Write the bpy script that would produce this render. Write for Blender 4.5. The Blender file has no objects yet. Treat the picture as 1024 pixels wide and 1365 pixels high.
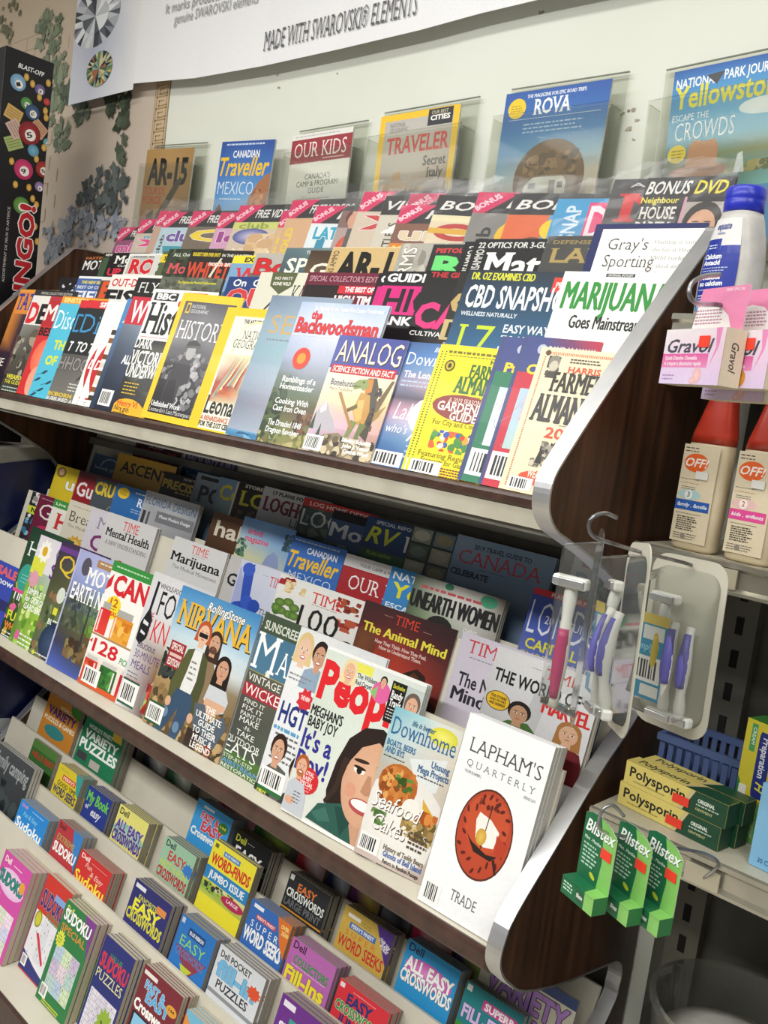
import bpy, math, random
import numpy as np
from mathutils import Vector, Matrix

# ------------------------------------------------------------------ scene, camera, light
SC = bpy.context.scene
COL = SC.collection
CAM = np.array([0.57755828, -1.01824970, 1.29356056])
YAW, PITCH, ROLL, FPX = 0.7402990026, 0.1156667757, 0.1341894858, 1225.2504
def cam_axes():
    cy, sy, cp, sp, cr, sr = (math.cos(YAW), math.sin(YAW), math.cos(PITCH), math.sin(PITCH), math.cos(ROLL), math.sin(ROLL))
    F = np.array([-sy*cp, cy*cp, -sp]); A = np.array([cy, sy, 0.0]); U = np.cross(A, F)
    return cr*A + sr*U, -sr*A + cr*U, F
CR, CU, CF = cam_axes()
cd = bpy.data.cameras.new('camera'); cam = bpy.data.objects.new('camera', cd); COL.objects.link(cam)
cd.sensor_fit = 'VERTICAL'; cd.sensor_height = 36.0; cd.lens = FPX/1365*36.0; cd.clip_start = 0.02
cam.matrix_world = Matrix(((CR[0], CU[0], -CF[0], CAM[0]), (CR[1], CU[1], -CF[1], CAM[1]), (CR[2], CU[2], -CF[2], CAM[2]), (0, 0, 0, 1)))
SC.camera = cam
vs = SC.view_settings
vs.view_transform = 'Standard'; vs.look = 'None'; vs.gamma = 1.0; vs.use_curve_mapping = False
vs.exposure = 0.28
W = bpy.data.worlds.new('store_ambient'); SC.world = W; W.use_nodes = True
W.node_tree.nodes['Background'].inputs[0].default_value = (0.96, 0.98, 1.0, 1)
W.node_tree.nodes['Background'].inputs[1].default_value = 0.16
def area(name, loc, sx, sy, power, col=(1, .995, .965), rot=(0, 0, 0)):
    l = bpy.data.lights.new(name, 'AREA'); l.shape = 'RECTANGLE'; l.size = sx; l.size_y = sy; l.energy = power; l.color = col
    o = bpy.data.objects.new(name, l); o.location = loc; o.rotation_euler = rot; COL.objects.link(o); return o
area('ceiling_tube_light', (-0.6, -2.25, 2.66), 3.2, 0.35, 88)
area('ceiling_tube_light', (-3.2, -2.25, 2.66), 1.6, 0.35, 36)
area('ceiling_tube_light', (1.7, -1.3, 2.66), 1.4, 0.30, 22)
area('ceiling_tube_light', (-0.4, -0.55, 2.66), 2.6, 0.20, 15)

# ------------------------------------------------------------------ geometry helpers
def P(px, py, axis, val):                       # a point of the photograph on the world plane axis = val
    d = CF + (px-512.0)/FPX*CR - (py-682.5)/FPX*CU
    t = (val-CAM[axis])/d[axis]
    return CAM + t*d
def PP(px, py, p0, n):                          # ... on the plane through p0 with normal n
    d = CF + (px-512.0)/FPX*CR - (py-682.5)/FPX*CU
    t = np.dot(np.asarray(p0)-CAM, n)/np.dot(d, n)
    return CAM + t*d
def lin(h, a=1.0):
    if isinstance(h, tuple): return h
    r = []
    for i in (0, 2, 4):
        c = int(h[i:i+2], 16)/255.0
        r.append(c/12.92 if c <= 0.04045 else ((c+0.055)/1.055)**2.4)
    return (r[0], r[1], r[2], a)
def empty(name, loc=(0, 0, 0), rz=0.0, mw=None, label=None, cat=None, group=None, kind=None):
    o = bpy.data.objects.new(name, None); COL.objects.link(o); o.empty_display_size = 0.02
    if mw is not None: o.matrix_world = mw
    else: o.location = loc; o.rotation_euler = (0, 0, rz)
    return tag(o, label, cat, group, kind)
def tag(o, label=None, cat=None, group=None, kind=None):
    if label: o['label'] = label
    if cat: o['category'] = cat
    if group: o['group'] = group
    if kind: o['kind'] = kind
    return o
def obj(name, verts, faces, mat, parent=None, loc=None, smooth=False, cols=None, bevel=0.0, rot=None):
    me = bpy.data.meshes.new(name); me.from_pydata([tuple(v) for v in verts], [], [tuple(f) for f in faces]); me.update()
    for m in (mat if isinstance(mat, (list, tuple)) else [mat]): me.materials.append(m)
    if cols is not None:
        a = me.color_attributes.new('Col', 'FLOAT_COLOR', 'POINT')
        a.data.foreach_set('color', np.asarray(cols, dtype=np.float32).ravel())
    if smooth: me.polygons.foreach_set('use_smooth', [True]*len(me.polygons))
    o = bpy.data.objects.new(name, me); COL.objects.link(o)
    if parent is not None: o.parent = parent
    if loc is not None: o.location = loc
    if rot is not None: o.rotation_euler = rot
    if bevel:
        b = o.modifiers.new('bevel', 'BEVEL'); b.width = bevel; b.segments = 2; b.limit_method = 'ANGLE'; b.angle_limit = 0.6
    return o
class MB:
    def __init__(s): s.v = []; s.f = []
    def box(s, x0, x1, y0, y1, z0, z1):
        n = len(s.v)
        s.v += [(x0, y0, z0), (x1, y0, z0), (x1, y1, z0), (x0, y1, z0), (x0, y0, z1), (x1, y0, z1), (x1, y1, z1), (x0, y1, z1)]
        s.f += [tuple(n+i for i in q) for q in ((0, 3, 2, 1), (4, 5, 6, 7), (0, 1, 5, 4), (1, 2, 6, 5), (2, 3, 7, 6), (3, 0, 4, 7))]; return s
    def prism_x(s, prof, x0, x1):                # closed (y,z) profile pulled along x
        n = len(s.v); k = len(prof)
        s.v += [(x0, y, z) for y, z in prof] + [(x1, y, z) for y, z in prof]
        for i in range(k):
            j = (i+1) % k; s.f.append((n+i, n+j, n+k+j, n+k+i))
        s.f += [tuple(n+i for i in range(k))[::-1], tuple(n+k+i for i in range(k))]; return s
    def prism_z(s, prof, z0, z1):
        n = len(s.v); k = len(prof)
        s.v += [(x, y, z0) for x, y in prof] + [(x, y, z1) for x, y in prof]
        for i in range(k):
            j = (i+1) % k; s.f.append((n+i, n+j, n+k+j, n+k+i))
        s.f += [tuple(n+i for i in range(k))[::-1], tuple(n+k+i for i in range(k))]; return s
    def prism_y(s, prof, y0, y1):
        n = len(s.v); k = len(prof)
        s.v += [(x, y0, z) for x, z in prof] + [(x, y1, z) for x, z in prof]
        for i in range(k):
            j = (i+1) % k; s.f.append((n+i, n+j, n+k+j, n+k+i))
        s.f += [tuple(n+i for i in range(k))[::-1], tuple(n+k+i for i in range(k))]; return s
    def loft(s, rings, cap=True):                # rings of equal length, joined
        n = len(s.v); k = len(rings[0])
        for r in rings: s.v += [tuple(p) for p in r]
        for a in range(len(rings)-1):
            for i in range(k):
                j = (i+1) % k; s.f.append((n+a*k+i, n+a*k+j, n+(a+1)*k+j, n+(a+1)*k+i))
        if cap: s.f += [tuple(n+i for i in range(k))[::-1], tuple(n+(len(rings)-1)*k+i for i in range(k))]
        return s
    def tube(s, pts, r, seg=8):
        pts = [np.array(p, float) for p in pts]; rr = r if isinstance(r, (list, tuple)) else [r]*len(pts)
        rings = []; up = np.array([0.13, 0.21, 0.97])
        for i, p in enumerate(pts):
            t = pts[min(i+1, len(pts)-1)]-pts[max(i-1, 0)]; t = t/np.linalg.norm(t)
            a = np.cross(t, up)
            if np.linalg.norm(a) < 1e-3: a = np.cross(t, np.array([1.0, 0, 0]))
            a /= np.linalg.norm(a); b = np.cross(t, a)
            rings.append([p+rr[i]*(math.cos(2*math.pi*k/seg)*a+math.sin(2*math.pi*k/seg)*b) for k in range(seg)])
        return s.loft(rings)
    def build(s, name, mat, parent=None, **kw): return obj(name, s.v, s.f, mat, parent, **kw)
def smooth_curve(pts, n=8):                      # Catmull-Rom through the points
    pts = [np.array(p, float) for p in pts]; q = [2*pts[0]-pts[1]]+pts+[2*pts[-1]-pts[-2]]; out = []
    for i in range(1, len(q)-2):
        for k in range(n):
            t = k/n
            out.append(0.5*((2*q[i])+(-q[i-1]+q[i+1])*t+(2*q[i-1]-5*q[i]+4*q[i+1]-q[i+2])*t*t+(-q[i-1]+3*q[i]-3*q[i+1]+q[i+2])*t**3))
    return out+[pts[-1]]
def rrect(x0, x1, y0, y1, r, n=5):
    out = []
    for cx, cy, a in ((x1-r, y1-r, 0), (x0+r, y1-r, 90), (x0+r, y0+r, 180), (x1-r, y0+r, 270)):
        for k in range(n+1):
            t = math.radians(a+90*k/n); out.append((cx+r*math.cos(t), cy+r*math.sin(t)))
    return out

# ------------------------------------------------------------------ materials (all node based)
def base_mat(name, rough=0.5, metal=0.0, col='808080', spec=0.5, coat=0.0, trans=0.0, alpha=1.0):
    m = bpy.data.materials.new(name); m.use_nodes = True; b = m.node_tree.nodes['Principled BSDF']
    b.inputs['Base Color'].default_value = lin(col); b.inputs['Roughness'].default_value = rough; b.inputs['Metallic'].default_value = metal
    b.inputs['Specular IOR Level'].default_value = spec; b.inputs['Coat Weight'].default_value = coat
    b.inputs['Transmission Weight'].default_value = trans; b.inputs['Alpha'].default_value = alpha
    return m, m.node_tree, b
def noise_col(nt, b, c1, c2, scale=8.0, stretch=(1, 1, 1), detail=4.0, lo=0.35, hi=0.65):
    tc = nt.nodes.new('ShaderNodeTexCoord'); mp = nt.nodes.new('ShaderNodeMapping'); n = nt.nodes.new('ShaderNodeTexNoise'); r = nt.nodes.new('ShaderNodeValToRGB')
    mp.inputs['Scale'].default_value = stretch; n.inputs['Scale'].default_value = scale; n.inputs['Detail'].default_value = detail
    r.color_ramp.elements[0].position = lo; r.color_ramp.elements[0].color = lin(c1); r.color_ramp.elements[1].position = hi; r.color_ramp.elements[1].color = lin(c2)
    nt.links.new(tc.outputs['Object'], mp.inputs['Vector']); nt.links.new(mp.outputs['Vector'], n.inputs['Vector'])
    nt.links.new(n.outputs['Fac'], r.inputs['Fac']); nt.links.new(r.outputs['Color'], b.inputs['Base Color'])
    return n
def plain(name, c1, c2=None, rough=0.5, metal=0.0, scale=20.0, **kw):
    m, nt, b = base_mat(name, rough, metal, c1, **kw); noise_col(nt, b, c1, c2 or c1, scale); return m
def print_mat(name, rough, coat):
    m, nt, b = base_mat(name, rough, 0, spec=0.32, coat=coat)
    a = nt.nodes.new('ShaderNodeAttribute'); a.attribute_name = 'Col'
    tc = nt.nodes.new('ShaderNodeTexCoord'); n = nt.nodes.new('ShaderNodeTexNoise'); n.inputs['Scale'].default_value = 180.0
    mr = nt.nodes.new('ShaderNodeMapRange'); mr.inputs['To Min'].default_value = 0.93; mr.inputs['To Max'].default_value = 1.05
    mx = nt.nodes.new('ShaderNodeMix'); mx.data_type = 'RGBA'; mx.blend_type = 'MULTIPLY'; mx.inputs['Factor'].default_value = 1.0
    nt.links.new(tc.outputs['Object'], n.inputs['Vector']); nt.links.new(n.outputs['Fac'], mr.inputs['Value'])
    nt.links.new(a.outputs['Color'], mx.inputs['A']); nt.links.new(mr.outputs['Result'], mx.inputs['B'])
    nt.links.new(mx.outputs['Result'], b.inputs['Base Color'])
    n2 = nt.nodes.new('ShaderNodeTexNoise'); n2.inputs['Scale'].default_value = 9.0
    bp = nt.nodes.new('ShaderNodeBump'); bp.inputs['Strength'].default_value = 0.12; bp.inputs['Distance'].default_value = 0.01
    nt.links.new(tc.outputs['Object'], n2.inputs['Vector']); nt.links.new(n2.outputs['Fac'], bp.inputs['Height']); nt.links.new(bp.outputs['Normal'], b.inputs['Normal'])
    return m
GLOSSY = print_mat('coated_paper_print', 0.36, 0.03)
MATTE = print_mat('card_print', 0.5, 0.0)
def page_mat(name, c1, c2):
    m, nt, b = base_mat(name, 0.8, 0, c1, spec=0.2)
    tc = nt.nodes.new('ShaderNodeTexCoord'); w = nt.nodes.new('ShaderNodeTexWave'); w.bands_direction = 'Y'; w.inputs['Scale'].default_value = 420.0; w.inputs['Distortion'].default_value = 1.5
    r = nt.nodes.new('ShaderNodeValToRGB'); r.color_ramp.elements[0].color = lin(c2); r.color_ramp.elements[1].color = lin(c1)
    nt.links.new(tc.outputs['Object'], w.inputs['Vector']); nt.links.new(w.outputs['Fac'], r.inputs['Fac']); nt.links.new(r.outputs['Color'], b.inputs['Base Color']); return m
PAGES = page_mat('white_page_edges', 'dedbd4', 'b9b6b0')
NEWSPRINT = page_mat('newsprint_page_edges', 'b3aca0', '8f897f')
CREAMPAGES = page_mat('cream_page_edges', 'cfc6b2', 'aaa08c')
def wood_mat():
    m, nt, b = base_mat('dark_wood_laminate', 0.42, 0, '4a3022', spec=0.3)
    n = noise_col(nt, b, '2c1c13', '5a3b28', 6.0, (9, 9, 0.55), 6.0, 0.3, 0.72); return m
WOOD = wood_mat()
CREAM = plain('cream_laminate', 'd8d2c2', 'cbc5b4', 0.55, scale=6)
PALE = plain('white_laminate_edge', 'bdb8a8', 'b1ab9a', 0.5)
BUMPER = plain('brown_vinyl_bumper', '4d352c', '3d2a23', 0.3, scale=40)
GREYBOARD = plain('grey_hardboard', '6d6a62', '625f58', 0.7)
def metal_mat(name, col, rough):
    m, nt, b = base_mat(name, rough, 1.0, col); noise_col(nt, b, col, 'c9c9cc', 30.0, (1, 1, 0.1)); return m
ALU = metal_mat('satin_aluminium', 'd2d2d2', 0.42)
STEEL = metal_mat('galvanised_wire', '77767a', 0.4)
SHELFWHITE = plain('painted_shelf_steel', 'c2bda9', 'b6b09c', 0.4)
DARKSTEEL = plain('grey_painted_steel', '4b4a42', '403f38', 0.5)
BLACKHOLE = plain('dark_slot', '0b0b0b', '101010', 0.9)
def clear_mat(name, tint, f0, rough, body=0.0, bodycol='ffffff'):      # thin clear plastic: transparent film with a fresnel sheen
    m = bpy.data.materials.new(name); m.use_nodes = True; nt = m.node_tree; nt.nodes.clear()
    out = nt.nodes.new('ShaderNodeOutputMaterial'); tr = nt.nodes.new('ShaderNodeBsdfTransparent'); gl = nt.nodes.new('ShaderNodeBsdfGlossy'); mx = nt.nodes.new('ShaderNodeMixShader')
    lw = nt.nodes.new('ShaderNodeLayerWeight'); lw.inputs['Blend'].default_value = f0
    tr.inputs['Color'].default_value = lin(tint); gl.inputs['Roughness'].default_value = rough
    nt.links.new(lw.outputs['Fresnel'], mx.inputs['Fac']); nt.links.new(tr.outputs[0], mx.inputs[1]); nt.links.new(gl.outputs[0], mx.inputs[2])
    last = mx
    if body:
        df = nt.nodes.new('ShaderNodeBsdfDiffuse'); df.inputs['Color'].default_value = lin(bodycol); m2 = nt.nodes.new('ShaderNodeMixShader'); m2.inputs['Fac'].default_value = body
        nt.links.new(mx.outputs[0], m2.inputs[1]); nt.links.new(df.outputs[0], m2.inputs[2]); last = m2
    nt.links.new(last.outputs[0], out.inputs['Surface']); return m
ACRYLIC = clear_mat('clear_acrylic', 'f4f5f2', 0.07, 0.05, 0.03, 'e2e2d8')
BAG = clear_mat('polythene_bag', 'f8f8f8', 0.20, 0.14, 0.05)
BLISTER = clear_mat('clear_blister_plastic', 'f6f7f6', 0.10, 0.06, 0.05, 'e8e8e0')
MILKY = clear_mat('cloudy_blister_plastic', 'eae8dc', 0.1, 0.2, 0.78, 'd6d2c2')
EDGE = clear_mat('acrylic_cut_edge', 'c9cdc2', 0.3, 0.2, 0.5, 'aeb2a6')
BASKETBLUE = clear_mat('translucent_blue_plastic', '9fb0d8', 0.3, 0.15, 0.6, '6b7fb0')

# ------------------------------------------------------------------ lettering
_T = {}
def _raw(s, off):
    k = (s, off)
    if k in _T: return _T[k]
    cu = bpy.data.curves.new('lettering', 'FONT'); cu.body = s; cu.size = 1.0; cu.resolution_u = 2; cu.offset = off
    o = bpy.data.objects.new('lettering', cu); COL.objects.link(o); dg = bpy.context.evaluated_depsgraph_get(); ev = o.evaluated_get(dg); me = ev.to_mesh()
    me.calc_loop_triangles()
    v = np.array([(p.co.x, p.co.y) for p in me.vertices], float).reshape(-1, 2); t = [tuple(q.vertices) for q in me.loop_triangles]
    ev.to_mesh_clear(); bpy.data.objects.remove(o); bpy.data.curves.remove(cu)
    _T[k] = (v, t); return _T[k]
_cap = None
def text2d(s, style):
    global _cap
    if _cap is None: _cap = _raw('H', 0.0)[0][:, 1].max()
    off = {'n': 0.0, 'l': -0.012, 'b': 0.022, 'B': 0.042, 's': -0.006, 'S': 0.022, 'i': 0.02, 'c': -0.004}[style]
    if 'M' in s and off > 0: off = 0.0
    v, t = _raw(s, off); v = v/_cap; t = list(t)
    if style in 'sS' and len(t):
        cnt = {}
        for a in t:
            for i in range(3):
                e = tuple(sorted((a[i], a[(i+1) % 3]))); cnt[e] = cnt.get(e, 0)+1
        extra = []; o2 = off/_cap
        for (a, b), c in cnt.items():
            if c != 1: continue
            (x0, y0), (x1, y1) = v[a], v[b]
            if abs(y0-y1) > 0.02 or abs(x0-x1) > 0.3: continue
            lo, hi = min(x0, x1), max(x0, x1)
            if abs(y0+o2) < 0.03: extra.append((lo-0.085, -o2, hi+0.085, -o2+0.07))
            elif abs(y0-1-o2) < 0.03: extra.append((lo-0.085, 1+o2-0.07, hi+0.085, 1+o2))
            elif abs(y0-0.76) < 0.05: extra.append((lo-0.085, y0-0.06, hi+0.03, y0))
        vv = [tuple(p) for p in v]; v = v
        if extra: t.append(None)
        for x0, y0, x1, y1 in extra:
            n = len(vv); vv += [(x0, y0), (x1, y0), (x1, y1), (x0, y1)]; t += [(n, n+1, n+2), (n, n+2, n+3)]
        v = np.array(vv)
    if style in 'ic':
        v = v.copy(); v[:, 0] += v[:, 1]*0.25
    return v, t

# ------------------------------------------------------------------ printed faces: u across, d down from the top edge, both in widths
class Art:
    def __init__(s, H, seed=1): s.H = H; s.v = []; s.f = []; s.c = []; s.k = 0; s.hold = False; s.rng = random.Random(seed)
    def _add(s, pts, faces, cols):
        n = len(s.v); s.k += 0 if s.hold else 1; y = s.k
        s.v += [(min(max(u, 0.0), 1.0), min(max(d, 0.0), s.H), y) for u, d in pts]
        s.f += [tuple(n+i for i in q) for q in faces]
        s.c += cols if isinstance(cols, list) else [lin(cols)]*len(pts)
    def D(s, d): return s.H+d if d < 0 else d
    def R(s, u0, d0, u1, d1, c, c2=None):
        d0, d1 = s.D(d0), s.D(d1); a, b = lin(c), lin(c2 or c)
        s._add([(u0, d0), (u1, d0), (u1, d1), (u0, d1)], [(0, 1, 2, 3)], [a, a, b, b])
    def RS(s, u0, d0, u1, d1, c, n=10):         # rectangle cut into strips, for wrapped labels
        for i in range(n): s.R(u0+(u1-u0)*i/n, d0, u0+(u1-u0)*(i+1)/n, d1, c); s.hold = True
        s.hold = False
    def X(s, u0, d0, u1, d1, rows):             # colour mosaic, blended between its points
        d0, d1 = s.D(d0), s.D(d1)
        g = [[lin(c if len(c) == 6 else ''.join(k*2 for k in c)) for c in r.split()] for r in rows.split('/')]; nr, nc = len(g), max(len(r) for r in g)
        g = [r+[r[-1]]*(nc-len(r)) for r in g]
        if nr == 1: g = g*2; nr = 2
        if nc == 1: g = [r*2 for r in g]; nc = 2
        pts = [(u0+(u1-u0)*j/(nc-1), d0+(d1-d0)*i/(nr-1)) for i in range(nr) for j in range(nc)]
        s._add(pts, [(i*nc+j, i*nc+j+1, (i+1)*nc+j+1, (i+1)*nc+j) for i in range(nr-1) for j in range(nc-1)], [c for r in g for c in r])
    def E(s, u, d, ru, rd, c, c2=None, n=18, rot=0.0):
        d = s.D(d); a, b = lin(c2 or c), lin(c); cr, sr = math.cos(rot), math.sin(rot)
        pts = [(u, d)]+[(u+ru*math.cos(2*math.pi*i/n)*cr-rd*math.sin(2*math.pi*i/n)*sr, d+ru*math.cos(2*math.pi*i/n)*sr+rd*math.sin(2*math.pi*i/n)*cr) for i in range(n)]
        s._add(pts, [(0, 1+i, 1+(i+1) % n) for i in range(n)], [a]+[b]*n)
    def L(s, c, *pts):                          # polygon
        s._add([(p[0], s.D(p[1])) for p in pts], [tuple(range(len(pts)))], c)
    def star(s, u, d, r, c, n=12):
        d = s.D(d); pts = [(u+(r if i % 2 else r*0.72)*math.cos(math.pi*i/n), d+(r if i % 2 else r*0.72)*math.sin(math.pi*i/n)) for i in range(2*n)]
        s._add([(u, d)]+pts, [(0, 1+i, 1+(i+1) % (2*n)) for i in range(2*n)], c)
    def B(s, u0, d0, u1, d1, n, r, cs, asp=1.0):      # irregular spots: foliage, crowds, food
        d0, d1 = s.D(d0), s.D(d1); g = s.rng; cs = cs.split(); lay = []
        for i in range(n):
            cu, dd, rr, a0 = g.uniform(u0, u1), g.uniform(d0, d1), r*g.uniform(0.5, 1.2), g.uniform(0, 6.3); c = lin(g.choice(cs)); pts = []
            for k in range(7):
                q = rr*g.uniform(0.65, 1.1); t = a0+k*6.283/7
                pts.append((min(max(cu+q*math.cos(t)*asp, u0), u1), min(max(dd+q*math.sin(t), d0), d1)))
            R_ = rr*1.1; z = 0
            while z < len(lay) and any(abs(cu-a) < (R_+b)*asp and abs(dd-e) < R_+b for a, e, b, _p, _c in lay[z]): z += 1
            if z == len(lay): lay.append([])
            lay[z].append((cu, dd, R_, pts, c))
        for L_ in lay: s._add([p for q in L_ for p in q[3]], [tuple(range(7*m, 7*m+7)) for m in range(len(L_))], [q[4] for q in L_ for _ in range(7)])
    def T(s, txt, u, d, h, c, w=None, st='b', al='l', out=None, cx=0.8, rot=0.0, sh=None):      # one line of lettering: baseline d, cap height h
        d = s.D(d); v, t = text2d(txt, st)
        if not len(t): return
        v = v.copy(); v[:, 0] -= v[:, 0].min(); W0 = v[:, 0].max()
        sx = w/W0 if w else h*cx
        x = v[:, 0]*sx; y = v[:, 1]*h
        if al == 'c': x = x-W0*sx/2
        elif al == 'r': x = x-W0*sx
        if rot: x, y = x*math.cos(rot)-y*math.sin(rot), x*math.sin(rot)+y*math.cos(rot)
        for dx, dy, cc in ([(out[1]*a, out[1]*b, out[0]) for a, b in ((1, 0), (-1, 0), (0, 1), (0, -1))] if out else [])+([(sh[1], sh[1], sh[0])] if sh else [])+([(-0.035*h, 0, c), (0.035*h, 0, c), (0, 0.03*h, c)] if 'M' in txt and st in 'bBSi' else [])+[(0, 0, c)]:
            m_ = t.index(None) if None in t else len(t); Q = [(u+a+dx, d-b+dy) for a, b in zip(x, y)]
            s._add(Q, t[:m_], cc)
            if m_ < len(t): s._add(Q, t[m_+1:], cc)
    def N(s, u0, d0, u1, n, dh, c, th=0.35):         # lines too small to read
        d0 = s.D(d0); g = s.rng; pts = []; fs = []
        for i in range(n):
            d = d0+i*dh; u = u0; end = u0+(u1-u0)*g.uniform(0.75, 1.0)
            while u < end:
                l = min(g.uniform(0.5, 1.6)*dh, end-u); m = len(pts); pts += [(u, d), (u+l, d), (u+l, d+dh*th), (u, d+dh*th)]; fs.append((m, m+1, m+2, m+3)); u += l+dh*0.3
        s._add(pts, fs, c)
    def bar(s, u, d, w=0.2, h=0.14):                 # barcode box
        d = s.D(d); s.R(u, d, u+w, d+h, 'f2f0ec'); g = s.rng; pts = []; fs = []; x = u+w*0.1
        while x < u+w*0.78:
            b = w*g.choice((0.03, 0.045, 0.07)); m = len(pts); pts += [(x, d+h*0.14), (x+b, d+h*0.14), (x+b, d+h*0.86), (x, d+h*0.86)]; fs.append((m, m+1, m+2, m+3)); x += b+w*g.choice((0.035, 0.055))
        s._add(pts, fs, '2a2a2a')
    def face(s, u, d, r, skin='d9a887', hair='2e1f18', long=0.0, beard=None, smile=True, shirt=None):
        if shirt: s.L(shirt, (u-r*1.9, d+r*3.4), (u-r*1.6, d+r*1.7), (u-r*0.6, d+r*1.25), (u+r*0.6, d+r*1.25), (u+r*1.6, d+r*1.7), (u+r*1.9, d+r*3.4))
        s.E(u, d-r*0.25, r*1.12, r*1.25, hair)
        if long: s.L(hair, (u-r*1.1, d-r*0.3), (u+r*1.1, d-r*0.3), (u+r*1.25, d+r*long), (u-r*1.25, d+r*long))
        s.L(skin, (u-r*0.35, d+r*0.7), (u+r*0.35, d+r*0.7), (u+r*0.45, d+r*1.6), (u-r*0.45, d+r*1.6))
        s.E(u, d+r*0.12, r*0.84, r*1.12, skin)
        if beard: s.E(u, d+r*0.8, r*0.62, r*0.45, beard)
        for k in (-1, 1):
            s.E(u+k*r*0.34, d-r*0.02, r*0.17, r*0.08, 'f4efe9'); s.E(u+k*r*0.34, d-r*0.02, r*0.08, r*0.09, '2b1c15'); s.E(u+k*r*0.35, d-r*0.24, r*0.22, r*0.045, hair)
        s.L('b98566', (u-r*0.12, d+r*0.38), (u+r*0.12, d+r*0.38), (u+r*0.03, d+r*0.05))
        if smile: s.E(u, d+r*0.68, r*0.36, r*0.17, 'a8433f'); s.E(u, d+r*0.66, r*0.29, r*0.09, 'f7f3ee')
        else: s.E(u, d+r*0.66, r*0.24, r*0.06, '9c5550')
    def mesh(s, name, w, h, yfront, mat, parent, step=0.00005, ds=1.0):
        V = [(u*w, yfront-k*step, h-d*w*ds) for u, d, k in s.v]
        return obj(name, V, s.f, mat, parent, cols=s.c)

# ------------------------------------------------------------------ the shop around the rack
FLOOR = -0.27; WALLY = 0.36
def struct(o): o['kind'] = 'structure'; return o
m_wall = plain('cream_wall_paint', 'e4e6dc', 'dee0d4', 0.6, scale=2.5)
struct(MB().box(-4.2, 2.2, WALLY, WALLY+0.1, FLOOR, 2.85).build('wall_back', m_wall))
m_floor, nt_, b_ = base_mat('vinyl_floor_tiles', 0.35, 0, 'b9b2a4')
ck = nt_.nodes.new('ShaderNodeTexChecker'); ck.inputs['Scale'].default_value = 3.3; ck.inputs['Color1'].default_value = lin('b9b2a4'); ck.inputs['Color2'].default_value = lin('b1aa9b')
tc_ = nt_.nodes.new('ShaderNodeTexCoord'); nt_.links.new(tc_.outputs['Object'], ck.inputs['Vector']); nt_.links.new(ck.outputs['Color'], b_.inputs['Base Color'])
struct(MB().box(-4.2, 2.2, -4.5, WALLY+0.1, FLOOR-0.1, FLOOR).build('floor', m_floor))
struct(MB().box(-4.2, 2.2, -4.5, WALLY+0.1, 2.75, 2.85).build('ceiling', plain('ceiling_tile', 'dedace', 'd2cec2', 0.9, scale=60)))
# painted mural paper on the far part of the wall, with its fretwork border
random.seed(5)
mu = Art(2.9, 7); MUW = 1.5; MX1 = -1.70; MZ1 = 2.75      # u across 1.5 m, top at z 2.75
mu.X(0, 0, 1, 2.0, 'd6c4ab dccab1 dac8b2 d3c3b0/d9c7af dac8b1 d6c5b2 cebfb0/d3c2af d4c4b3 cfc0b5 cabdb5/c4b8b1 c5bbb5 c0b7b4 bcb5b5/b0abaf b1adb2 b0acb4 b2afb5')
for i in range(16):
    d = 0.30+i*0.026
    mu.R(0, d, 0.62-0.02*(i % 3), d+0.0022, 'c0aa90')
    for k in range(9): mu.R(0.02+k*0.075+(0.037 if i % 2 else 0), d, 0.0235+k*0.075+(0.037 if i % 2 else 0), d+0.026, 'c2ac92')
def ivy(u0, d0, u1, d1, n, cs, r=0.018):
    for i in range(n):
        u, d, a, q = mu.rng.uniform(u0, u1), mu.rng.uniform(d0, d1), mu.rng.uniform(0, 6.28), r*mu.rng.uniform(0.6, 1.3)
        pts = [(u+q*k*math.cos(a+t), d+q*k*math.sin(a+t)) for t, k in ((0, 1.5), (0.6, 0.75), (1.3, 1.0), (2.2, 0.6), (3.14, 0.5), (4.1, 0.6), (5.0, 1.0), (5.7, 0.75))]
        mu.L(mu.rng.choice(cs.split()), *pts)
def leaves(pts, n, cs, r):
    for i in range(n):
        px, py, rx, ry = pts[i % len(pts)]; q = P(px+mu.rng.uniform(-rx, rx), py+mu.rng.uniform(-ry, ry), 1, WALLY); u, d = (q[0]-MX1)/MUW+1, (MZ1-q[2])/MUW
        ivy(u, d, u, d, 1, cs, r*mu.rng.uniform(0.6, 1.2))
leaves([(68, 45, 16, 22), (75, 80, 14, 25), (78, 115, 12, 25), (76, 150, 9, 25), (84, 185, 9, 14), (60, 30, 10, 14)], 240, '7d8a72 8b967e 6f7c66 99a38a', 0.011)
leaves([(8, 25, 8, 20), (14, 45, 6, 12), (22, 10, 10, 10)], 30, '8a8b70 7a7d64', 0.008)
leaves([(108, 138, 12, 20), (112, 152, 8, 16), (90, 125, 6, 8)], 40, '5f6b58 6d7864 4f5b4a', 0.013)
leaves([(162, 132, 10, 16), (166, 150, 7, 20), (150, 142, 6, 8)], 40, '47523f 56614e 3a4536', 0.014)
leaves([(165, 180, 6, 22), (164, 205, 5, 14)], 26, '525d4b 606a58', 0.010)
leaves([(140, 250, 22, 22), (160, 235, 10, 14), (120, 262, 14, 14), (150, 275, 20, 14)], 90, '585f5e 69706f 4c5352', 0.012)
leaves([(110, 310, 30, 16), (80, 318, 18, 14), (150, 305, 20, 14), (110, 290, 20, 14), (72, 340, 10, 10)], 190, '8b909b 9b9fa8 7f8490 a9acb4', 0.010)
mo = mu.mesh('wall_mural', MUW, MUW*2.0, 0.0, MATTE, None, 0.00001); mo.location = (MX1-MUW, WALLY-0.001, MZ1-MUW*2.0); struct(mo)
bd = Art(20.0, 3); bd.R(0, 0, 1, 20, 'cbb493'); bd.hold = True; bd.k += 1
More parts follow.
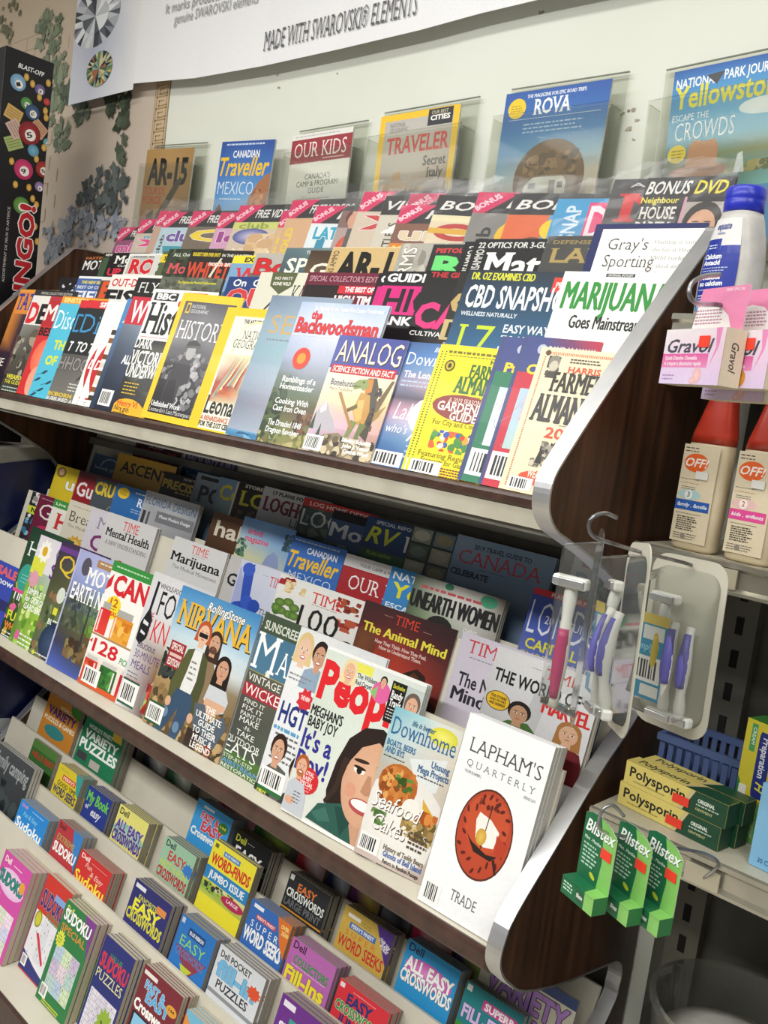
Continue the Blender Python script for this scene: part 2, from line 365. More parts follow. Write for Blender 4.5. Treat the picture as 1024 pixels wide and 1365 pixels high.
for k in range(44):
    d = 0.2+k*0.44
    for u0, d0, u1, d1 in ((0.12, 0, 0.88, 0.06), (0.82, 0, 0.88, 0.4), (0.3, 0.34, 0.88, 0.4), (0.3, 0.16, 0.36, 0.4), (0.3, 0.16, 0.66, 0.22), (0.12, 0, 0.18, 0.44)): bd.R(u0, d+d0, u1, d+d1, 'a58a66')
bd.R(0, 0, 0.05, 20, 'ab906c'); bd.R(0.95, 0, 1, 20, 'ab906c')
bo = bd.mesh('trim_1', 0.068, 0.068*20, 0.0, MATTE, None, 0.00003); bo.location = (MX1, WALLY-0.002, MZ1-0.068*20); struct(bo)
wm = Art(1.0, 11)                                 # old tape marks and scuffs on the paint
for px, py, r in ((722, 17, 4), (370, 100, 3), (372, 117, 3), (450, 98, 2), (842, 148, 5), (850, 160, 3), (838, 172, 4), (830, 152, 3), (845, 186, 2)):
    p = P(px, py, 1, WALLY); wm.B((p[0]+2)/3-r*0.0005, (2.75-p[2])/3-r*0.0003, (p[0]+2)/3+r*0.0005, (2.75-p[2])/3+r*0.0003, 5, r*0.00025, 'a39b86 8d8472 b8b09b', 1.5)
wo = wm.mesh('wall_scuffs', 3.0, 3.0, 0.0, MATTE, None, 0.00001); wo.location = (-2, WALLY-0.0006, -0.25); struct(wo)

# ------------------------------------------------------------------ the magazine rack
LEAN = math.radians(15.0); SL, CL = math.sin(LEAN), math.cos(LEAN)
RX0, RX1 = -1.80, 0.0
ROW = {  # back-rest foot (y, z), lean in degrees
 'u1': (0.012, 1.200, 15.5), 'u2': (0.092, 1.262, 15.5), 'u3': (0.166, 1.332, 15.5), 'u4': (0.226, 1.402, 15.5),
 'm1': (0.022, 0.600, 13.0), 'm2': (0.095, 0.675, 13.0), 'm3': (0.165, 0.745, 13.0), 'm4': (0.235, 0.815, 13.0), 'm5': (0.292, 0.885, 13.0),
 'a': (-0.030, -0.065, 15.0), 'b': (0.040, 0.015, 15.0), 'c': (0.110, 0.085, 15.0), 'd': (0.180, 0.155, 15.0), 'e': (0.250, 0.225, 15.0)}
BOARD = {'u1': 0.05, 'u2': 0.055, 'u3': 0.06, 'u4': 0.16, 'm1': 0.236, 'm2': 0.268, 'm3': 0.20, 'm4': 0.17, 'm5': 0.24,
         'a': 0.222, 'b': 0.222, 'c': 0.215, 'd': 0.197, 'e': 0.20}
rack = empty('magazine_rack', (0, 0, 0), label='dark wood magazine rack with aluminium edged sides, three tiers against the cream wall', cat='magazine rack')
prof_px = [(905, 385), (860, 450), (800, 540), (757, 605)]
PROFILE = [(0.352, 1.600), (0.235, 1.598), (0.205, 1.578), (0.122, 1.493), (0.054, 1.420), (-0.029, 1.327), (-0.085, 1.262), (-0.104, 1.235), (-0.107, 1.210), (-0.100, 1.190),
           (-0.080, 1.172), (-0.050, 1.160), (0.020, 1.133), (0.10, 1.095), (0.19, 1.045), (0.235, 1.005), (0.250, 0.975), (0.245, 0.935), (0.207, 0.888), (0.129, 0.826), (0.045, 0.745), (-0.032, 0.672), (-0.050, 0.640), (-0.054, 0.612),
           (-0.044, 0.590), (-0.020, 0.567), (0.020, 0.541), (0.123, 0.511), (0.255, 0.488), (0.295, 0.478), (0.313, 0.458), (0.313, 0.430), (0.290, 0.385), (0.10, 0.190), (-0.10, -0.005), (-0.122, -0.045), (-0.125, -0.09), (-0.11, FLOOR), (0.352, FLOOR)]
PROFILE = [tuple(p) for p in smooth_curve(PROFILE[:-2], 4)]+PROFILE[-2:]
def side_panel(x0, x1):
    pr = [(y, z) for y, z in PROFILE]
    p = MB().prism_x(pr, x0+0.0015, x1-0.0015).build('side_panel', WOOD, rack)
    b = MB()                                                   # the strip of metal bent round the shaped edge
    path = pr[:-1]; n = len(path); out = []
    for i in range(n):
        a = np.array(path[max(i-1, 0)]); c = np.array(path[min(i+1, n-1)]); t = (c-a)/np.linalg.norm(c-a); out.append(np.array([t[1], -t[0]]))
    rings = []
    for (y, z), q in zip(path, out):
        o = np.array([y, z])-q*0.0025; i_ = np.array([y, z])+q*0.0005
        rings.append([(x0, i_[0], i_[1]), (x0, o[0], o[1]), (x1, o[0], o[1]), (x1, i_[0], i_[1])])
    MB().loft(rings).build('metal_edge', ALU, p, smooth=False)
    for yz in ((0.089, 1.457), (-0.098, 1.243), (0.165, 0.853), (-0.005, 0.700)):
        m = MB(); cy, cz = yz; k = [i for i in range(n)]; j = min(k, key=lambda i: (path[i][0]-cy)**2+(path[i][1]-cz)**2); q = out[j]
        c = np.array([path[j][0], path[j][1]])-q*0.003; a = np.array([(x0+x1)/2, c[0], c[1]])
        m.tube([a, a+np.array([0, -q[0]*0.0012, -q[1]*0.0018])], 0.0036, 10); m.build('screw', plain('dark_screw', '4a4a4c', '3f3f42', 0.4, 0.6), p)
    return p
side_panel(-0.024, 0.0)
side_panel(RX0-0.024, RX0)
XA, XB = RX0, -0.0255
def deck_box(name, y0, y1, z0, z1, mat, bevel=0.0): return MB().box(XA, XB, y0, y1, z0, z1).build(name, mat, rack, bevel=bevel)
for tier in (('u1', 'u2', 'u3', 'u4'), ('m1', 'm2', 'm3', 'm4', 'm5'), ('a', 'b', 'c', 'd', 'e')):
    for i, r in enumerate(tier):
        y, z, l = ROW[r]; s, c = math.sin(math.radians(l)), math.cos(math.radians(l)); h = BOARD[r]; t = 0.007
        y0 = -0.03 if r in ('u1', 'm1') else (-0.118 if r == 'a' else ROW[tier[i-1]][0]+0.085*math.tan(math.radians(l))+0.006)
        deck_box('deck_board', y0, y+0.004, z-0.010, z, CREAM)
        MB().prism_x([(y, z), (y+t/c, z), (y+t/c+h*s, z+h*c), (y+h*s+t*0.1, z+h*c+t*s*0.9)], XA, XB).build('divider_board', CREAM, rack)
deck_box('lip_bumper', -0.040, -0.028, 1.187, 1.204, BUMPER, 0.005)
deck_box('lip_edge', -0.036, -0.029, 1.164, 1.187, PALE)
deck_box('lip_bumper', -0.042, -0.028, 0.577, 0.606, BUMPER, 0.006)
deck_box('lip_bumper', -0.128, -0.1195, -0.135, -0.062, BUMPER, 0.004)
MB().prism_x([(-0.029, 1.164), (0.335, 1.340), (0.335, 1.332), (-0.029, 1.156)], XA, XB).build('underside_board', GREYBOARD, rack)
MB().prism_x([(-0.028, 0.578), (0.02, 0.585), (0.335, 0.800), (0.335, 0.792), (0.02, 0.577), (-0.028, 0.570)], XA, XB).build('underside_board', GREYBOARD, rack)
MB().box(XA, XB, 0.345, 0.352, FLOOR, 1.50).build('back_board', GREYBOARD, rack)
MB().prism_x([(0.318, 1.075), (0.326, 1.075), (0.331, 1.093), (0.323, 1.093)], XA, XB).build('back_rail', GREYBOARD, rack)

# ------------------------------------------------------------------ the steel shelving beside the rack
gon = empty('steel_shelving', (0.03, 0.1, FLOOR), label='grey steel shelving unit with slotted uprights beside the dark wood rack', cat='shelving')
def gpart(mb, name, mat, **kw):
    mb.v = [(x-0.03, y-0.1, z-FLOOR) for x, y, z in mb.v]; return mb.build(name, mat, gon, **kw)
gpart(MB().box(0.03, 1.2, 0.345, 0.356, FLOOR, 1.60), 'back_panel', DARKSTEEL)
up = gpart(MB().box(0.055, 0.105, 0.325, 0.345, FLOOR, 1.60), 'upright', plain('slotted_upright_steel', '5b594f', '54524a', 0.45))
for k in range(34):
    z = FLOOR+0.1+k*0.05
    mb = MB().box(0.075, 0.086, 0.3235, 0.326, z, z+0.026); mb.v = [(a-0.03, b-0.1, c-FLOOR) for a, b, c in mb.v]; mb.build('slot', BLACKHOLE, up)
def shelf(z, x0=0.016):
    sh = gpart(MB().box(x0, 1.2, 0.092, 0.345, z-0.012, z), 'shelf', SHELFWHITE)
    mb = MB().prism_x([(0.092, z), (0.088, z+0.002), (0.084, z), (0.084, z-0.006), (0.089, z-0.010), (0.089, z-0.030), (0.082, z-0.034), (0.082, z-0.038), (0.092, z-0.038)], x0, 1.2)
    mb.v = [(a-0.03, b-0.1, c-FLOOR) for a, b, c in mb.v]; mb.build('price_rail', plain('shelf_rail_steel', 'b8b4a6', 'a9a598', 0.25, 0.7), sh)
S0, S1, S2, S3 = 1.455, 1.160, 0.795, 0.33
for z in (S0, S1, S2, S3): shelf(z)

# ------------------------------------------------------------------ magazines and puzzle books
ENV = {r: [] for r in ROW}
DBG = False; GAP = 0.0009; STEP = 0.000008; BASE = 0.0008
DS = {'u4': 0.6, 'u3': 0.66, 'u2': 0.62, 'm2': 0.56, 'm3': 0.56, 'm4': 0.54}
def env(r, x):
    m = BASE
    for x0, x1, a, b in ENV[r]:
        if x0-0.001 <= x <= x1+0.001: m = max(m, a+(b-a)*(x-x0)/(x1-x0))
    return m
def rest(r, x0, x1):                             # lies against whatever is already in the row
    S = [k/16 for k in range(17)]; e = [env(r, x0+(x1-x0)*s) for s in S]; best = None
    for q in range(0, 61):
        b = e[0]+0.0005*q; a = max([e[16]]+[(e[k]-b*(1-S[k]))/S[k] for k in range(1, 17)])
        c = 1.35*a+b
        if best is None or c < best[0]: best = (c, b, a)
    return best[1], best[2]
def row_frame(r):
    y, z, l = ROW[r]; s, c = math.sin(math.radians(l)), math.cos(math.radians(l))
    return np.array([0, y, z]), np.array([0, -c, s]), np.array([0, s, c]), s, c
def locate(r, px, d):
    B0, n, up, s, c = row_frame(r); p = PP(px[0], px[1], B0+n*d, n); b = B0+n*d-up*(s*d/c); return p[0], float(np.dot(p-b, up))
def frame_mw(r, x0, w, dl, dr):
    B0, n, up, s, c = row_frame(r); X = np.array([w, 0, 0])+n*(dr-dl); X = X/np.linalg.norm(X); Y = np.cross(up, X); o = np.array([x0, 0, 0])+B0+n*dl-up*((s*dl-s*max(0.0, dl-dr))/c)
    return Matrix(((X[0], Y[0], up[0], o[0]), (X[1], Y[1], up[1], o[1]), (X[2], Y[2], up[2], o[2]), (0, 0, 0, 1)))
ORD = ['second', 'third', 'fourth', 'fifth', 'sixth', 'seventh', 'eighth', 'ninth']
SEED = [100]
def bag_sheet(root, w, h, t, top=0.03):
    SEED[0] += 1; g = random.Random(SEED[0]); nx, nz = 9, 12; V = []; F = []; z0 = h*0.45
    for j in range(nz+1):
        for i in range(nx+1):
            z = z0+(h+top-z0)*j/nz; k = max(0.0, (z-h+0.02)/0.05)
            V.append((w*i/nx, -t-0.0008-g.uniform(0, 0.0010)-(g.uniform(-0.002, 0.001) if z > h+0.008 else 0), z+(g.uniform(-0.006, 0.004) if j == nz else 0)))
    for j in range(nz):
        for i in range(nx): a = j*(nx+1)+i; F.append((a, a+1, a+nx+2, a+nx+1))
    return obj('plastic_bag', V, F, BAG, root)
def book(row, px, w, label, art, bg='ffffff', t=0.0022, n=0, tr=None, h=None, name='magazine', cat='magazine', short=None, pages=PAGES, mat=GLOSSY, group=None, bag=False, right=False, dh=0.0, ds=None, nom=1.3, trim=False):
    """one magazine whose top corner shows at px, n copies stacked behind it; tr gives the width by the other top corner"""
    d0 = n*(t+GAP*0.9)+t; snap = list(ENV[row]); SEED[0] += 1; jit = random.Random(SEED[0]); J = [jit.uniform(-0.001, 0.0025) for k in range(n)]
    x, hh = locate(row, px, d0); XMAX = -0.0275
    if right: x -= w
    e = max(env(row, x+w*0.1), env(row, x+w*0.5), env(row, x+w*0.9)); xg, hh = locate(row, px, e+d0); x = xg-w if right else xg
    for it in range(7):
        if trim:                                 # stands beside its neighbour rather than over a sliver of it
            for q0, q1, q2, q3 in snap:
                if q0 < x < q1 and q1-x < 0.35*w: w -= q1+0.0008-x; x = q1+0.0008
        ENV[row] = list(snap); fronts = []; x = max(x, RX0+0.002)
        if x+w > XMAX: w = XMAX-x
        for k in range(n):
            xk = min(x+J[k], XMAX-w); a, b = rest(row, xk, xk+w); ENV[row].append((xk, xk+w, a+t+GAP*0.9, b+t+GAP*0.9)); fronts.append((xk, a, b))
        a, b = rest(row, x, x+w)
        if it == 6: break
        xg, hh = locate(row, px, (b if right else a)+t); xn = xg-w if right else xg
        if tr: w = max(0.05, locate(row, tr, b+t)[0]-xg)
        x = x+(xn-x)*(1.0 if it < 2 else 0.6)
    if DBG: print(row, label[:40], 'x', round(x,3), 'w', round(w,3), 'h', round(hh,3), 'a,b', round(a,4), round(b,4), [tuple(round(q,4) for q in f) for f in fronts])
    gp = GAP+(0.0022 if bag else 0.0)
    ENV[row].append((x, x+w, a+t+gp, b+t+gp))
    h = h or hh
    root = empty(name, mw=frame_mw(row, x, w, a, b), label=label, cat=cat, group=group)
    pb = MB().box(0.0006, w-0.0006, -t+0.0004, 0, 0.0005, h-0.0008).build('page_block', pages, root)
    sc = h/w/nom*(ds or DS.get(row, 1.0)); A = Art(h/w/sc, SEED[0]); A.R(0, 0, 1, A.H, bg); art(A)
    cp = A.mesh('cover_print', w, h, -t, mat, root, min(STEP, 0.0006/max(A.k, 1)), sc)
    if bag: bag_sheet(root, w, h, t)
    short = short or 'magazine'
    for k, (xk, a_, b_) in enumerate(fronts):
        # fronts[-1] is directly behind the top copy
        i = n-1-k
        c = root.copy(); COL.objects.link(c); s_, c_ = row_frame(row)[3:]; c.matrix_world = frame_mw(row, xk, w, a_, b_) @ Matrix.Diagonal((1, 1, 1-s_*(a-a_)/c_/h, 1))      # pages of a stack end level with one another
        c['label'] = ('copy directly behind the ' if i == 0 else ORD[i-1]+' copy back in the stack behind the ')+short
        c['group'] = 'copies behind the '+short
        for ch in (pb, cp):
            q = ch.copy(); COL.objects.link(q); q.parent = c
    return root
def puzzle(row, px, tr, label, art, bg, n=0, short=None, t=0.0115, **k):
    t = min(t, 0.0385/(n+1)-0.0007); k.setdefault('trim', True); k.setdefault('ds', 0.56); k.setdefault('nom', 1.5)
    return book(row, px, 0.133, label, art, bg, t=t, n=n, tr=tr, name='puzzle_book', cat='puzzle book', short=short, pages=k.pop('pages', NEWSPRINT), mat=MATTE, **k)

# ---- upper tier, back row: bagged magazines
UG = 'bagged magazines in the top row'
def bagged(px, label, title, tc, bg, extra=None, head='FREE VIDEOS', w=0.2, pink=True, side=None, hc='f0eeea'):
    def art(a):
        a.R(0, 0, 1, 0.30, '17151a')
        a.T(head, 0.32 if pink else 0.05, 0.22, 0.13, hc, w=0.62 if pink else 0.85, st='i')
        if pink:
            a.L('d81f62', (0, 0), (0.42, 0), (0.12, 0.30), (0, 0.30)); a.T('BONUS', 0.04, 0.27, 0.07, 'f6d8e2', w=0.30, st='B', rot=0.75)
        if extra: extra(a)
        if title: a.T(title, 0.16 if side else 0.08, 0.56, 0.19, tc, w=0.66, st='B', out=('ffffff', 0.008))
        if side: a.T(side, 0.12, 0.86, 0.07, '3a3a3a', w=0.42, st='b', rot=1.5708)
    return book('u4', px, w, label, art, bg, t=0.0022, bag=True, short=None, group=None)
fa = lambda u, d, r, **k: (lambda a: a.face(u, d, r, **k))
bagged((161, 304), 'bagged magazine with pink lettering at the far end of the top row', 'mini', 'd94f9b', '9a4672')
bagged((188, 294), 'bagged pale magazine with blue and pink letters, second from the far end', 'x', 'e2418b', 'cfc3b2', lambda a: a.T('more', 0.2, 0.42, 0.09, '4aa3c9', w=0.6))
bagged((213, 283), 'bagged magazine showing a dark round letter and an orange dot, by the far end', None, '', 'c9a892', lambda a: [a.E(0.45, 0.6, 0.25, 0.22, '3a3133'), a.E(0.47, 0.58, 0.1, 0.09, 'e08a3c')])
bagged((222, 285), 'bagged magazine with purple club title over a teal triangle', 'club', '6f4aa0', 'bcd3dc', lambda a: [a.L('2f9fb0', (0.15, 0.66), (0.8, 0.66), (0.62, 0.95), (0.25, 0.95)), a.L('f0f0ea', (0.4, 0.9), (0.85, 0.66), (0.95, 0.95))], side='club')
bagged((257.5, 283.5), 'bagged brown magazine with one big yellow letter', 'C', 'f0d52a', '7a6a58', lambda a: [a.L('d7476c', (0, 0.86), (0.6, 0.76), (0.6, 0.9), (0, 1.0))])
bagged((294.5, 285.5), 'bagged pink magazine with tall purple letters', 'leg', 'a63a8e', 'd9a6c4')
bagged((320, 276), 'bagged magazine with blue title and blonde hair photo', None, '', 'd8c6b0', lambda a: [a.R(0, 0.3, 1, 0.42, 'd3d77a'), a.T('club', 0.1, 0.41, 0.1, '9aa83c', w=0.5), a.E(0.35, 0.55, 0.3, 0.14, '3f4fa0', 'd8d0e0'), a.B(0.3, 0.5, 1, 1.1, 60, 0.10, 'ead3ac f2e4c8 d6b184 e3c394', 1.6), a.B(0.05, 0.75, 0.4, 1.1, 20, 0.08, 'f0e6d4 e8d3b8', 1)])
bagged((377, 283), 'bagged narrow cream magazine with yellow side lettering', None, '', 'dcb98e', lambda a: [a.T('GOLD', 0.2, 1.0, 0.14, 'e9d24b', w=0.55, st='B', rot=1.57)], pink=True)
bagged((390, 269), 'bagged magazine with a soft orange portrait, standing a little higher', None, '', 'dbb48c', lambda a: [a.T('GOLD', 0.16, 1.0, 0.1, 'e9d24b', w=0.55, st='B', rot=1.57), a.E(0.68, 0.75, 0.24, 0.5, 'c98a5c', 'e3a878')], pink=True)
bagged((422, 278), 'bagged white magazine with big turquoise letters and small red line', 'LATINA', '2aa9c4', 'e8eef0', lambda a: [a.T('LA', 0.15, 0.78, 0.24, '2796b5', w=0.75, st='B'), a.T('our most vivid', 0.05, 0.9, 0.06, 'd23a3a', w=0.8)], head='FREE')
bagged((456, 284), 'bagged magazine with two faces above a round rainbow ball', None, '', 'b9a4a0', lambda a: [a.R(0, 0, 1, 0.3, '8a6a64'), a.face(0.22, 0.15, 0.13, hair='6b2f28'), a.face(0.5, 0.15, 0.13, hair='3a2a24'), a.E(0.3, 0.62, 0.24, 0.24, 'd8432e', 'e79a3a'), a.E(0.3, 0.72, 0.22, 0.14, '3f7bc4')], head=' ', pink=False)
bagged((470, 285), 'bagged grey magazine with a big teal ring letter', None, '', '5e5a58', lambda a: [a.R(0, 0, 1, 0.3, 'd9a58c'), a.face(0.7, 0.14, 0.13, hair='5a2f28'), a.E(0.52, 0.62, 0.28, 0.26, '5fb5a5'), a.E(0.54, 0.62, 0.16, 0.15, '2c2b2c'), a.T('club', 0.2, 0.9, 0.12, 'b9c4be', w=0.5, rot=1.57)], head=' ', pink=False)
bagged((485, 259), 'bagged magazine with pink and black header, tallest near the middle', 'X', 'cc3a3a', 'd8c8b4', head='FREE')
bagged((514.5, 264), 'bagged yellow and white magazine with grey header letters and a big white A', 'A', 'f2f4f0', 'e2c66a', lambda a: [a.T('HOT', 0.5, 0.42, 0.09, 'f0d838', w=0.4, st='B'), a.R(0, 0.3, 0.3, 1.1, 'd9d2c2'), a.T('HUSTLERS', 0.24, 1.02, 0.1, '4c463f', w=0.6, st='b', rot=1.57)], head='VIDEOS', pink=False)
bagged((546.7, 261.6), 'bagged magazine with the pink corner, standing behind its twin', None, '', 'c3a488', head='FREE')
bagged((535, 277), 'bagged orange and brown magazine with large cream letters', 'uni', 'e4d3b4', '8c5a44', lambda a: [a.R(0, 0.62, 1, 1.2, 'e58a2a'), a.T('MORE BOLD', 0.05, 0.74, 0.08, 'f3e24c', w=0.9, st='B'), a.T('PICTURES', 0.05, 0.86, 0.08, 'f3e24c', w=0.7, st='B')], head='FREE')
bagged((583.5, 266.7), 'bagged cream magazine with round red ring letters and yellow band', None, '', 'e8d9bc', lambda a: [a.R(0, 0.3, 1, 0.4, 'efe6c0'), a.E(0.3, 0.55, 0.24, 0.13, 'c23a34'), a.E(0.3, 0.55, 0.14, 0.06, 'efe0c8'), a.E(0.75, 0.55, 0.24, 0.13, 'b5342f'), a.E(0.75, 0.55, 0.14, 0.06, 'efe0c8'), a.R(0, 0.5, 1, 0.58, 'e3b53c'), a.T('ANNUAL', 0.1, 0.88, 0.12, 'c8382f', w=0.8, st='B')], head='BONUS', pink=False)
bagged((637, 261.6), 'bagged grey magazine with one big yellow round letter', None, '', '8d8a86', lambda a: [a.E(0.62, 0.62, 0.33, 0.3, 'f2c21c'), a.E(0.68, 0.62, 0.19, 0.17, 'b9b3aa'), a.T('club', 0.24, 1.0, 0.13, '2d2d30', w=0.5, st='b', rot=1.57)], head='FREE')
bagged((685, 263), 'bagged orange and blue magazine with two smiling faces under yellow and white letters', None, '', '5fa6cf', lambda a: [a.L('e2703a', (0, 0.3), (0.4, 0.3), (0.3, 1.2), (0, 1.2)), a.E(0.5, 0.5, 0.16, 0.16, 'f2d32c'), a.E(0.5, 0.5, 0.07, 0.08, '5fa6cf'), a.T('big', 0.62, 0.6, 0.2, 'f4f4f0', w=0.36, st='B', out=('2a2a2a', 0.01)), a.L('d23c2e', (0.62, 0.62), (1, 0.62), (1, 0.95), (0.7, 0.8)), a.face(0.3, 0.82, 0.14, hair='7a4a30'), a.face(0.56, 0.84, 0.14, hair='4a2c22')], head='BONUS', pink=False)
bagged((743.5, 269), 'bagged bright blue magazine with a pink and white block of letters', None, '', '3aa0d0', lambda a: [a.R(0, 0, 1, 0.3, '3aa0d0'), a.R(0.3, 0.06, 0.98, 0.62, 'e83e7c'), a.T('DATE', 0.32, 0.56, 0.44, 'f6eaf0', w=0.64, st='b'), a.R(0.62, 0.1, 0.95, 0.5, '2b7fbf'), a.T('SNAP', 0.24, 0.6, 0.13, 'dfe9ef', w=0.5, st='b', rot=1.57), a.T('NEW', 0.8, 0.45, 0.1, 'f0f0ee', w=0.25, rot=1.57)], head=' ', pink=False)
bagged((819, 243), 'bagged dark grey magazine with a bold red initial, near the rack end', None, '', '4a4648', lambda a: [a.R(0, 0, 1, 0.14, '3b383b'), a.R(0, 0.14, 1, 0.3, '4a4648'), a.T('A PAUSE', 0.15, 0.10, 0.05, 'd0ccd0', w=0.7), a.T('M', 0.10, 0.52, 0.34, 'd2282c', w=0.55, st='S'), a.T('MODERN', 0.12, 0.64, 0.07, 'b5262a', w=0.6, st='B'), a.R(0.3, 0.85, 1, 1.2, 'b3813c')], head=' ', pink=False)
bagged((863.7, 240), 'bagged magazine with dark haired woman portrait and white and yellow header, at the rack end', None, '', 'b9b0a8', lambda a: [a.R(0.0, 0.22, 0.52, 1.1, '201c1f'), a.T('BONUS', 0.02, 0.2, 0.15, 'f0eee8', w=0.52, st='i'), a.T('DVD', 0.58, 0.2, 0.15, 'f3e02a', w=0.36, st='i'), a.T('Neighbour', 0.0, 0.31, 0.07, 'efe04a', w=0.44), a.T('HOUSE', 0.02, 0.50, 0.14, 'e9e4dc', w=0.42, st='S'), a.T('PARTY', 0.0, 0.68, 0.14, 'e9e4dc', w=0.42, st='S'), a.R(0.50, 0.24, 0.53, 1.1, 'd9a2b5'), a.face(0.76, 0.58, 0.19, hair='2c201c', long=1.6)], head=' ', pink=False)

# ---- upper tier, third row
book('u3', (113.4, 342), 0.2, 'black magazine with white block capitals behind the dark wood end panel', lambda a: [a.T('MOT', 0.05, 0.30, 0.2, 'e8e6e0', w=0.5, st='B'), a.T('FASTER', 0.05, 0.07, 0.05, 'd0762c', w=0.5), a.R(0.6, 0.1, 0.8, 0.4, '4b5d4a')], '1d1b1c')
book('u3', (139, 338), 0.205, 'black classic motoring magazine with white title and red two', lambda a: [a.T('Moto', 0.3, 0.22, 0.16, 'f2f0ea', w=0.62, st='S'), a.T('CLASSIC', 0.4, 0.29, 0.04, 'e0ddd6', w=0.4), a.T('UP 20', 0.22, 0.47, 0.14, 'e0324a', w=0.6, st='B'), a.R(0.02, 0.1, 0.16, 0.5, '3f5a3c'), a.T('NEW', 0.05, 0.07, 0.05, 'efe9dc', w=0.16)], '161617')
book('u3', (173, 339), 0.205, 'white magazine with swollen red rod title', lambda a: [a.R(0.04, 0.06, 0.97, 0.42, 'bfbcb8'), a.T('ROD', 0.1, 0.40, 0.27, 'd5202b', w=0.78, st='B', out=('f4dcd8', 0.012)), a.T('street and', 0.1, 0.08, 0.04, '3a3a3a', w=0.5)], 'ece9e3')
book('u3', (207, 341), 0.2, 'white and black magazine with a big black S, beside the rod title', lambda a: [a.T('SP', 0.12, 0.42, 0.3, '141414', w=0.55, st='S'), a.T('special', 0.1, 0.08, 0.05, 'd9c62c', w=0.5)], 'd9d8d2')
book('u3', (218, 336), 0.19, 'narrow green and yellow tagged magazine behind the deer hunting title', lambda a: [a.R(0, 0.06, 1, 0.22, 'e8d02a'), a.T('SPECIAL', 0.06, 0.17, 0.07, '2a2a22', w=0.5, st='B')], '5d6848')
book('u3', (226, 333), 0.205, 'dark green outdoors magazine with pink red monster lettering', lambda a: [a.B(0, 0, 1, 1, 90, 0.08, '37402f 48513c 2b3227 556046'), a.T('ALL Outdoor', 0.12, 0.14, 0.06, 'd8dcd0', w=0.5), a.T('Monster', 0.1, 0.46, 0.19, 'd95a62', w=0.9, st='S', out=('3a2020', 0.008))], '3b4434')
book('u3', (255.5, 335), 0.21, 'black hunting magazine with orange red whitetail lettering and yellow top line', lambda a: [a.T('BIGGEST DEER EVER SHOT', 0.05, 0.12, 0.06, 'e3c92e', w=0.45, st='B'), a.T('IN THE HUNTERS', 0.53, 0.12, 0.05, 'e9e7e0', w=0.45), a.T('WHITETAIL', 0.03, 0.52, 0.27, 'd2492b', w=0.94, st='B', out=('1a1410', 0.008)), a.T('north american', 0.36, 0.29, 0.085, 'efece4', w=0.62), a.L('e9dfc6', (0.42, 0.5), (0.52, 0.15), (0.55, 0.15), (0.46, 0.5))], '26221e')
book('u3', (312, 342), 0.205, 'sky blue magazine with yellow exclusive tag and red title', lambda a: [a.R(0, 0, 1, 0.15, 'efe03c'), a.T('EXCLUSIVE', 0.2, 0.12, 0.08, '30302a', w=0.6, st='B'), a.T('Wild', 0.1, 0.52, 0.28, 'd6353c', w=0.7, st='S'), a.T('north', 0.62, 0.3, 0.07, '35506c', w=0.3)], '7fa9cc')
book('u3', (342, 339), 0.205, 'magazine with thick red bow title over grey woodland', lambda a: [a.R(0, 0.36, 1, 1.2, '6f6b66'), a.T('Bow', 0.05, 0.38, 0.28, 'd5232a', w=0.92, st='S', out=('5c1016', 0.008))], 'b9b3aa')
book('u3', (382, 332), 0.21, 'teal sporting magazine with large cream serif letters', lambda a: [a.X(0, 0, 1, 0.8, '5d747c 6d858a 7d8f8e/465b5f 51666a 6a7d7c/39494a 4a5a58 5a6864'), a.T('THE GREAT RIVER ISSUE', 0.3, 0.1, 0.05, 'dfe4e0', w=0.68), a.T('SPORT', 0.07, 0.42, 0.24, 'f1eee2', w=0.95, st='S'), a.T('CLASSIC', 0.07, 0.68, 0.2, 'f1eee2', w=0.9, st='S')], '51666a')
book('u3', (414, 335.5), 0.205, 'brown gun dog magazine with cream title and orange line', lambda a: [a.X(0, 0, 1, 0.8, '4a3a2c 5a4834/6b5742 4f3f30/3b2f25 57463a'), a.T('SUMMER', 0.4, 0.12, 0.06, 'd9742c', w=0.5, st='B'), a.T('GUN', 0.08, 0.44, 0.22, 'efe8d8', w=0.8, st='S')], '4f3f30')
book('u3', (444, 331), 0.21, 'tan magazine with huge black rifle title across its top', lambda a: [a.R(0, 0, 1, 0.012, 'e6d4a8'), a.T('AR-15', 0.13, 0.50, 0.40, '121110', w=0.85, st='B'), a.T('GUNS AMMO', 0.1, 0.56, 0.07, '5a4a30', w=0.5, rot=1.57)], 'd3b57e')
book('u3', (535.6, 326), 0.205, 'silver plank patterned magazine with blue letters', lambda a: [a.B(0, 0, 1, 1, 40, 0.12, 'b8b4aa a9a599 c6c2b8 8f8b80', 0.4), a.T('ARMS', 0.20, 0.62, 0.15, 'e9e6de', w=0.56, st='B', rot=1.57, out=('4a463e', 0.01)), a.T('G', 0.45, 0.34, 0.27, '2f8fd0', w=0.28, st='B'), a.T('G', 0.40, 0.68, 0.27, '2f8fd0', w=0.28, st='B')], 'b0aca2')
book('u3', (578, 327.6), 0.205, 'dark grey magazine with bright green recoil lettering', lambda a: [a.T('PISTOLS + RIFLES', 0.05, 0.12, 0.06, 'd23b3e', w=0.7, st='B'), a.T('REI', 0.06, 0.46, 0.28, '6fdc7a', w=0.72, st='B', out=('1c4024', 0.008)), a.B(0.2, 0.45, 0.9, 0.8, 30, 0.06, '5a5048 3b3530 77695a')], '2d2b2c')
book('u3', (620, 324), 0.205, 'black shooting magazine peeking out behind its twin with white title', lambda a: [a.T('GUNSAMMO 2', 0.14, 0.56, 0.08, 'dcdad4', w=0.5, rot=1.57), a.T('PDT P', 0.02, 0.66, 0.07, 'e9e7e0', w=0.3, st='B')], '151517')
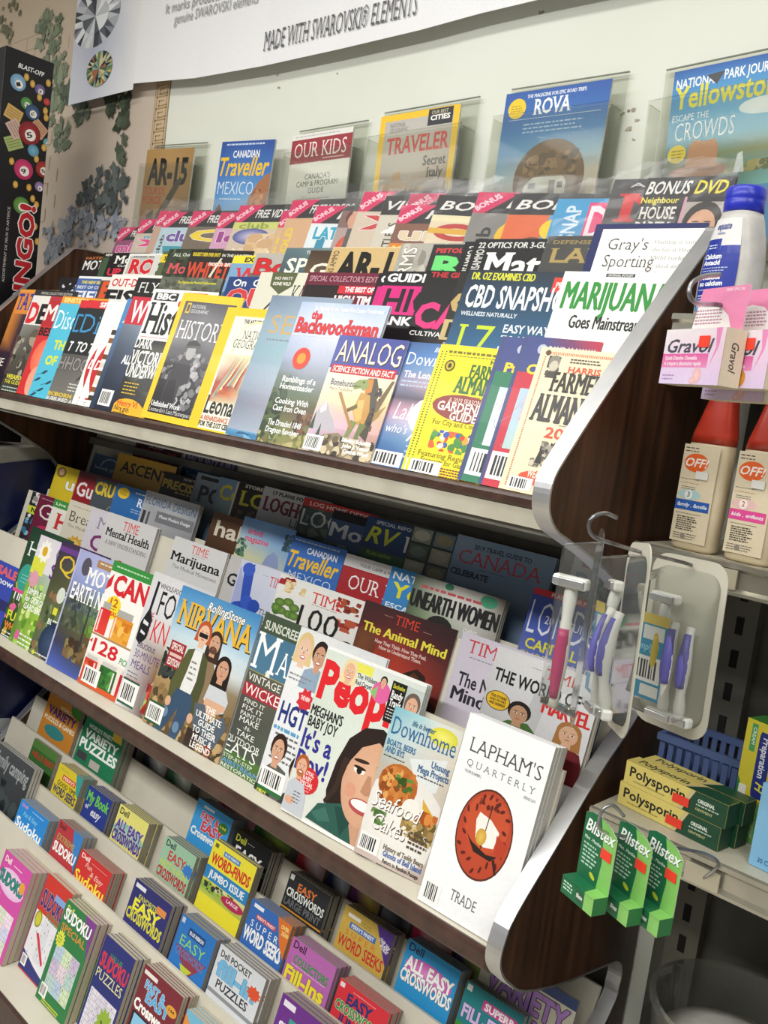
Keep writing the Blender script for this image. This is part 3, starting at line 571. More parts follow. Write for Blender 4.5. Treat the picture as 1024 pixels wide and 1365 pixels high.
book('u3', (634, 320.8), 0.212, 'black shooting magazine with heavy white title above the blue herbal cover', lambda a: [a.T('22 OPTICS FOR 3-GUN COMP', 0.05, 0.12, 0.075, 'dcdcd8', w=0.9, st='b'), a.T('Match', 0.16, 0.50, 0.32, 'f6f5f0', w=1.05*0.78, st='S'), a.T('GUNSAMMO', 0.12, 0.56, 0.075, 'dcdad4', w=0.42, rot=1.57)], '121214')
book('u3', (731, 317), 0.205, 'glossy charcoal magazine with gold serif lands title', lambda a: [a.X(0, 0, 1, 1, '37342f 3d3a35 4a4740/2f2d2b 3b3935 55524a/2b2926 33312d 403d37'), a.T('DEFENSE  PRECISION', 0.06, 0.1, 0.045, 'a88f4e', w=0.8), a.T('LANDS', 0.06, 0.33, 0.17, 'bfa35a', w=0.86, st='S'), a.L('6d6a4e', (0, 0.5), (0.25, 0.45), (0.2, 0.7), (0, 0.75))], '33302c', bag=True)
book('u3', (795, 301), 0.2, 'navy blue magazine edge standing behind the white sporting journal', lambda a: [], '20285e')
book('u3', (804, 307.5), 0.216, 'plain white sporting journal with thin grey serif title', lambda a: [a.R(0.03, 0.03, 0.985, 1.2, 'f1f0ea'), a.R(0.035, 0.035, 0.98, 1.19, 'f9f8f3'), a.T("Gray's", 0.10, 0.24, 0.13, '4a4742', w=0.4, st='s'), a.T('Sporting', 0.10, 0.44, 0.14, '4a4742', w=0.5, st='s'), a.T('Journal', 0.10, 0.64, 0.14, '4a4742', w=0.42, st='s')]+[a.T(s, 0.55, 0.17+0.09*i, 0.045, '9b9890', w=0.40, st='s') for i, s in enumerate(('Hunting is only', 'the fun at Home', 'Wild turkeys', 'for shock and awe', 'Tolerating the', 'joy of spring', 'Keeping whole'))], 'fbfaf6')

# ---- upper tier, second row
book('u2', (80, 370), 0.2, 'black magazine with small white skull marks by the wooden end panel', lambda a: [a.B(0.1, 0.05, 0.9, 0.35, 22, 0.03, 'd8d8d4 8f8f8c'), a.R(0.3, 0.34, 1, 0.42, 'b3242c')], '1b1a1c')
book('u2', (105.5, 369), 0.205, 'blue field magazine with white serif title and yellow lines', lambda a: [a.R(0, 0, 1, 0.05, 'eef0f0'), a.T('THE NEW SEASON ISSUE', 0.1, 0.16, 0.06, 'e9d84a', w=0.8, st='B'), a.T('BEST OF COUNTRY', 0.05, 0.27, 0.06, 'e8ece8', w=0.85, st='b'), a.T('FIELD', 0.03, 0.55, 0.22, 'f3f4f4', w=0.92, st='S')], '4a68a8')
book('u2', (136, 371), 0.2, 'brown magazine with chunky orange letters', lambda a: [a.R(0, 0, 1, 0.06, 'e8e4da'), a.T('BU', 0.06, 0.42, 0.32, 'e0572a', w=0.62, st='B'), a.B(0, 0.45, 1, 1.2, 40, 0.07, '4a423a 5b5147 3a332d')], '4a3f36')
book('u2', (150, 366.7), 0.205, 'white fishing magazine with red top line and black capitals', lambda a: [a.T('OUT-DOOR', 0.05, 0.24, 0.15, 'd1322c', w=0.9, st='b'), a.T('FISH', 0.0, 0.62, 0.29, '141414', w=0.98, st='B')], 'efede8')
book('u2', (184, 371.6), 0.205, 'black fly fishing magazine with thin white serif lines', lambda a: [a.T('FLY', 0.08, 0.3, 0.21, 'e9e9e4', w=0.38, st='s'), a.T('FISHERMAN', 0.04, 0.62, 0.22, 'e9e9e4', w=0.98*0.95, st='s'), a.L('7d8a3c', (0.55, 0.24), (0.75, 0.16), (0.7, 0.28))], '1e1f1f')
book('u2', (216, 370), 0.215, 'grey green fur and game magazine with dark red painted title', lambda a: [a.B(0, 0, 1, 1, 120, 0.06, '5e6354 6e7262 4c5145 7b7e6c 55503f'), a.T('The Magazine for Practical Outdoorsmen', 0.3, 0.12, 0.05, 'd7d23c', w=0.62, st='b'), a.T('Fur-Fish-Game', 0.02, 0.50, 0.24, 'b5302a', w=0.97, st='S', out=('3a1512', 0.007))], '656a5a')
book('u2', (306, 369), 0.205, 'blue provincial outdoors magazine with red bubble letters', lambda a: [a.T('On  Ontario', 0.1, 0.17, 0.12, 'f3f3ef', w=0.86, st='b'), a.T('OUT', 0.06, 0.52, 0.29, 'd23a3c', w=0.9, st='B', out=('f0c8c4', 0.01)), a.T('of doors', 0.3, 0.62, 0.06, 'e8e8e4', w=0.4)], '27417c')
book('u2', (348, 364), 0.21, 'cream magazine with large thin black letters and an olive shield', lambda a: [a.L('59603f', (0.17, 0.0), (0.52, 0.0), (0.5, 0.22), (0.35, 0.36), (0.19, 0.22)), a.T('NO MATT', 0.23, 0.12, 0.05, 'e3e3d4', w=0.24, st='B'), a.T('GONE WILD', 0.22, 0.21, 0.05, 'e3e3d4', w=0.25, st='B'), a.T('KAYAK', 0.52, 0.50, 0.30, '2b2a28', w=0.46, st='s'), a.L('2b2a28', (0.34, 0.36), (0.5, 0.7), (0.47, 0.7), (0.33, 0.4)), a.L('2b2a28', (0.34, 0.36), (0.16, 0.7), (0.19, 0.7), (0.35, 0.4))], 'dedcc9')
book('u2', (411.5, 364), 0.212, 'maroon collector edition magazine with red and white boxed words', lambda a: [a.X(0, 0, 1, 0.7, '6a1c34 741f38 6c1d35/4d1626 5c1a2e 4f1727'), a.T("SPECIAL COLLECTOR'S EDITION", 0.04, 0.14, 0.085, 'd3a4b0', w=0.94, st='n'), a.R(0.02, 0.2, 0.5, 0.7, '1d1115'), a.R(0.44, 0.20, 0.92, 0.32, 'd3293a'), a.T('THE BEST OF', 0.52, 0.29, 0.07, 'f4eeee', w=0.34, st='B'), a.T('HIGH TIMES', 0.43, 0.50, 0.15, 'f6f3f0', w=0.52, st='b', out=('8e1a28', 0.012)), a.T('BEST', 0.05, 0.56, 0.12, 'f0ecea', w=0.26, st='b')], '5a182c')
book('u2', (506, 365), 0.2, 'black and pink guide, partly hidden behind its twin copy', lambda a: [a.T('GUIDE TO', 0.04, 0.14, 0.1, 'f0eeee', w=0.7, st='B'), a.R(0.03, 0.2, 1, 0.75, 'd3247f')], '18151a')
book('u2', (516, 362.5), 0.205, 'black guide with a pink panel of tall black letters', lambda a: [a.T('GUIDE TO HI', 0.03, 0.15, 0.11, 'f3f1f0', w=0.93, st='B'), a.R(0.0, 0.21, 0.97, 0.62, 'd8267f'), a.T('HIGH', 0.07, 0.57, 0.31, '1d141b', w=0.8, st='b'), a.T('BANKNEST', 0.02, 0.76, 0.11, 'f0eeee', w=0.8, st='B')], '17141a')
book('u2', (569.5, 363), 0.205, 'black growing magazine with pink letters and a small red heading', lambda a: [a.T('THE GROWER', 0.05, 0.09, 0.065, 'c3282f', w=0.6, st='B'), a.L('efeff0', (0.46, 0.12), (0.5, 0.12), (0.42, 0.42), (0.36, 0.42)), a.T('CA', 0.02, 0.78, 0.32, 'e8317f', w=0.46, st='B'), a.T('CULTIVATION', 0.02, 0.9, 0.06, 'e9e9e8', w=0.5), a.T('Everything You', 0.02, 1.08, 0.06, 'f0f0f0', w=0.5), a.T('GROWING', 0.0, 1.17, 0.08, 'e8317f', w=0.5, st='B')], '141214')
book('u2', (612.7, 366), 0.2, 'dark brown magazine showing only a gold C beside the blue herbal cover', lambda a: [a.T('C', 0.0, 0.56, 0.3, 'bfa566', w=0.3, st='S'), a.T('[', 0.0, 0.85, 0.2, 'c7b27c', w=0.1), a.B(0, 0.95, 0.4, 1.2, 20, 0.06, '8c8378 a69c8e 6e665c')], '211d1a')
book('u2', (625, 362), 0.21, 'dark blue health magazine with white capitals and a yellow seventeen', lambda a: [a.X(0, 0, 1, 1.35, '232b38 28323f 2b3440/1f3f5c 234a68 24506f/2a6089 2d6a94 2b678f/2a6089 2d6a94 2b678f'), a.T('DR. OZ EXAMINES CBD', 0.05, 0.11, 0.08, 'd8d838', w=0.55, st='b'), a.R(0.76, 0.06, 1, 0.22, 'd6402f'), a.T('PREMIUM', 0.79, 0.17, 0.06, 'f0dcd4', w=0.2), a.T('CBD SNAPSHOT', 0.05, 0.42, 0.24, 'f3f4f4', w=0.93, st='b'), a.T('WELLNESS NATURALLY', 0.05, 0.52, 0.045, 'dbe2e8', w=0.5), a.T('17', 0.08, 0.98, 0.36, 'c9dc2e', w=0.32, st='s'), a.T('EASY WAYS', 0.47, 0.68, 0.085, 'eef2f4', w=0.42, st='b'), a.T('TO LIVE', 0.47, 0.80, 0.085, 'eef2f4', w=0.29, st='b'), a.T('HEALTHIER', 0.47, 0.92, 0.085, 'eef2f4', w=0.42, st='b'), a.E(0.45, 1.5, 0.6, 0.34, 'eef0f0')], '28323f', ds=0.72)
def leafart(a):
    a.R(0.4, 0.012, 0.66, 0.04, '2a2a2a'); a.T('CENTENNIAL SPOTLIGHT', 0.415, 0.035, 0.018, 'e6e6e6', w=0.23)
    a.T('MARIJUANA', 0.06, 0.31, 0.225, '2f8f3a', w=0.93, st='b'); a.T('Goes Mainstream', 0.19, 0.47, 0.105, '222222', w=0.66, st='b')
    for cx, cy, s in ((0.15, 0.95, 0.30), (0.42, 1.0, 0.34), (0.68, 0.98, 0.32), (0.9, 1.0, 0.34), (0.3, 1.1, 0.3), (0.8, 1.15, 0.3)):
        for k in range(-3, 4):
            t = k*0.42; l = s*(1-0.1*abs(k)); q = l*0.17; ux, uy = math.sin(t), -math.cos(t)
            pts = [(cx, cy)]
            for j, wd in ((0.25, 0.7), (0.5, 1.0), (0.75, 0.6)): pts.append((cx+ux*l*j-uy*q*wd, cy+uy*l*j+ux*q*wd))
            pts.append((cx+ux*l, cy+uy*l))
            for j, wd in ((0.75, 0.6), (0.5, 1.0), (0.25, 0.7)): pts.append((cx+ux*l*j+uy*q*wd, cy+uy*l*j-ux*q*wd))
            a.L(('2f5a2c', '3d6e35', '264c27', '477a3c')[(k+3) % 4], *pts); a.L('77a35c', (cx, cy), (cx+ux*l*0.5+0.004, cy+uy*l*0.5), (cx+ux*l, cy+uy*l))
book('u2', (753, 363.5), 0.212, 'white magazine with green title above a spray of green leaves', leafart, 'f3f2ec', ds=0.9)

# ---- upper tier, front row
book('u1', (28, 386), 0.203, 'orange and purple magazine by the dark wood end panel of the top tier', lambda a: [a.T('TATTOO', 0.03, 0.26, 0.2, '3a3a8c', w=0.95, st='S'), a.R(0, 0, 1, 0.03, 'e79a3c'), a.X(0, 0.32, 1, 1.33, 'd98a3c 3a2838 2c2032 2a2030/d98a44 35262f 4a343a 2c2030/402c3a 2c2032 c98f74 3a2830/241d30 241c2c a06a58 2c2030/1f1b30 221d2e 2a2230 1f1b28'), a.T('ME', 0.0, 1.0, 0.1, 'e6e0d8', w=0.25, st='B'), a.T('TOO', 0.0, 1.26, 0.14, 'e6e0e8', w=0.3, st='S')], 'e08a34')
def dnd(a):
    a.R(0, 0, 1, 0.075, '262527'); a.T("SPECIAL COLLECTOR'S EDITION", 0.16, 0.055, 0.03, 'b9b4ac', w=0.72)
    a.T('D', 0.02, 0.42, 0.24, 'd7262e', w=0.24, st='B'); a.T('EF', 0.27, 0.42, 0.23, '1b1b1c', w=0.4, st='B'); a.T('THE FREE WORLD', 0.04, 0.52, 0.06, 'eceae6', w=0.8, st='b', out=('77736c', 0.004))
    a.X(0, 0.45, 1, 1.33, '8a8880 7a776f 6a675f 77746c/6c6a62 504c45 8d8577 5b564d/5a564d 3f3b34 6e675b 4a453d/45423c 39362f 57524a 3b3831/3c4036 3a3a34 2f3530 35352f')
    a.B(0, 0.6, 0.9, 1.15, 70, 0.05, '8b8576 5b5448 39342c a39c8b 6d6656 2c2822'); a.E(0.38, 0.62, 0.1, 0.09, 'a3927c'); a.L('5d594a', (0.24, 0.6), (0.3, 0.5), (0.46, 0.5), (0.54, 0.6)); a.T('WEAPONS', 0.05, 1.14, 0.05, 'd9d23c', w=0.5, st='B'); a.T('THE GLIDERMEN', 0.05, 1.2, 0.045, 'd9d23c', w=0.6, st='B'); a.N(0.05, 1.24, 0.7, 2, 0.04, 'b5ccc0')
book('u1', (47.7, 387), 0.205, 'magazine with red D and black E over a grey soldiers photo', dnd, 'e6e3dc')
book('u1', (68, 396), 0.2, 'red magazine with thick white M, tucked beside the turquoise cover', lambda a: [a.R(0, 0, 1, 0.06, 'b5303a'), a.R(0, 0.06, 1, 0.4, 'b6272f'), a.T('MAN', 0.02, 0.32, 0.21, 'f0ece6', w=0.75, st='B'), a.T('BEST', 0.02, 0.52, 0.1, '2a1414', w=0.4, st='B'), a.E(0.3, 0.8, 0.24, 0.24, 'f0664a', 'f28a6c'), a.E(0.28, 1.12, 0.14, 0.2, 'f2a184')], 'cf2f33')
def cyan(a):
    a.R(0, 0, 1, 0.09, 'e79a2c'); a.T('EINSTEIN', 0.06, 0.075, 0.055, 'f3dc8a', w=0.5, st='B'); a.T('Discover', 0.03, 0.42, 0.24, 'f3f6f6', w=1.3*0.72, st='s'); a.T('THE', 0.18, 0.68, 0.11, 'd9e23c', w=0.34, st='B'); a.T('OF', 0.12, 0.88, 0.11, 'd9e23c', w=0.25, st='B')
    for u, d in ((0.2, 0.98), (0.1, 1.08), (0.36, 1.1), (0.24, 1.2), (0.12, 1.27)): a.E(u, d, 0.06, 0.018, '2d4a55', rot=-0.4); a.L('2d4a55', (u-0.05, d+0.01), (u-0.16, d+0.045), (u-0.16, d+0.05), (u-0.05, d+0.018))
book('u1', (84, 396), 0.203, 'turquoise science magazine with swimming dark specks below a white title', cyan, '52bcd8')
def blackdi(a):
    a.R(0, 0, 1, 0.1, 'd32a34'); a.T('SPECIAL', 0.25, 0.08, 0.06, 'f3e4e0', w=0.6, st='B'); a.T('Dis', 0.03, 0.42, 0.24, '3a8fc4', w=0.5, st='s'); a.T('TO THE', 0.08, 0.66, 0.12, 'f2f2ee', w=0.55, st='i')
    a.X(0, 0.7, 1, 1.33, '55534f 605e59 66635e/6a6863 74716b 7a776f/77746d 7f7b73 88847b'); a.T('HOOVER', 0.0, 0.9, 0.16, '8e8b86', w=0.8, st='b', out=('3a3836', 0.01)); a.T('AND', 0.3, 1.02, 0.09, '2a2826', w=0.4, st='i'); a.N(0.2, 1.06, 0.9, 3, 0.04, 'd6d3cc'); a.T('BORN IN', 0.0, 1.24, 0.045, 'd9b83c', w=0.5, st='B'); a.T('BURIED AT HOME', 0.0, 1.3, 0.045, 'e9e7e2', w=0.7, st='B')
book('u1', (108.5, 401.5), 0.2, 'black science magazine sliver behind its twin with the red top strip', blackdi, '1f2224')
book('u1', (118.6, 401.5), 0.203, 'black science magazine with red top strip and blue title over grey bricks', blackdi, '1f2224')
def lens(a):
    a.R(0, 0, 1, 0.03, 'dcdcd8')
    pts = [(0.24+0.24*math.sin(math.pi*k/14), 0.42+0.86*k/14) for k in range(15)]+[(0.24-0.2*math.sin(math.pi*k/14), 0.42+0.86*k/14) for k in range(14, -1, -1)]
    a.L('c4272c', *pts); a.T('DIVING', 0.06, 0.86, 0.11, 'f4f2ee', w=0.6, st='i'); a.R(0.1, 1.2, 0.3, 1.225, 'd0453c'); a.R(0.35, 1.2, 0.55, 1.225, 'd0453c'); a.N(0.1, 1.25, 0.6, 2, 0.03, '9a9690')
book('u1', (145, 400), 0.2, 'white magazine with red lens shape, behind its matching copy', lens, 'efeee9')
book('u1', (153, 401), 0.2, 'white magazine with red lens shape and slanted white word, in front of its copy', lens, 'f3f2ed')
book('u1', (163, 403), 0.2, 'white and brown striped magazine sliver beside the red lens cover', lambda a: [a.T('SA', 0.1, 0.3, 0.16, '3a3a3c', w=0.3, st='s')]+[a.R(0, 0.36+0.1*i, 1, 0.42+0.1*i, c) for i, c in enumerate(('3a2c20', '8c5a2c', 'e8e0d0', '6b4220', 'd9d0bc', '7a4a22', 'e4dccb', '8a5526', '4a3320'))], 'e9e8e3')
book('u1', (170, 400), 0.2, 'blue topped magazine edge beside the war history cover', lambda a: [a.R(0, 0, 1, 0.4, '4a87bd'), a.T('A', 0.05, 0.28, 0.18, 'e9eef0', w=0.2, st='S'), a.X(0, 0.35, 1, 1.33, '5a7ba3 4a5f80/3a4c66 33405a/2a3850 1f2a3e')], '3c4d68')
def war(a):
    a.R(0, 0, 1, 0.32, 'c3283a'); a.T('WW', 0.06, 0.29, 0.24, 'f4f0ec', w=0.5, st='b'); a.T('II', 0.6, 0.29, 0.24, 'f4f0ec', w=0.2, st='b')
    a.X(0, 0.32, 1, 1.33, '6e7888 8290a2 9aa6b4 7a8696/4c5668 5a6678 6c7888 566274/343c50 3c465a 4c5668 444e62/232a3c 272f42 343e52 2c3448/1a2032 1d2436 262e42 222a3c')
    a.T('OVER', 0.52, 0.62, 0.24, 'f6f6f4', w=0.46, st='B'); a.T('ALLIED', 0.2, 0.76, 0.09, 'eef0f2', w=0.3, st='B'); a.T('TO', 0.38, 0.88, 0.09, 'eef0f2', w=0.14, st='B'); a.N(0.5, 0.82, 0.95, 4, 0.06, 'd2d8de')
    a.L('1b2130', (0.42, 0.98), (0.47, 0.83), (0.52, 0.86), (0.5, 1.0)); a.L('3f5460', (0.38, 1.33), (0.42, 1.02), (0.5, 0.98), (0.58, 1.05), (0.6, 1.33)); a.B(0.4, 1.0, 0.58, 1.3, 20, 0.04, '6f8890 8ba2a8 4a5f68'); a.bar(0.04, -0.23, 0.22, 0.18)
book('u1', (177, 397), 0.205, 'dark blue war history magazine with red band and white letters', war, '343c50')
def bbc(a):
    a.R(0.03, 0.03, 0.16, 0.11, 'e9e7e2'); a.R(0.04, 0.035, 0.42, 0.12, '1f1f20'); a.T('BBC', 0.08, 0.105, 0.06, 'f2f2f0', w=0.3, st='B'); a.R(0.55, 0.02, 0.85, 0.14, 'd0282e'); a.T('VIKINGS', 0.58, 0.115, 0.07, 'f4ecea', w=0.26, st='B'); a.T('History', 0.03, 0.46, 0.31, '1c1c1d', w=0.93, st='S'); a.E(0.485, 0.14, 0.035, 0.035, 'd0282e'); a.R(0.03, 0.50, 0.97, 0.505, 'c03a3a')
    a.X(0, 0.53, 1, 1.33, '2a2a2c 333336 3a3a3c/3a3b3d 77766c c9c39a/2e2f32 8a8878 f0e8b8/27292c 4a4b48 9a967c/1d1f22 26282a 3a3a36'); a.T('DARK', 0.0, 0.62, 0.10, 'f2f2ee', w=0.3, st='S'); a.T('VICTORIAN', 0.0, 0.78, 0.13, 'f6f6f2', w=0.66, st='S'); a.T('UNDERWORLD', 0.0, 0.92, 0.13, 'f6f6f2', w=0.75, st='S'); a.E(0.42, 0.98, 0.22, 0.07, '4a4c4c'); a.N(0.05, 0.98, 0.3, 4, 0.035, 'd9b33c')
    a.E(0.22, 1.34, 0.34, 0.2, 'edb32a'); a.T('Henry VI', 0.04, 1.22, 0.055, 'd2422a', w=0.34, st='S'); a.T('Nice guy,', 0.02, 1.27, 0.045, '5a3a1c', w=0.26, st='S'); a.T('terrible', 0.02, 1.32, 0.045, '5a3a1c', w=0.2, st='S')
book('u1', (206, 387), 0.21, 'white topped history magazine with dark stormy photo and yellow disc', bbc, 'f1f0eb')
def ngh(a):
    a.R(0, 0, 1, 1.6, 'f4c51c'); a.X(0.085, 0.09, 0.93, -0.07, '4a4850 55535a 4f4d55/6a686e 7a787e 6c6a70/8a888c 77757a 5e5c60/56545a 4a484c 66646a/2c2a2e 3a383c 55535a/232124 2b292c 4a484c/1b191b 232124 2f2d30/151315 1a181a 1f1d1f')
    a.R(0.13, 0.11, 0.20, 0.23, 'd9b83a'); a.R(0.145, 0.13, 0.185, 0.21, '55535a'); a.T('NATIONAL', 0.22, 0.165, 0.04, 'e0dfe2', w=0.24, st='s'); a.T('GEOGRAPHIC', 0.22, 0.22, 0.04, 'e0dfe2', w=0.30, st='s'); a.T('HISTORY', 0.12, 0.52, 0.21, 'e4e3e4', w=0.8, st='s')
    a.B(0.35, 0.66, 0.92, 1.3, 150, 0.045, '77757a 8c8a8e a3a1a4 55535a 3a383c b9b7b9 2c2a2e 66646a'); a.B(0.09, 0.7, 0.35, 1.0, 30, 0.04, '8c8a8e 55535a 3a383c')
    a.L('39373c', (0.24, 1.32), (0.22, 0.95), (0.3, 0.78), (0.42, 0.70), (0.52, 0.78), (0.58, 0.92), (0.56, 1.0), (0.46, 1.05), (0.48, 1.32)); a.L('28262a', (0.24, 1.32), (0.26, 1.0), (0.38, 0.98), (0.48, 1.32)); a.E(0.46, 0.655, 0.075, 0.095, 'a6a3a4'); a.L('1f1d21', (0.34, 0.62), (0.37, 0.545), (0.48, 0.52), (0.58, 0.565), (0.57, 0.605)); a.L('4c4a50', (0.33, 0.62), (0.60, 0.60), (0.58, 0.575), (0.36, 0.59))
    a.E(0.62, 0.90, 0.05, 0.04, 'b5b2b3'); a.T('Unfinished Work', 0.10, -0.15, 0.055, 'f0efee', w=0.5, st='S'); a.T("Leonardo's Last Masterpiece", 0.10, -0.09, 0.045, 'e4e3e2', w=0.72, st='s')
book('u1', (244, 393.5), 0.176, 'yellow bordered history magazine with grey photo of capped officer among soldiers', ngh, 'f4c51c', t=0.003, nom=1.45)
def ng(a):
    a.R(0, 0, 1, 1.6, 'f4c51c'); a.R(0.17, 0.10, 0.9, -0.02, 'ece9d6'); a.T('THE ART ISSUE', 0.34, 0.18, 0.045, '3c3a34', w=0.32, st='B'); a.T('NATIONAL', 0.40, 0.36, 0.10, '3c3a34', w=0.48, st='s'); a.T('GEOGRAPHIC', 0.29, 0.47, 0.10, '3c3a34', w=0.6, st='s')
    a.E(0.6, 0.42, 0.30, 0.28, 'd9d59c', 'ece9d6')
    a.E(0.58, 0.42, 0.27, 0.25, 'ece9d6'); a.T('NATIONAL', 0.40, 0.36, 0.10, '3c3a34', w=0.48, st='s'); a.T('GEOGRAPHIC', 0.29, 0.47, 0.10, '3c3a34', w=0.6, st='s')
    a.X(0.2, 0.55, 0.9, 1.12, 'e6e0c8 e4d9b8 f0d49a f4d8a8/dfd8c0 d9b08a f3e3b0 e8b890/c9a890 b55a4a e9c090 d9a888/b5584a 8c3038 d98a5c e4c8a8/a04a3c c2653c d9b088 dcd6bc/c9b090 d9c8a0 cfd2b8 b9c8b0')
    for k in range(16): q = k/16; a.L(('c46a4a', '9fb0a0', '7c8f88', 'd99a5c', 'e9d8b0', '8c3038')[k % 6], (0.2+0.5*q, 1.1-0.2*math.sin(q*3)), (0.3+0.4*q, 0.85-0.1*q), (0.42+0.36*q, 0.58), (0.425+0.36*q, 0.58), (0.32+0.4*q, 0.86-0.1*q), (0.22+0.5*q, 1.12-0.2*math.sin(q*3)))
    a.T('Leonardo', 0.18, -0.20, 0.20, '2a2825', w=0.74, st='b'); a.T('A RENAISSANCE MAN', 0.17, -0.115, 0.055, 'c2532f', w=0.6, st='B'); a.T('FOR THE 21ST CENTURY', 0.17, -0.045, 0.055, '3a352c', w=0.66, st='B')
book('u1', (304, 411), 0.175, 'yellow bordered magazine with flame like drawing on a cream panel', ng, 'f4c51c', t=0.003, nom=1.45)
def sea(a):
    a.X(0, 0, 1, 1.5, '6f8098 8b9bb0 93a2b4/8fa3b5 9cb2bf a4bac4/8aa9b8 9abac4 9fbcc6/8f9fb4 a4b4c2 a0b2be/7f8698 9a9aa8 8f98a6/9aa4b6 a6b2c2 aab8c6/8fb0cc 9cbcd2 a6c2d4')
    a.T('SEA', 0.10, 0.35, 0.17, 'c9a366', w=0.55, st='s'); a.N(0.12, 0.4, 0.7, 1, 0.04, '7f8a98'); a.X(0, 1.24, 1, -0.001, '5a93bc 6aa3c8 5f96b8/2f6a94 3f7ca6 35709a'); a.B(0, 1.25, 1, 1.5, 70, 0.03, '3f7aa4 6fa6c6 2a5f88 8fbcd4', 3)
    a.L('3a3a40', (0.42, 1.24), (0.46, 1.14), (0.56, 1.1), (0.7, 1.08), (0.95, 1.12), (0.95, 1.24), (0.6, 1.26))
    for u in (0.55, 0.66, 0.8): a.L('4a4a50', (u, 1.12), (u+0.05, 0.8), (u+0.06, 0.8), (u+0.02, 1.12))
book('u1', (363, 395), 0.205, 'pale blue sea magazine with gold title and small dark sailing ship', sea, '8fa6b8')
def backw(a):
    a.X(0, 0, 1, 1.35, 'aebfe0 c3cfe6 b2c3e2 bccbe6/c6d0e6 d6dcec d0d8ea c9d3e8/b6c0da cdd3e4 d6dae8 c2cbe0/a5b0cc b9c0d4 b4bccf aab5cf/6c7a74 8d94a0 8f96a4 7c8894/54654c 5f6f55 6e7460 5a6650/4c5f3c 6a5f48 6a5540 4c5c3c/5f6a40 80854f 7b7f4c 6b7040/6f6a44 8c8658 77804a 66703c')
    a.B(0.0, 0.8, 0.2, 1.35, 60, 0.05, '35452f 46563a 2a3826 52633f'); a.B(0.55, 0.72, 1, 1.1, 60, 0.045, '42553c 556848 384a34 6a3f34'); a.B(0.35, 0.98, 0.75, 1.18, 34, 0.04, '5c3f2e 7a5540 3f2c22 8a6a52 4a3528'); a.B(0, 1.16, 1, 1.35, 90, 0.03, '8a8f54 a39c62 5f6f3c 77683f b5aa78 4f6138')
    for u in (0.62, 0.72, 0.16): a.L('3f5238', (u, 0.66), (u+0.05, 1.0), (u-0.05, 1.0))
    a.T('The Magazine for the Twenty-First Century Frontiersman', 0.18, 0.075, 0.04, 'f2f4f8', w=0.78, st='i'); a.T('the', 0.17, 0.15, 0.07, 'd6353c', w=0.13, st='B'); a.T('Backwoodsman', 0.03, 0.28, 0.13, 'd6353c', w=0.94, st='S', out=('a3202a', 0.004)); a.N(0.02, 0.30, 0.9, 1, 0.03, 'f4f6fa')
    a.E(0.22, 0.52, 0.10, 0.10, 'dd4a34'); a.E(0.22, 0.52, 0.05, 0.05, 'e79a3c')
    for i, s in enumerate(('Ramblings of a', 'Homesteader', '', 'Cooking With', 'Cast Iron Oven', '', 'The Dreaded 1848', 'Dragoon Revolver')): a.T(s or ' ', 0.08, 0.74+0.066*i, 0.05, 'f2f2f0', w=0.4 if s else None, st='b') if s else None
book('u1', (402.7, 403.6), 0.208, 'woodland painting magazine with fat red title on pale blue sky', backw, 'b9c6e0', n=1, short='woodland painting magazine')
def downh_b(a):
    a.X(0, 0, 1, 1.5, '3a5a8c 4a74b0 5c86bc/4470b0 5f8ac4 6f96c8/5f82b4 86a4c8 8fa8c8/8a8aa8 c0a8b4 c9b0b8/4a4658 5c5464 7a7078/b488a4 d8a8bc e0b8c4/7c88b4 c0c4dc e6e6ec/4a74a8 6a94bc 8fb0cc/2f5a94 3f6aa0 5580ac/2a5490 30609a 3f6ca0')
    a.T('life is better', 0.42, 0.10, 0.055, 'e3e9f2', w=0.5, st='i'); a.T('Downhome', 0.08, 0.27, 0.15, 'f2f4f6', w=0.9, st='s'); a.T('The Lonely Places', 0.1, 0.42, 0.075, 'f4f4f6', w=0.8, st='S'); a.N(0.1, 0.46, 0.6, 2, 0.05, 'b9cbe2'); a.E(0.75, 0.85, 0.4, 0.26, 'e8e8ee', 'ffffff'); a.T('Labrador', 0.14, 0.92, 0.2, 'f6e6ee', w=0.75, st='c'); a.T("who's", 0.1, 1.08, 0.1, 'f0f2f6', w=0.3, st='c'); a.T('70', 0.42, 1.16, 0.22, 'f6f8fa', w=0.3, st='c'); a.N(0.45, 1.2, 0.8, 3, 0.06, 'a9c2dc'); a.bar(0.03, -0.18, 0.42, 0.17)
book('u1', (543, 456), 0.146, 'blue digest with white serif title and pink sunset clouds, beside the dinosaur digest', downh_b, '4470b0', t=0.003, nom=1.48)
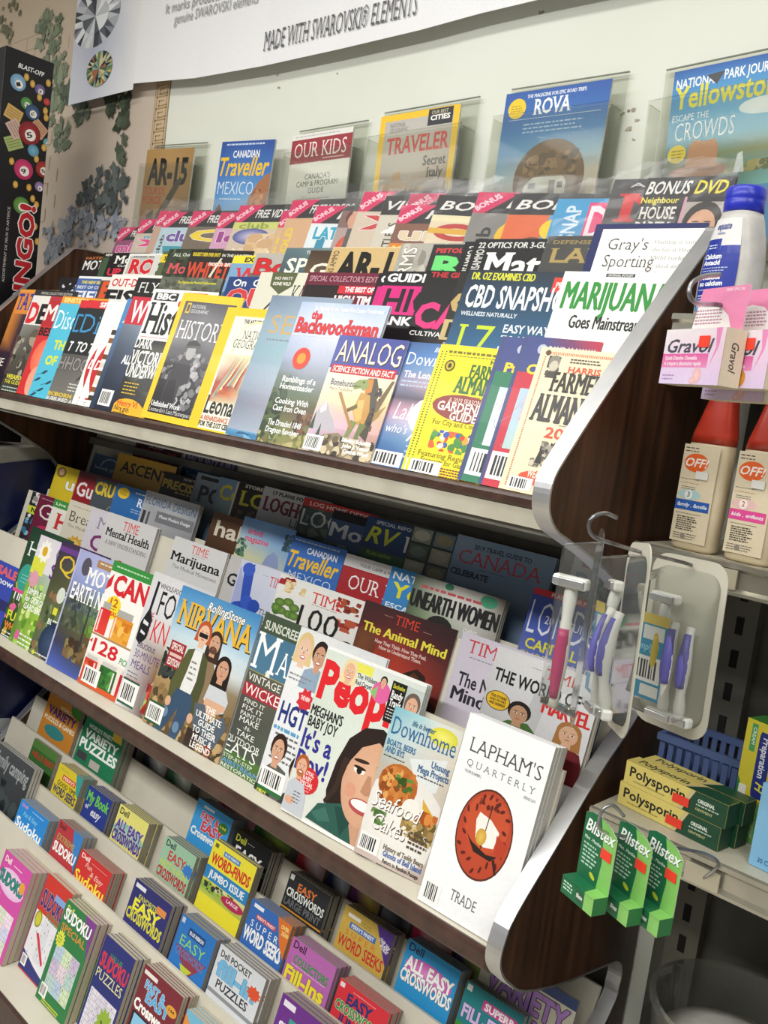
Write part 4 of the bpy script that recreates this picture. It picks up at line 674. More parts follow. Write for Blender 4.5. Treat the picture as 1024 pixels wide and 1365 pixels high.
def analog(a):
    a.X(0, 0, 1, 0.42, '5a62a8 4a52a0 434a98/565ea6 474f9c 414896'); a.X(0, 0.42, 1, 1.2, 'e3dcd4 e6d8cc e0d0c4/eee0cc f3e2c4 f2dcb8/f0d2b8 f4d8a4 f0c890/e4c4c4 e8b8b4 eab09c/d8bcd0 d8b4cc dca8a8'); a.X(0, 1.15, 1, 1.5, 'd4b8d0 cfa8b8 c99a90/c0a8b4 8a7a68 6c5a48')
    a.L('b9b4bc', (0, 1.1), (0.06, 0.92), (0.14, 0.84), (0.24, 0.98), (0.32, 1.06), (0.4, 1.2), (0, 1.2)); a.L('d9d4d8', (0.06, 0.94), (0.14, 0.84), (0.17, 0.95), (0.1, 1.0))
    a.T('ANALOG', 0.05, 0.33, 0.27, 'f0d23c', w=0.92, st='n', sh=('2a2440', 0.012)); a.T('ANALOG', 0.05, 0.33, 0.27, 'f3f1ea', w=0.92, st='l'); a.X(0.03, 0.37, 0.97, 0.48, 'c92f36 c92f36/c0282f c0282f'); a.T('SCIENCE FICTION AND FACT', 0.06, 0.46, 0.07, 'f4ece6', w=0.88, st='b')
    a.T('Bonehunters', 0.10, 0.63, 0.075, '3f5068', w=0.42, st='S'); a.T('Harry Turtledove', 0.11, 0.69, 0.038, '3a3a3c', w=0.34, st='s')
    a.L('6f5a3a', (0.95, 0.5), (0.99, 0.5), (0.88, 0.92), (0.8, 0.98), (0.78, 0.92)); a.L('a3854f', (0.72, 1.0), (0.98, 0.8), (0.92, 0.95), (0.78, 1.1))
    # a feathered raptor standing on a rock with a stick
    a.L('4a4238', (0.62, 0.50), (0.74, 0.49), (0.80, 0.60), (0.84, 0.80), (0.86, 1.02), (0.86, 1.25), (0.74, 1.18), (0.66, 0.9)); a.L('c9822f', (0.58, 0.52), (0.70, 0.50), (0.72, 0.66), (0.64, 0.70)); a.L('8d9a5c', (0.44, 0.575), (0.50, 0.53), (0.62, 0.51), (0.66, 0.6), (0.60, 0.66), (0.56, 0.63), (0.46, 0.66)); a.L('5f6a3c', (0.45, 0.60), (0.58, 0.61), (0.46, 0.63)); a.E(0.575, 0.555, 0.014, 0.012, '1f1a14')
    a.L('c2934a', (0.58, 0.68), (0.72, 0.7), (0.78, 0.9), (0.76, 1.08), (0.64, 1.06), (0.54, 0.9)); a.L('d9b46a', (0.58, 0.78), (0.66, 0.76), (0.70, 1.0), (0.64, 1.04), (0.56, 0.92)); a.L('7f8a52', (0.56, 1.02), (0.66, 1.04), (0.62, 1.18), (0.58, 1.3), (0.52, 1.32), (0.55, 1.18)); a.L('6f7a46', (0.70, 1.04), (0.80, 1.06), (0.74, 1.2), (0.76, 1.32), (0.69, 1.36), (0.68, 1.22)); a.L('6a6038', (0.42, 0.92), (0.58, 0.82), (0.60, 0.87), (0.44, 0.96)); a.L('a8804a', (0.26, 0.72), (0.30, 0.70), (0.62, 1.12), (0.59, 1.14)); a.B(0.78, 0.55, 0.88, 1.2, 20, 0.03, '2f2a26 4a4034 5f5040')
    a.L('8d7f63', (0.1, 1.5), (0.12, 1.34), (0.26, 1.24), (0.44, 1.2), (0.6, 1.26), (0.8, 1.28), (0.96, 1.34), (1.0, 1.5)); a.B(0.12, 1.24, 1, 1.5, 60, 0.05, 'b5a584 6a5d48 cbbd9c 4c4234 3a3228'); a.L('3f5240', (0.16, 1.12), (0.2, 1.4), (0.1, 1.4)); a.L('3f5240', (0.03, 0.98), (0.06, 1.2), (0.0, 1.2))
    for i, s in enumerate(('Stanley Schmidt', 'John J. Vester', 'Cynthia Ward')): a.T(s, 0.95, -0.19+0.065*i, 0.045, 'f6f4ee', w=0.42-0.03*i, st='B', al='r')
    a.bar(0.0, -0.21, 0.27, 0.19)
book('u1', (453, 448), 0.146, 'science fiction digest with a feathered dinosaur holding a stick on a rock', analog, 'e8d8c4', t=0.003, tr=(545, 457), nom=1.48)
def oldfarm(a):
    a.R(0.06, 0.06, 0.97, -0.03, 'efdc24'); a.R(0.0, 0, 1, 0.0, 'efdc24')
    a.N(0.08, 0.07, 0.97, 1, 0.05, '6f6a1c', 0.6); a.N(0.1, 0.12, 0.9, 1, 0.035, '8a8424')
    for i in range(46): a.R(0.035, 0.08+0.032*i, 0.055, 0.095+0.032*i, '5a5a1c')
    a.E(0.15, 0.25, 0.07, 0.07, '5a4a14'); a.E(0.15, 0.25, 0.05, 0.05, 'c9b424'); a.E(0.15, 0.25, 0.025, 0.03, '3f3410'); a.T("HARRIS'", 0.66, 0.19, 0.05, '3a3a14', w=0.3, st='S'); a.T("FARMER'S", 0.44, 0.36, 0.15, '2f6a34', w=0.52, st='S'); a.T('ALMANAC', 0.30, 0.55, 0.19, '2f6a34', w=0.66, st='S'); a.N(0.5, 0.58, 0.8, 1, 0.03, '7a7420')
    a.E(0.52, 0.73, 0.44, 0.155, '8c3028', rot=0.05); a.T('A 2019 SEASONAL', 0.28, 0.67, 0.055, 'f3e9dc', w=0.5, st='s'); a.T('GARDENING', 0.16, 0.77, 0.10, 'f6f0e6', w=0.75, st='S'); a.T('GUIDE', 0.36, 0.87, 0.09, 'f6f0e6', w=0.35, st='S'); a.T('For City and Country', 0.16, 0.94, 0.06, '6a6a1e', w=0.7, st='s')
    a.B(0.2, 1.0, 0.8, 1.24, 46, 0.05, 'd2402c e0642c 3f5fb0 4a8a3c d9a03c f0ead0 5a9a4a b83440 3a4fa0'); a.T('Featuring Regional', 0.1, 1.32, 0.06, '6a6418', w=0.75, st='s'); a.T('Forecasts for Gardens', 0.16, 1.39, 0.06, '6a6418', w=0.7, st='s'); a.N(0.4, 1.42, 0.95, 4, 0.03, '8a3a1c', 0.5); a.bar(0.04, -0.15, 0.42, 0.15)
book('u1', (588, 461), 0.134, 'yellow almanac sliver behind the matching yellow almanac', oldfarm, 'f2e02a', t=0.003, name='almanac', cat='almanac', nom=1.52)
book('u1', (593.5, 461), 0.134, 'yellow almanac with brown oval and a bunch of flowers', oldfarm, 'f2e02a', t=0.003, name='almanac', cat='almanac', nom=1.52)
def rand(c1, c2, tcol, head):
    def art(a):
        a.R(0, 0, 1, 0.36, '3f4a86'); a.X(0.25, 0, 1, 0.36, '3f4a86 '+('3f4a86 3f4a86/3f4a86 3f4a86 3f4a86' if tcol else '7a3f66 c42f42/3f4a86 5a4478 8a3a5c')); a.R(0, 0.36, 1, 1.5, c1); a.R(0, 0, 0.05, 1.5, '3f4a7c'); a.E(0.28, 0.12, 0.06, 0.05, 'b9c0d4'); a.T('RAND McNALLY', 0.36, 0.15, 0.07, 'dfe3ea', w=0.58, st='s'); a.T(head, 0.28, 0.28, 0.08, 'f0d02c', w=0.16, st='B') if tcol else None; a.T('Parry' if tcol else 'Co', 0.14 if tcol else 0.16, 0.36 if tcol else 0.37, 0.09, 'f0d02c', w=0.42 if tcol else 0.24, st='B')
        a.X(0.16, 0.52, 0.95, 1.12, c2); 
        g = a.rng
        for i in range(34):
            u, d, t = g.uniform(0.18, 0.9), g.uniform(0.54, 1.1), g.uniform(0, 3.1); l = g.uniform(0.05, 0.2); a.L(('c86a70', '8aa8c4', 'b9a0a8', 'd98a8a', '7f98b4')[i % 5], (u, d), (min(u+l*math.cos(t), 0.94), min(max(d+l*math.sin(t), 0.53), 1.11)), (min(u+l*math.cos(t), 0.94)+0.008, min(max(d+l*math.sin(t), 0.53), 1.11)))
        a.B(0.3, 0.55, 0.94, 0.85, 7, 0.06, '9cc4e0 8fbcd8 e8889a'); a.bar(0.06, -0.34, 0.5, 0.27)
    return art
book('u1', (669, 451), 0.14, 'green and blue road map with yellow words above a pale map', rand('2f7a5a', 'c8d8e4 d4dce4 cdd8e2/d8d8de dcdce0 c4d4e0/d6dade d0dae2 dadce0', True, 'M'), '3f4a86', t=0.003, name='road_map', cat='road map', nom=1.5)
book('u1', (699, 450), 0.14, 'red and blue road map half covered by the cream almanac', rand('c42f42', 'a8cce0 a4cadf 9fc8de/a9cadb e28a9c a9c9dc/b5cdc8 b9d0cc b4ccc8', False, ''), '3f4a86', t=0.003, tr=(803, 462), name='road_map', cat='road map', nom=1.5)
def harris(a):
    a.R(0.05, 0.035, 0.97, -0.02, 'efdfbc')
    for i in range(40): a.R(0.06+0.0225*i, 0.045, 0.0725+0.0225*i, 0.075, 'd9744a')
    for i in range(60): a.R(0.065, 0.1+0.023*i, 0.085, 0.115+0.023*i, 'd98a64' if i % 2 else 'b98a6c')
    a.E(0.1, 0.06, 0.03, 0.03, '5a4a3a'); a.B(0.13, 0.09, 0.30, 0.3, 10, 0.05, '3f3a34 5a544c'); a.E(0.215, 0.17, 0.065, 0.085, 'b9b0a0'); a.E(0.21, 0.14, 0.07, 0.06, '8a8478'); a.E(0.215, 0.19, 0.05, 0.055, 'c9c0ae'); a.L('4a443c', (0.14, 0.32), (0.17, 0.25), (0.26, 0.25), (0.3, 0.32)); a.N(0.4, 0.1, 0.8, 2, 0.03, '5a5248', 0.5); a.E(0.9, 0.22, 0.07, 0.08, '6a645a'); a.E(0.9, 0.21, 0.04, 0.055, 'c9c0ae')
    a.T('HARRIS', 0.40, 0.245, 0.06, 'd6532c', w=0.40, st='S'); a.T("FARMER'S", 0.25, 0.45, 0.20, '33302b', w=0.72, st='S'); a.T('ALMANAC', 0.12, 0.77, 0.28, '2e2b27', w=0.98*0.84, st='S'); a.T('2019', 0.36, 0.93, 0.105, 'd24a28', w=0.46, st='S'); a.N(0.5, 0.79, 0.8, 1, 0.02, '6a6258')
    a.B(0.36, 0.97, 0.86, 1.12, 70, 0.035, '4a463f 6c675d 8a8478 35322d a39c8c'); a.B(0.28, 1.1, 0.86, 1.24, 60, 0.03, 'b9b09c 8a8478 6c675d d0c6b0 55504a'); a.L('2f2c28', (0.34, 1.2), (0.37, 1.05), (0.41, 1.08), (0.42, 1.2)); a.L('55504a', (0.4, 1.12), (0.75, 1.18), (0.75, 1.2), (0.4, 1.14)); a.N(0.5, 1.26, 0.8, 1, 0.05, '9a9284', 0.6)
    a.E(0.62, 1.35, 0.42, 0.085, 'd9502c'); a.T('WEATHER FORECASTS', 0.30, 1.35, 0.075, 'f3e9d4', w=0.66, st='S'); a.T('FOR ALL REGIONS', 0.44, 1.41, 0.05, 'f3e9d4', w=0.44, st='S'); a.N(0.44, 1.45, 0.9, 4, 0.035, '4a443c', 0.5); a.bar(0.10, -0.155, 0.30, 0.13)
book('u1', (722.6, 464.7), 0.134, 'cream and red farming almanac with an engraved ploughing scene, against the rack end', harris, 'f0dfba', t=0.003, name='almanac', cat='almanac', nom=1.52)

# ---- middle tier, fifth and fourth rows (in shade under the top tier)
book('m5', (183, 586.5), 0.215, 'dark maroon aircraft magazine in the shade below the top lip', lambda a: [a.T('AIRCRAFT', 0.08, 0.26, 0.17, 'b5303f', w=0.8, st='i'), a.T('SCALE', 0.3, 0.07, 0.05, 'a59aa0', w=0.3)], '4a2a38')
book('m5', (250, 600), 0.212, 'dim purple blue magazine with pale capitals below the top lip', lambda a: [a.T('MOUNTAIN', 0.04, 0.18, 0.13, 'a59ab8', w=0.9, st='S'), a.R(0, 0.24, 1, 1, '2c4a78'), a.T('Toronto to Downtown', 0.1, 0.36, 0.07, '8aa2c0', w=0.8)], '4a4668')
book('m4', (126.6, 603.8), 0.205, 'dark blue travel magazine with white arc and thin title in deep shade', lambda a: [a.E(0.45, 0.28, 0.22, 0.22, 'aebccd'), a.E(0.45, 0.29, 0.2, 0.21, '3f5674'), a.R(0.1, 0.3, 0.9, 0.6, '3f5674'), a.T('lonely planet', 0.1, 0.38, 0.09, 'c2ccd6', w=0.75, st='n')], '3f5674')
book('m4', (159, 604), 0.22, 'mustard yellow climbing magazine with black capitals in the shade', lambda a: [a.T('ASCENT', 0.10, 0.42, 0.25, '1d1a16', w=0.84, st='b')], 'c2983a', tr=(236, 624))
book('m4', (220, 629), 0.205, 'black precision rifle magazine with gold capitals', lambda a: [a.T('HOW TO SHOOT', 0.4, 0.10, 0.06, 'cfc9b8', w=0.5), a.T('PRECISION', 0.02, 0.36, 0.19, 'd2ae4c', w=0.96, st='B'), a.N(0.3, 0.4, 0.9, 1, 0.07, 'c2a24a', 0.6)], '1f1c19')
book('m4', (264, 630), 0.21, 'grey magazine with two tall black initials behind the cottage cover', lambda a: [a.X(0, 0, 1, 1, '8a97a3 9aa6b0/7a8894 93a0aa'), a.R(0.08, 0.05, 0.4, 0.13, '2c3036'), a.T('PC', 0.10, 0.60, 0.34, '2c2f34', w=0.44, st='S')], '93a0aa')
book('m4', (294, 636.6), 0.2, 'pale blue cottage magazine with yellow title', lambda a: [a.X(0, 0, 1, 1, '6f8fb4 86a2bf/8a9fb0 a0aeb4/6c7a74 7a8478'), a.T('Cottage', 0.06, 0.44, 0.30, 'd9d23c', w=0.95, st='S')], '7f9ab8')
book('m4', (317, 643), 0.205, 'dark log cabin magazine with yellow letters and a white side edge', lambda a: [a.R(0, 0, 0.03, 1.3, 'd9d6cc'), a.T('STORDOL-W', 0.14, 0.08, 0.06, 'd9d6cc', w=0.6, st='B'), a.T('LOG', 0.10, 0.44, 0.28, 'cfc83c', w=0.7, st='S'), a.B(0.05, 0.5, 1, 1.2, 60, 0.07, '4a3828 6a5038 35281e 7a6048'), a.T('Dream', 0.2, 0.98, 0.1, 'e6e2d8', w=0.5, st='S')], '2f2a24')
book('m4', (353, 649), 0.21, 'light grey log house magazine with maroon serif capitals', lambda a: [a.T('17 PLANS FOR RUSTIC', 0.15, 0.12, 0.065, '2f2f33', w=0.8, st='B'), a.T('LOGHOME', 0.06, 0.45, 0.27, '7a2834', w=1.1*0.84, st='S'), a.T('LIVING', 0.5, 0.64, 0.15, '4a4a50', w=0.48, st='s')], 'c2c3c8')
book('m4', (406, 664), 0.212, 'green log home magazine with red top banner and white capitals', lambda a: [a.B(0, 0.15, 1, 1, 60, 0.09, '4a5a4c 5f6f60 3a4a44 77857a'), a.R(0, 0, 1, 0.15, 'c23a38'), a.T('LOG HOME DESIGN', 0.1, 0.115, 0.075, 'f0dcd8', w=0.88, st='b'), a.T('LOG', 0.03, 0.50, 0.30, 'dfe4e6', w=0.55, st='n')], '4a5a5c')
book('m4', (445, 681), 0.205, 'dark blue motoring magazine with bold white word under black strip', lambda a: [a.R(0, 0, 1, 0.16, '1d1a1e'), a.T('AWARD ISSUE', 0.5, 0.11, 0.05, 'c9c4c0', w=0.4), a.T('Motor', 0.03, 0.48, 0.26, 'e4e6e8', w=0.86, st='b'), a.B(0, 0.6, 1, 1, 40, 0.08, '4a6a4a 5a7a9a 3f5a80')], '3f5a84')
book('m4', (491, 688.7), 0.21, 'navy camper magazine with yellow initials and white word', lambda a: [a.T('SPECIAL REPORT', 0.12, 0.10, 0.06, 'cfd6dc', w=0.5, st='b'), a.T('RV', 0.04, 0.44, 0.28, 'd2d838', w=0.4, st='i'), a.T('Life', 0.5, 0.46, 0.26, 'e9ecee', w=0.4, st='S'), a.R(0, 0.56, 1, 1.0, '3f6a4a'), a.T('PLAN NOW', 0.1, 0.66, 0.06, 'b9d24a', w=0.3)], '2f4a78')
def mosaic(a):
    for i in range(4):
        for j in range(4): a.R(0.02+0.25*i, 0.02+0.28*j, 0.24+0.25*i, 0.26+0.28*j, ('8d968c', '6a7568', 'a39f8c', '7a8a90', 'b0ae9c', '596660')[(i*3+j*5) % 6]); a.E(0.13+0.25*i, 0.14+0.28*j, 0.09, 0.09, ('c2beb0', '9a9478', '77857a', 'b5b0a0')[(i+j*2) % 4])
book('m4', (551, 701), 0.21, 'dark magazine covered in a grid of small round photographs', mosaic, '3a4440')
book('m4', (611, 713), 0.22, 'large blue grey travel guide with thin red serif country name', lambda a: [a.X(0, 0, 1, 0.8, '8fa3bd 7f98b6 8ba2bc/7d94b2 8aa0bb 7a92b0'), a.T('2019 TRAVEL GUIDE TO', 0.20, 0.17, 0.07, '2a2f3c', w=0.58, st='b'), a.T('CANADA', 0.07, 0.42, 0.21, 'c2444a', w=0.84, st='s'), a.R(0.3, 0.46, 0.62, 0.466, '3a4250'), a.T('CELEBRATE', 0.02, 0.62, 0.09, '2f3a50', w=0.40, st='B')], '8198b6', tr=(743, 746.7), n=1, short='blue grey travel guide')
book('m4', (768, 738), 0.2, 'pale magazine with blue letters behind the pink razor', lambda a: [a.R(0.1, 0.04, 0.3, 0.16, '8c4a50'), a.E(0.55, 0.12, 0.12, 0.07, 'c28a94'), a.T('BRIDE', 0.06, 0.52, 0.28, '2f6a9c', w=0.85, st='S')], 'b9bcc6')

# ---- middle tier, third row
book('m3', (77, 618.6), 0.205, 'yellow magazine with white lowercase title by the dark wood end panel', lambda a: [a.E(0.17, 0.16, 0.12, 0.12, '8a6a34'), a.E(0.17, 0.15, 0.07, 0.08, 'd9b48c'), a.T('up', 0.36, 0.50, 0.26, 'f4f2ea', w=0.5, st='b', out=('8a7a24', 0.01))], 'd6be2e')
book('m3', (107, 627), 0.205, 'dark red guitar magazine with outlined white lettering', lambda a: [a.X(0, 0, 1, 0.8, '3a1a22 5a1c26/a3242e b52a30/8c2028 7a1c26'), a.T('Guitar', 0.05, 0.55, 0.30, 'f0e6e4', w=0.85, st='b', out=('8a1c24', 0.012))], '8c2028')
book('m3', (130, 637.6), 0.205, 'slate cruising magazine with yellow outlined capitals', lambda a: [a.T('CRUISING', 0.02, 0.34, 0.26, 'e3c63c', w=1.05*0.9, st='B'), a.E(0.5, 0.62, 0.12, 0.12, '77807a'), a.E(0.5, 0.62, 0.09, 0.09, '4a5258')], '4a5258')
book('m3', (157, 645), 0.213, 'blue road trip magazine with yellow disc, middle tier', lambda a: [a.E(0.17, 0.17, 0.12, 0.12, 'efc92c'), a.N(0.1, 0.13, 0.24, 3, 0.035, '9a7a1c'), a.N(0.4, 0.08, 0.95, 1, 0.05, 'cfdcec', 0.6), a.T('ROVA', 0.48, 0.36, 0.17, 'f2f4f6', w=0.46, st='S'), a.N(0.4, 0.44, 0.9, 2, 0.05, 'a9c4e2')], '2f6cae')
book('m3', (196, 654), 0.215, 'silver grey design magazine with slim blue capitals', lambda a: [a.X(0, 0, 1, 0.8, 'a9a9ad b5b5b8 9c9ca0/b9b9bc a3a3a7 8d8d92'), a.T('FLORIDA DESIGN', 0.04, 0.26, 0.16, '3f6a8c', w=0.92, st='n'), a.R(0.3, 0.34, 0.98, 0.56, '77777c'), a.T('Miami Modern Design', 0.36, 0.46, 0.06, 'e3e3e4', w=0.56), a.R(0.04, 0.4, 0.1, 0.9, '3a3a40'), a.R(0.14, 0.4, 0.18, 0.9, '55555c')], 'b9b9bc', tr=(268, 674), n=2, short='silver grey design magazine', t=0.0025)
book('m3', (286, 682), 0.2, 'dark brown magazine with cream letters showing in a gap of the middle tier', lambda a: [a.X(0, 0, 1, 0.8, '5a3a22 6a4526/3a2416 4f3018'), a.T('hab', 0.1, 0.42, 0.28, 'd6cdb8', w=0.6, st='b')], '4a2e1a')
book('m3', (326.6, 689), 0.21, 'travel magazine with yellow to blue sky, pale mountain and pink lettering', lambda a: [a.X(0, 0, 1, 1.0, '5f8cc8 6a97d0 5a88c4/a3b8c8 8fb0d0 7aa0cc/d9d29a c9cfae a9bcc0/e3d98c dcd69c c2c8b0'), a.T('airbnb', 0.14, 0.27, 0.1, 'd9466a', w=0.3, st='b'), a.T('magazine', 0.12, 0.40, 0.1, 'd9466a', w=0.46, st='b'), a.L('8f9cc4', (0.5, 0.9), (0.62, 0.55), (0.72, 0.45), (0.82, 0.52), (0.95, 0.9)), a.B(0.0, 0.38, 0.2, 0.7, 26, 0.045, '3f6a5a 5a8468 2f5448'), a.B(0.84, 0.08, 1, 0.4, 24, 0.045, '2f4a5a 3f6070')], 'a3b8c8', tr=(394, 712))
book('m3', (392, 714), 0.208, 'royal blue travel magazine with yellow script title, middle tier', lambda a: [a.N(0.05, 0.04, 0.95, 1, 0.05, 'a9b8dc', 0.6), a.T('CANADIAN', 0.32, 0.24, 0.10, 'eef0f4', w=0.56, st='b'), a.T('Traveller', 0.02, 0.52, 0.27, 'f2c12c', w=0.94, st='i'), a.T('MEXICO', 0.1, 0.74, 0.15, 'c9d8ec', w=0.8, st='l')], '3a6cb8', tr=(462, 737))
book('m3', (462.5, 737.5), 0.208, 'crimson family guide with a white top margin, middle tier', lambda a: [a.T('YOUR CAMP & PROGRAM GUIDE', 0.2, 0.15, 0.05, '8a8588', w=0.74), a.R(0, 0.2, 1, 0.74, 'a8282e'), a.T('OUR KIDS', 0.12, 0.55, 0.24, 'f4f0ee', w=0.96*0.86, st='s')], 'dcd9d8')
book('m3', (523, 755.5), 0.208, 'sky blue park magazine with white and yellow words, beside the women travel cover', lambda a: [a.T('NATIONAL', 0.04, 0.18, 0.11, 'f0f3f4', w=0.7, st='b'), a.T('Yellow', 0.06, 0.45, 0.22, 'e3dc2c', w=0.8, st='b'), a.T('ESCAPE THE', 0.04, 0.64, 0.08, 'e9eff4', w=0.62)], '3a86c4')
book('m3', (554.7, 766), 0.212, 'women travel magazine with tall black capitals over blurred white and green', lambda a: [a.X(0, 0, 1, 0.85, '5c6a58 b5b5ac d6d3cc c2c0b8 6a665c/4a5a44 aab09c d9d6d0 d0cec8 8a877c/55664c 93a080 b9c0b0 c9c8c0 a09d94/4f6046 6f8660 a3ac98 c2c1ba aaa79e'), a.E(0.4, 0.05, 0.05, 0.05, '3f8a68'), a.E(0.84, 0.10, 0.09, 0.09, '4aa07c'), a.N(0.1, 0.13, 0.8, 1, 0.06, 'c9565a', 0.65), a.T('UNEARTH WOMEN', 0.02, 0.48, 0.26, '1e1c1c', w=0.96, st='b'), a.E(0.4, 0.70, 0.16, 0.2, '2a2624'), a.T("CHIN'S", 0.66, 0.62, 0.06, 'f0eeea', w=0.15, st='b')], 'b9b9b0', tr=(676, 797.7), n=2, short='women travel magazine', t=0.0025)
book('m3', (713, 783.6), 0.17, 'deep blue city guide with red top strip and white outline letters', lambda a: [a.X(0, 0, 1, 1.3, '3a4a9c 35459a 3a4aa0/3f52a8 4a5cae 5566b4/6a74b4 5a68b0 4a58a6/2f4a9a 2f56a4 3a5cac'), a.R(0, 0, 1, 0.08, 'c22f3a'), a.T('PLAN YOUR PERFECT TRIP', 0.2, 0.065, 0.045, 'f0dcdc', w=0.7), a.T('LONDON', 0.03, 0.56, 0.42, 'e0e4ee', w=1.5*0.63, st='l'), a.T('2019 GUIDE', 0.2, 0.40, 0.10, 'f2f4f8', w=0.52, st='n'), a.T('CAPITAL', 0.06, 0.74, 0.12, 'e3d93c', w=0.56, st='b'), a.T('EXPERIENCES', 0.04, 0.90, 0.12, 'c9c85c', w=0.8, st='l'), a.N(0.08, 0.96, 0.7, 4, 0.08, 'e9ecf4', 0.55)], '3a4a9c', t=0.007)

# ---- middle tier, second row
def timecover(head, sub, hc='1f1f1f', bg=None, tcol='d9433f', extra=None, h=0.13, hd=0.34, hu=0.06, hw=0.88):
    def art(a):
        if extra: extra(a)
        a.T('TIME', 0.36, 0.2, 0.14, tcol, w=0.32, st='s'); a.N(0.40, 0.225, 0.66, 1, 0.02, '8a8684')
        if head: a.T(head, hu, hd, h, hc, w=hw, st='S')
        for i, s in enumerate(sub): a.T(s, 0.1, hd+0.13+0.1*i, 0.065, '5a5856', w=min(0.84, 0.045*len(s)), st='s')
    return art
book('m2', (44, 655), 0.205, 'black and white patterned magazine at the far end of the middle tier', lambda a: [a.B(0, 0, 1, 0.6, 60, 0.08, 'e6e4de 2a2a2c 8d8a86 c9c6c0'), a.R(0, 0.32, 1, 0.5, 'c9d23c'), a.T('NEW', 0.1, 0.46, 0.1, '2a2a24', w=0.4, st='B'), a.B(0, 0.55, 1, 1.2, 50, 0.08, '5a9ab8 3f7a9a 8dc0d0')], '2f2f33')
book('m2', (54, 658), 0.205, 'maroon garden magazine with a thin white initial', lambda a: [a.T('Gar', 0.10, 0.52, 0.34, 'dcd2d4', w=0.8, st='s'), a.E(0.35, 0.82, 0.24, 0.16, 'b52a5c'), a.N(0.08, 0.08, 0.9, 1, 0.05, 'a88a94')], '6a2038')
book('m2', (73, 666), 0.2, 'white magazine with green top band and a red initial', lambda a: [a.R(0, 0, 1, 0.18, '3f8a3c'), a.T('Live well', 0.06, 0.12, 0.06, 'd6e8cc', w=0.5, st='b'), a.T('H', 0.14, 0.62, 0.33, 'c22f30', w=0.36, st='S')], 'dcdad0')
book('m2', (93.7, 667), 0.205, 'beige mindful magazine with a small golden sun', lambda a: [a.N(0.1, 0.1, 0.9, 1, 0.04, '9a9282'), a.T('Breathe', 0.08, 0.42, 0.21, '4a443a', w=0.9*0.92, st='s'), a.T('The Mindful Life', 0.10, 0.54, 0.06, '6a6254', w=0.6, st='s'), a.star(0.35, 0.86, 0.2, 'c29a3c', 11), a.E(0.35, 0.86, 0.1, 0.1, 'd9b45c')], 'cfc8b6')
book('m2', (123, 677), 0.205, 'pale lilac magazine with thin grey and purple serif letters', lambda a: [a.T('MO', 0.2, 0.38, 0.24, '8a8494', w=0.5, st='s'), a.T('CL', 0.16, 0.80, 0.30, '7a2f6a', w=0.46, st='S')], 'cfc9d2')
book('m2', (145, 683.6), 0.21, 'light grey special edition about mental health with a red figure low down', timecover('Mental Health', ['A NEW UNDERSTANDING'], extra=lambda a: [a.E(0.5, 0.72, 0.09, 0.08, 'c9323a'), a.B(0.3, 0.72, 0.85, 1.0, 30, 0.06, 'c2a088 a37a64 8a6a58 d6bca8')], h=0.12), 'cfcdcd', ds=0.7, tr=(210.4, 705), n=3, short='mental health special edition')
book('m2', (234, 714.4), 0.21, 'light grey special edition with a bold black medical movement title', timecover('Marijuana', ['The Medical Movement'], hc='141414', h=0.16, hd=0.42, hu=0.03, hw=0.92), 'd3d2d1', tr=(304.7, 737.5), n=1, short='medical movement special edition')
book('m2', (309, 739), 0.2, 'grey magazine with bold black letters next to the blue dumbbell cover', lambda a: [a.T('GOOD', 0.04, 0.50, 0.20, '1a1a1c', w=0.7, st='S')], 'bfbcba')
def dumb(a):
    a.X(0, 0, 1, 1.3, 'c9ccdc cdd0de d2d4e0/bfc4da c6cadc cdd0de/b5bcd8 bcc2da c6cadc'); a.L('a3aad0', (0.02, 0.1), (0.3, 0.6), (0.04, 1.2)); a.L('2f4fb0', (0.10, 0.10), (0.30, 0.02), (0.38, 0.62), (0.22, 0.72)); a.L('2444a3', (0.08, 0.72), (0.42, 0.60), (0.48, 0.80), (0.12, 0.92)); a.E(0.2, 0.13, 0.13, 0.11, '3a5cc0'); a.E(0.34, 0.66, 0.13, 0.12, '3556ba'); a.E(0.14, 0.84, 0.12, 0.13, '2f4fb0'); a.E(0.50, 0.68, 0.12, 0.11, '2a4aa8')
    a.T('TIME', 0.66, 0.28, 0.16, 'c9433f', w=0.32, st='s'); a.N(0.5, 0.14, 0.64, 1, 0.02, '8a8894'); a.T('THE', 0.62, 0.80, 0.13, '55545c', w=0.24, st='s'); a.T('SCIENCE OF', 0.3, 0.98, 0.13, '4a4954', w=0.66, st='n')
book('m2', (323, 745), 0.21, 'lilac special edition showing a blue dumbbell', dumb, 'c9ccdc', tr=(386, 768))
def hund(a):
    for cu, cd, n, r, c in ((0.06, 0.02, 5, 0.06, 'a32430 8a1c28'), (0.2, 0.12, 14, 0.05, 'e3d0a8 d6bc8a c9a870'), (0.1, 0.52, 1, 0.1, '4a6a2c'), (0.82, 0.12, 24, 0.04, '7a2a1c 8f3a24 66221a a3502f'), (0.86, 0.4, 12, 0.06, 'b5523a 8f3226 d6845c'), ):
        a.B(max(cu-0.12, 0), max(cd-0.06, 0), min(cu+0.14, 1), cd+0.14, n, r, c)
    for u, d in ((0.08, 0.44), (0.18, 0.40), (0.26, 0.46), (0.12, 0.56), (0.22, 0.58), (0.05, 0.54), (0.28, 0.58)): a.E(u, d, 0.065, 0.065, '4a6e2a', '7a9a48')
    a.T('TIME', 0.42, 0.28, 0.17, 'd23a3a', w=0.36, st='s'); a.N(0.44, 0.3, 0.74, 1, 0.02, '77736f'); a.T('100', 0.33, 0.70, 0.34, '1f1e1e', w=0.46, st='n'); a.E(0.88, 0.72, 0.1, 0.05, '2a2a2a', rot=-0.5)
book('m2', (375, 765.6), 0.212, 'white food special edition with sprouts, pecans and a large number', hund, 'e3e1dc', tr=(490, 800))
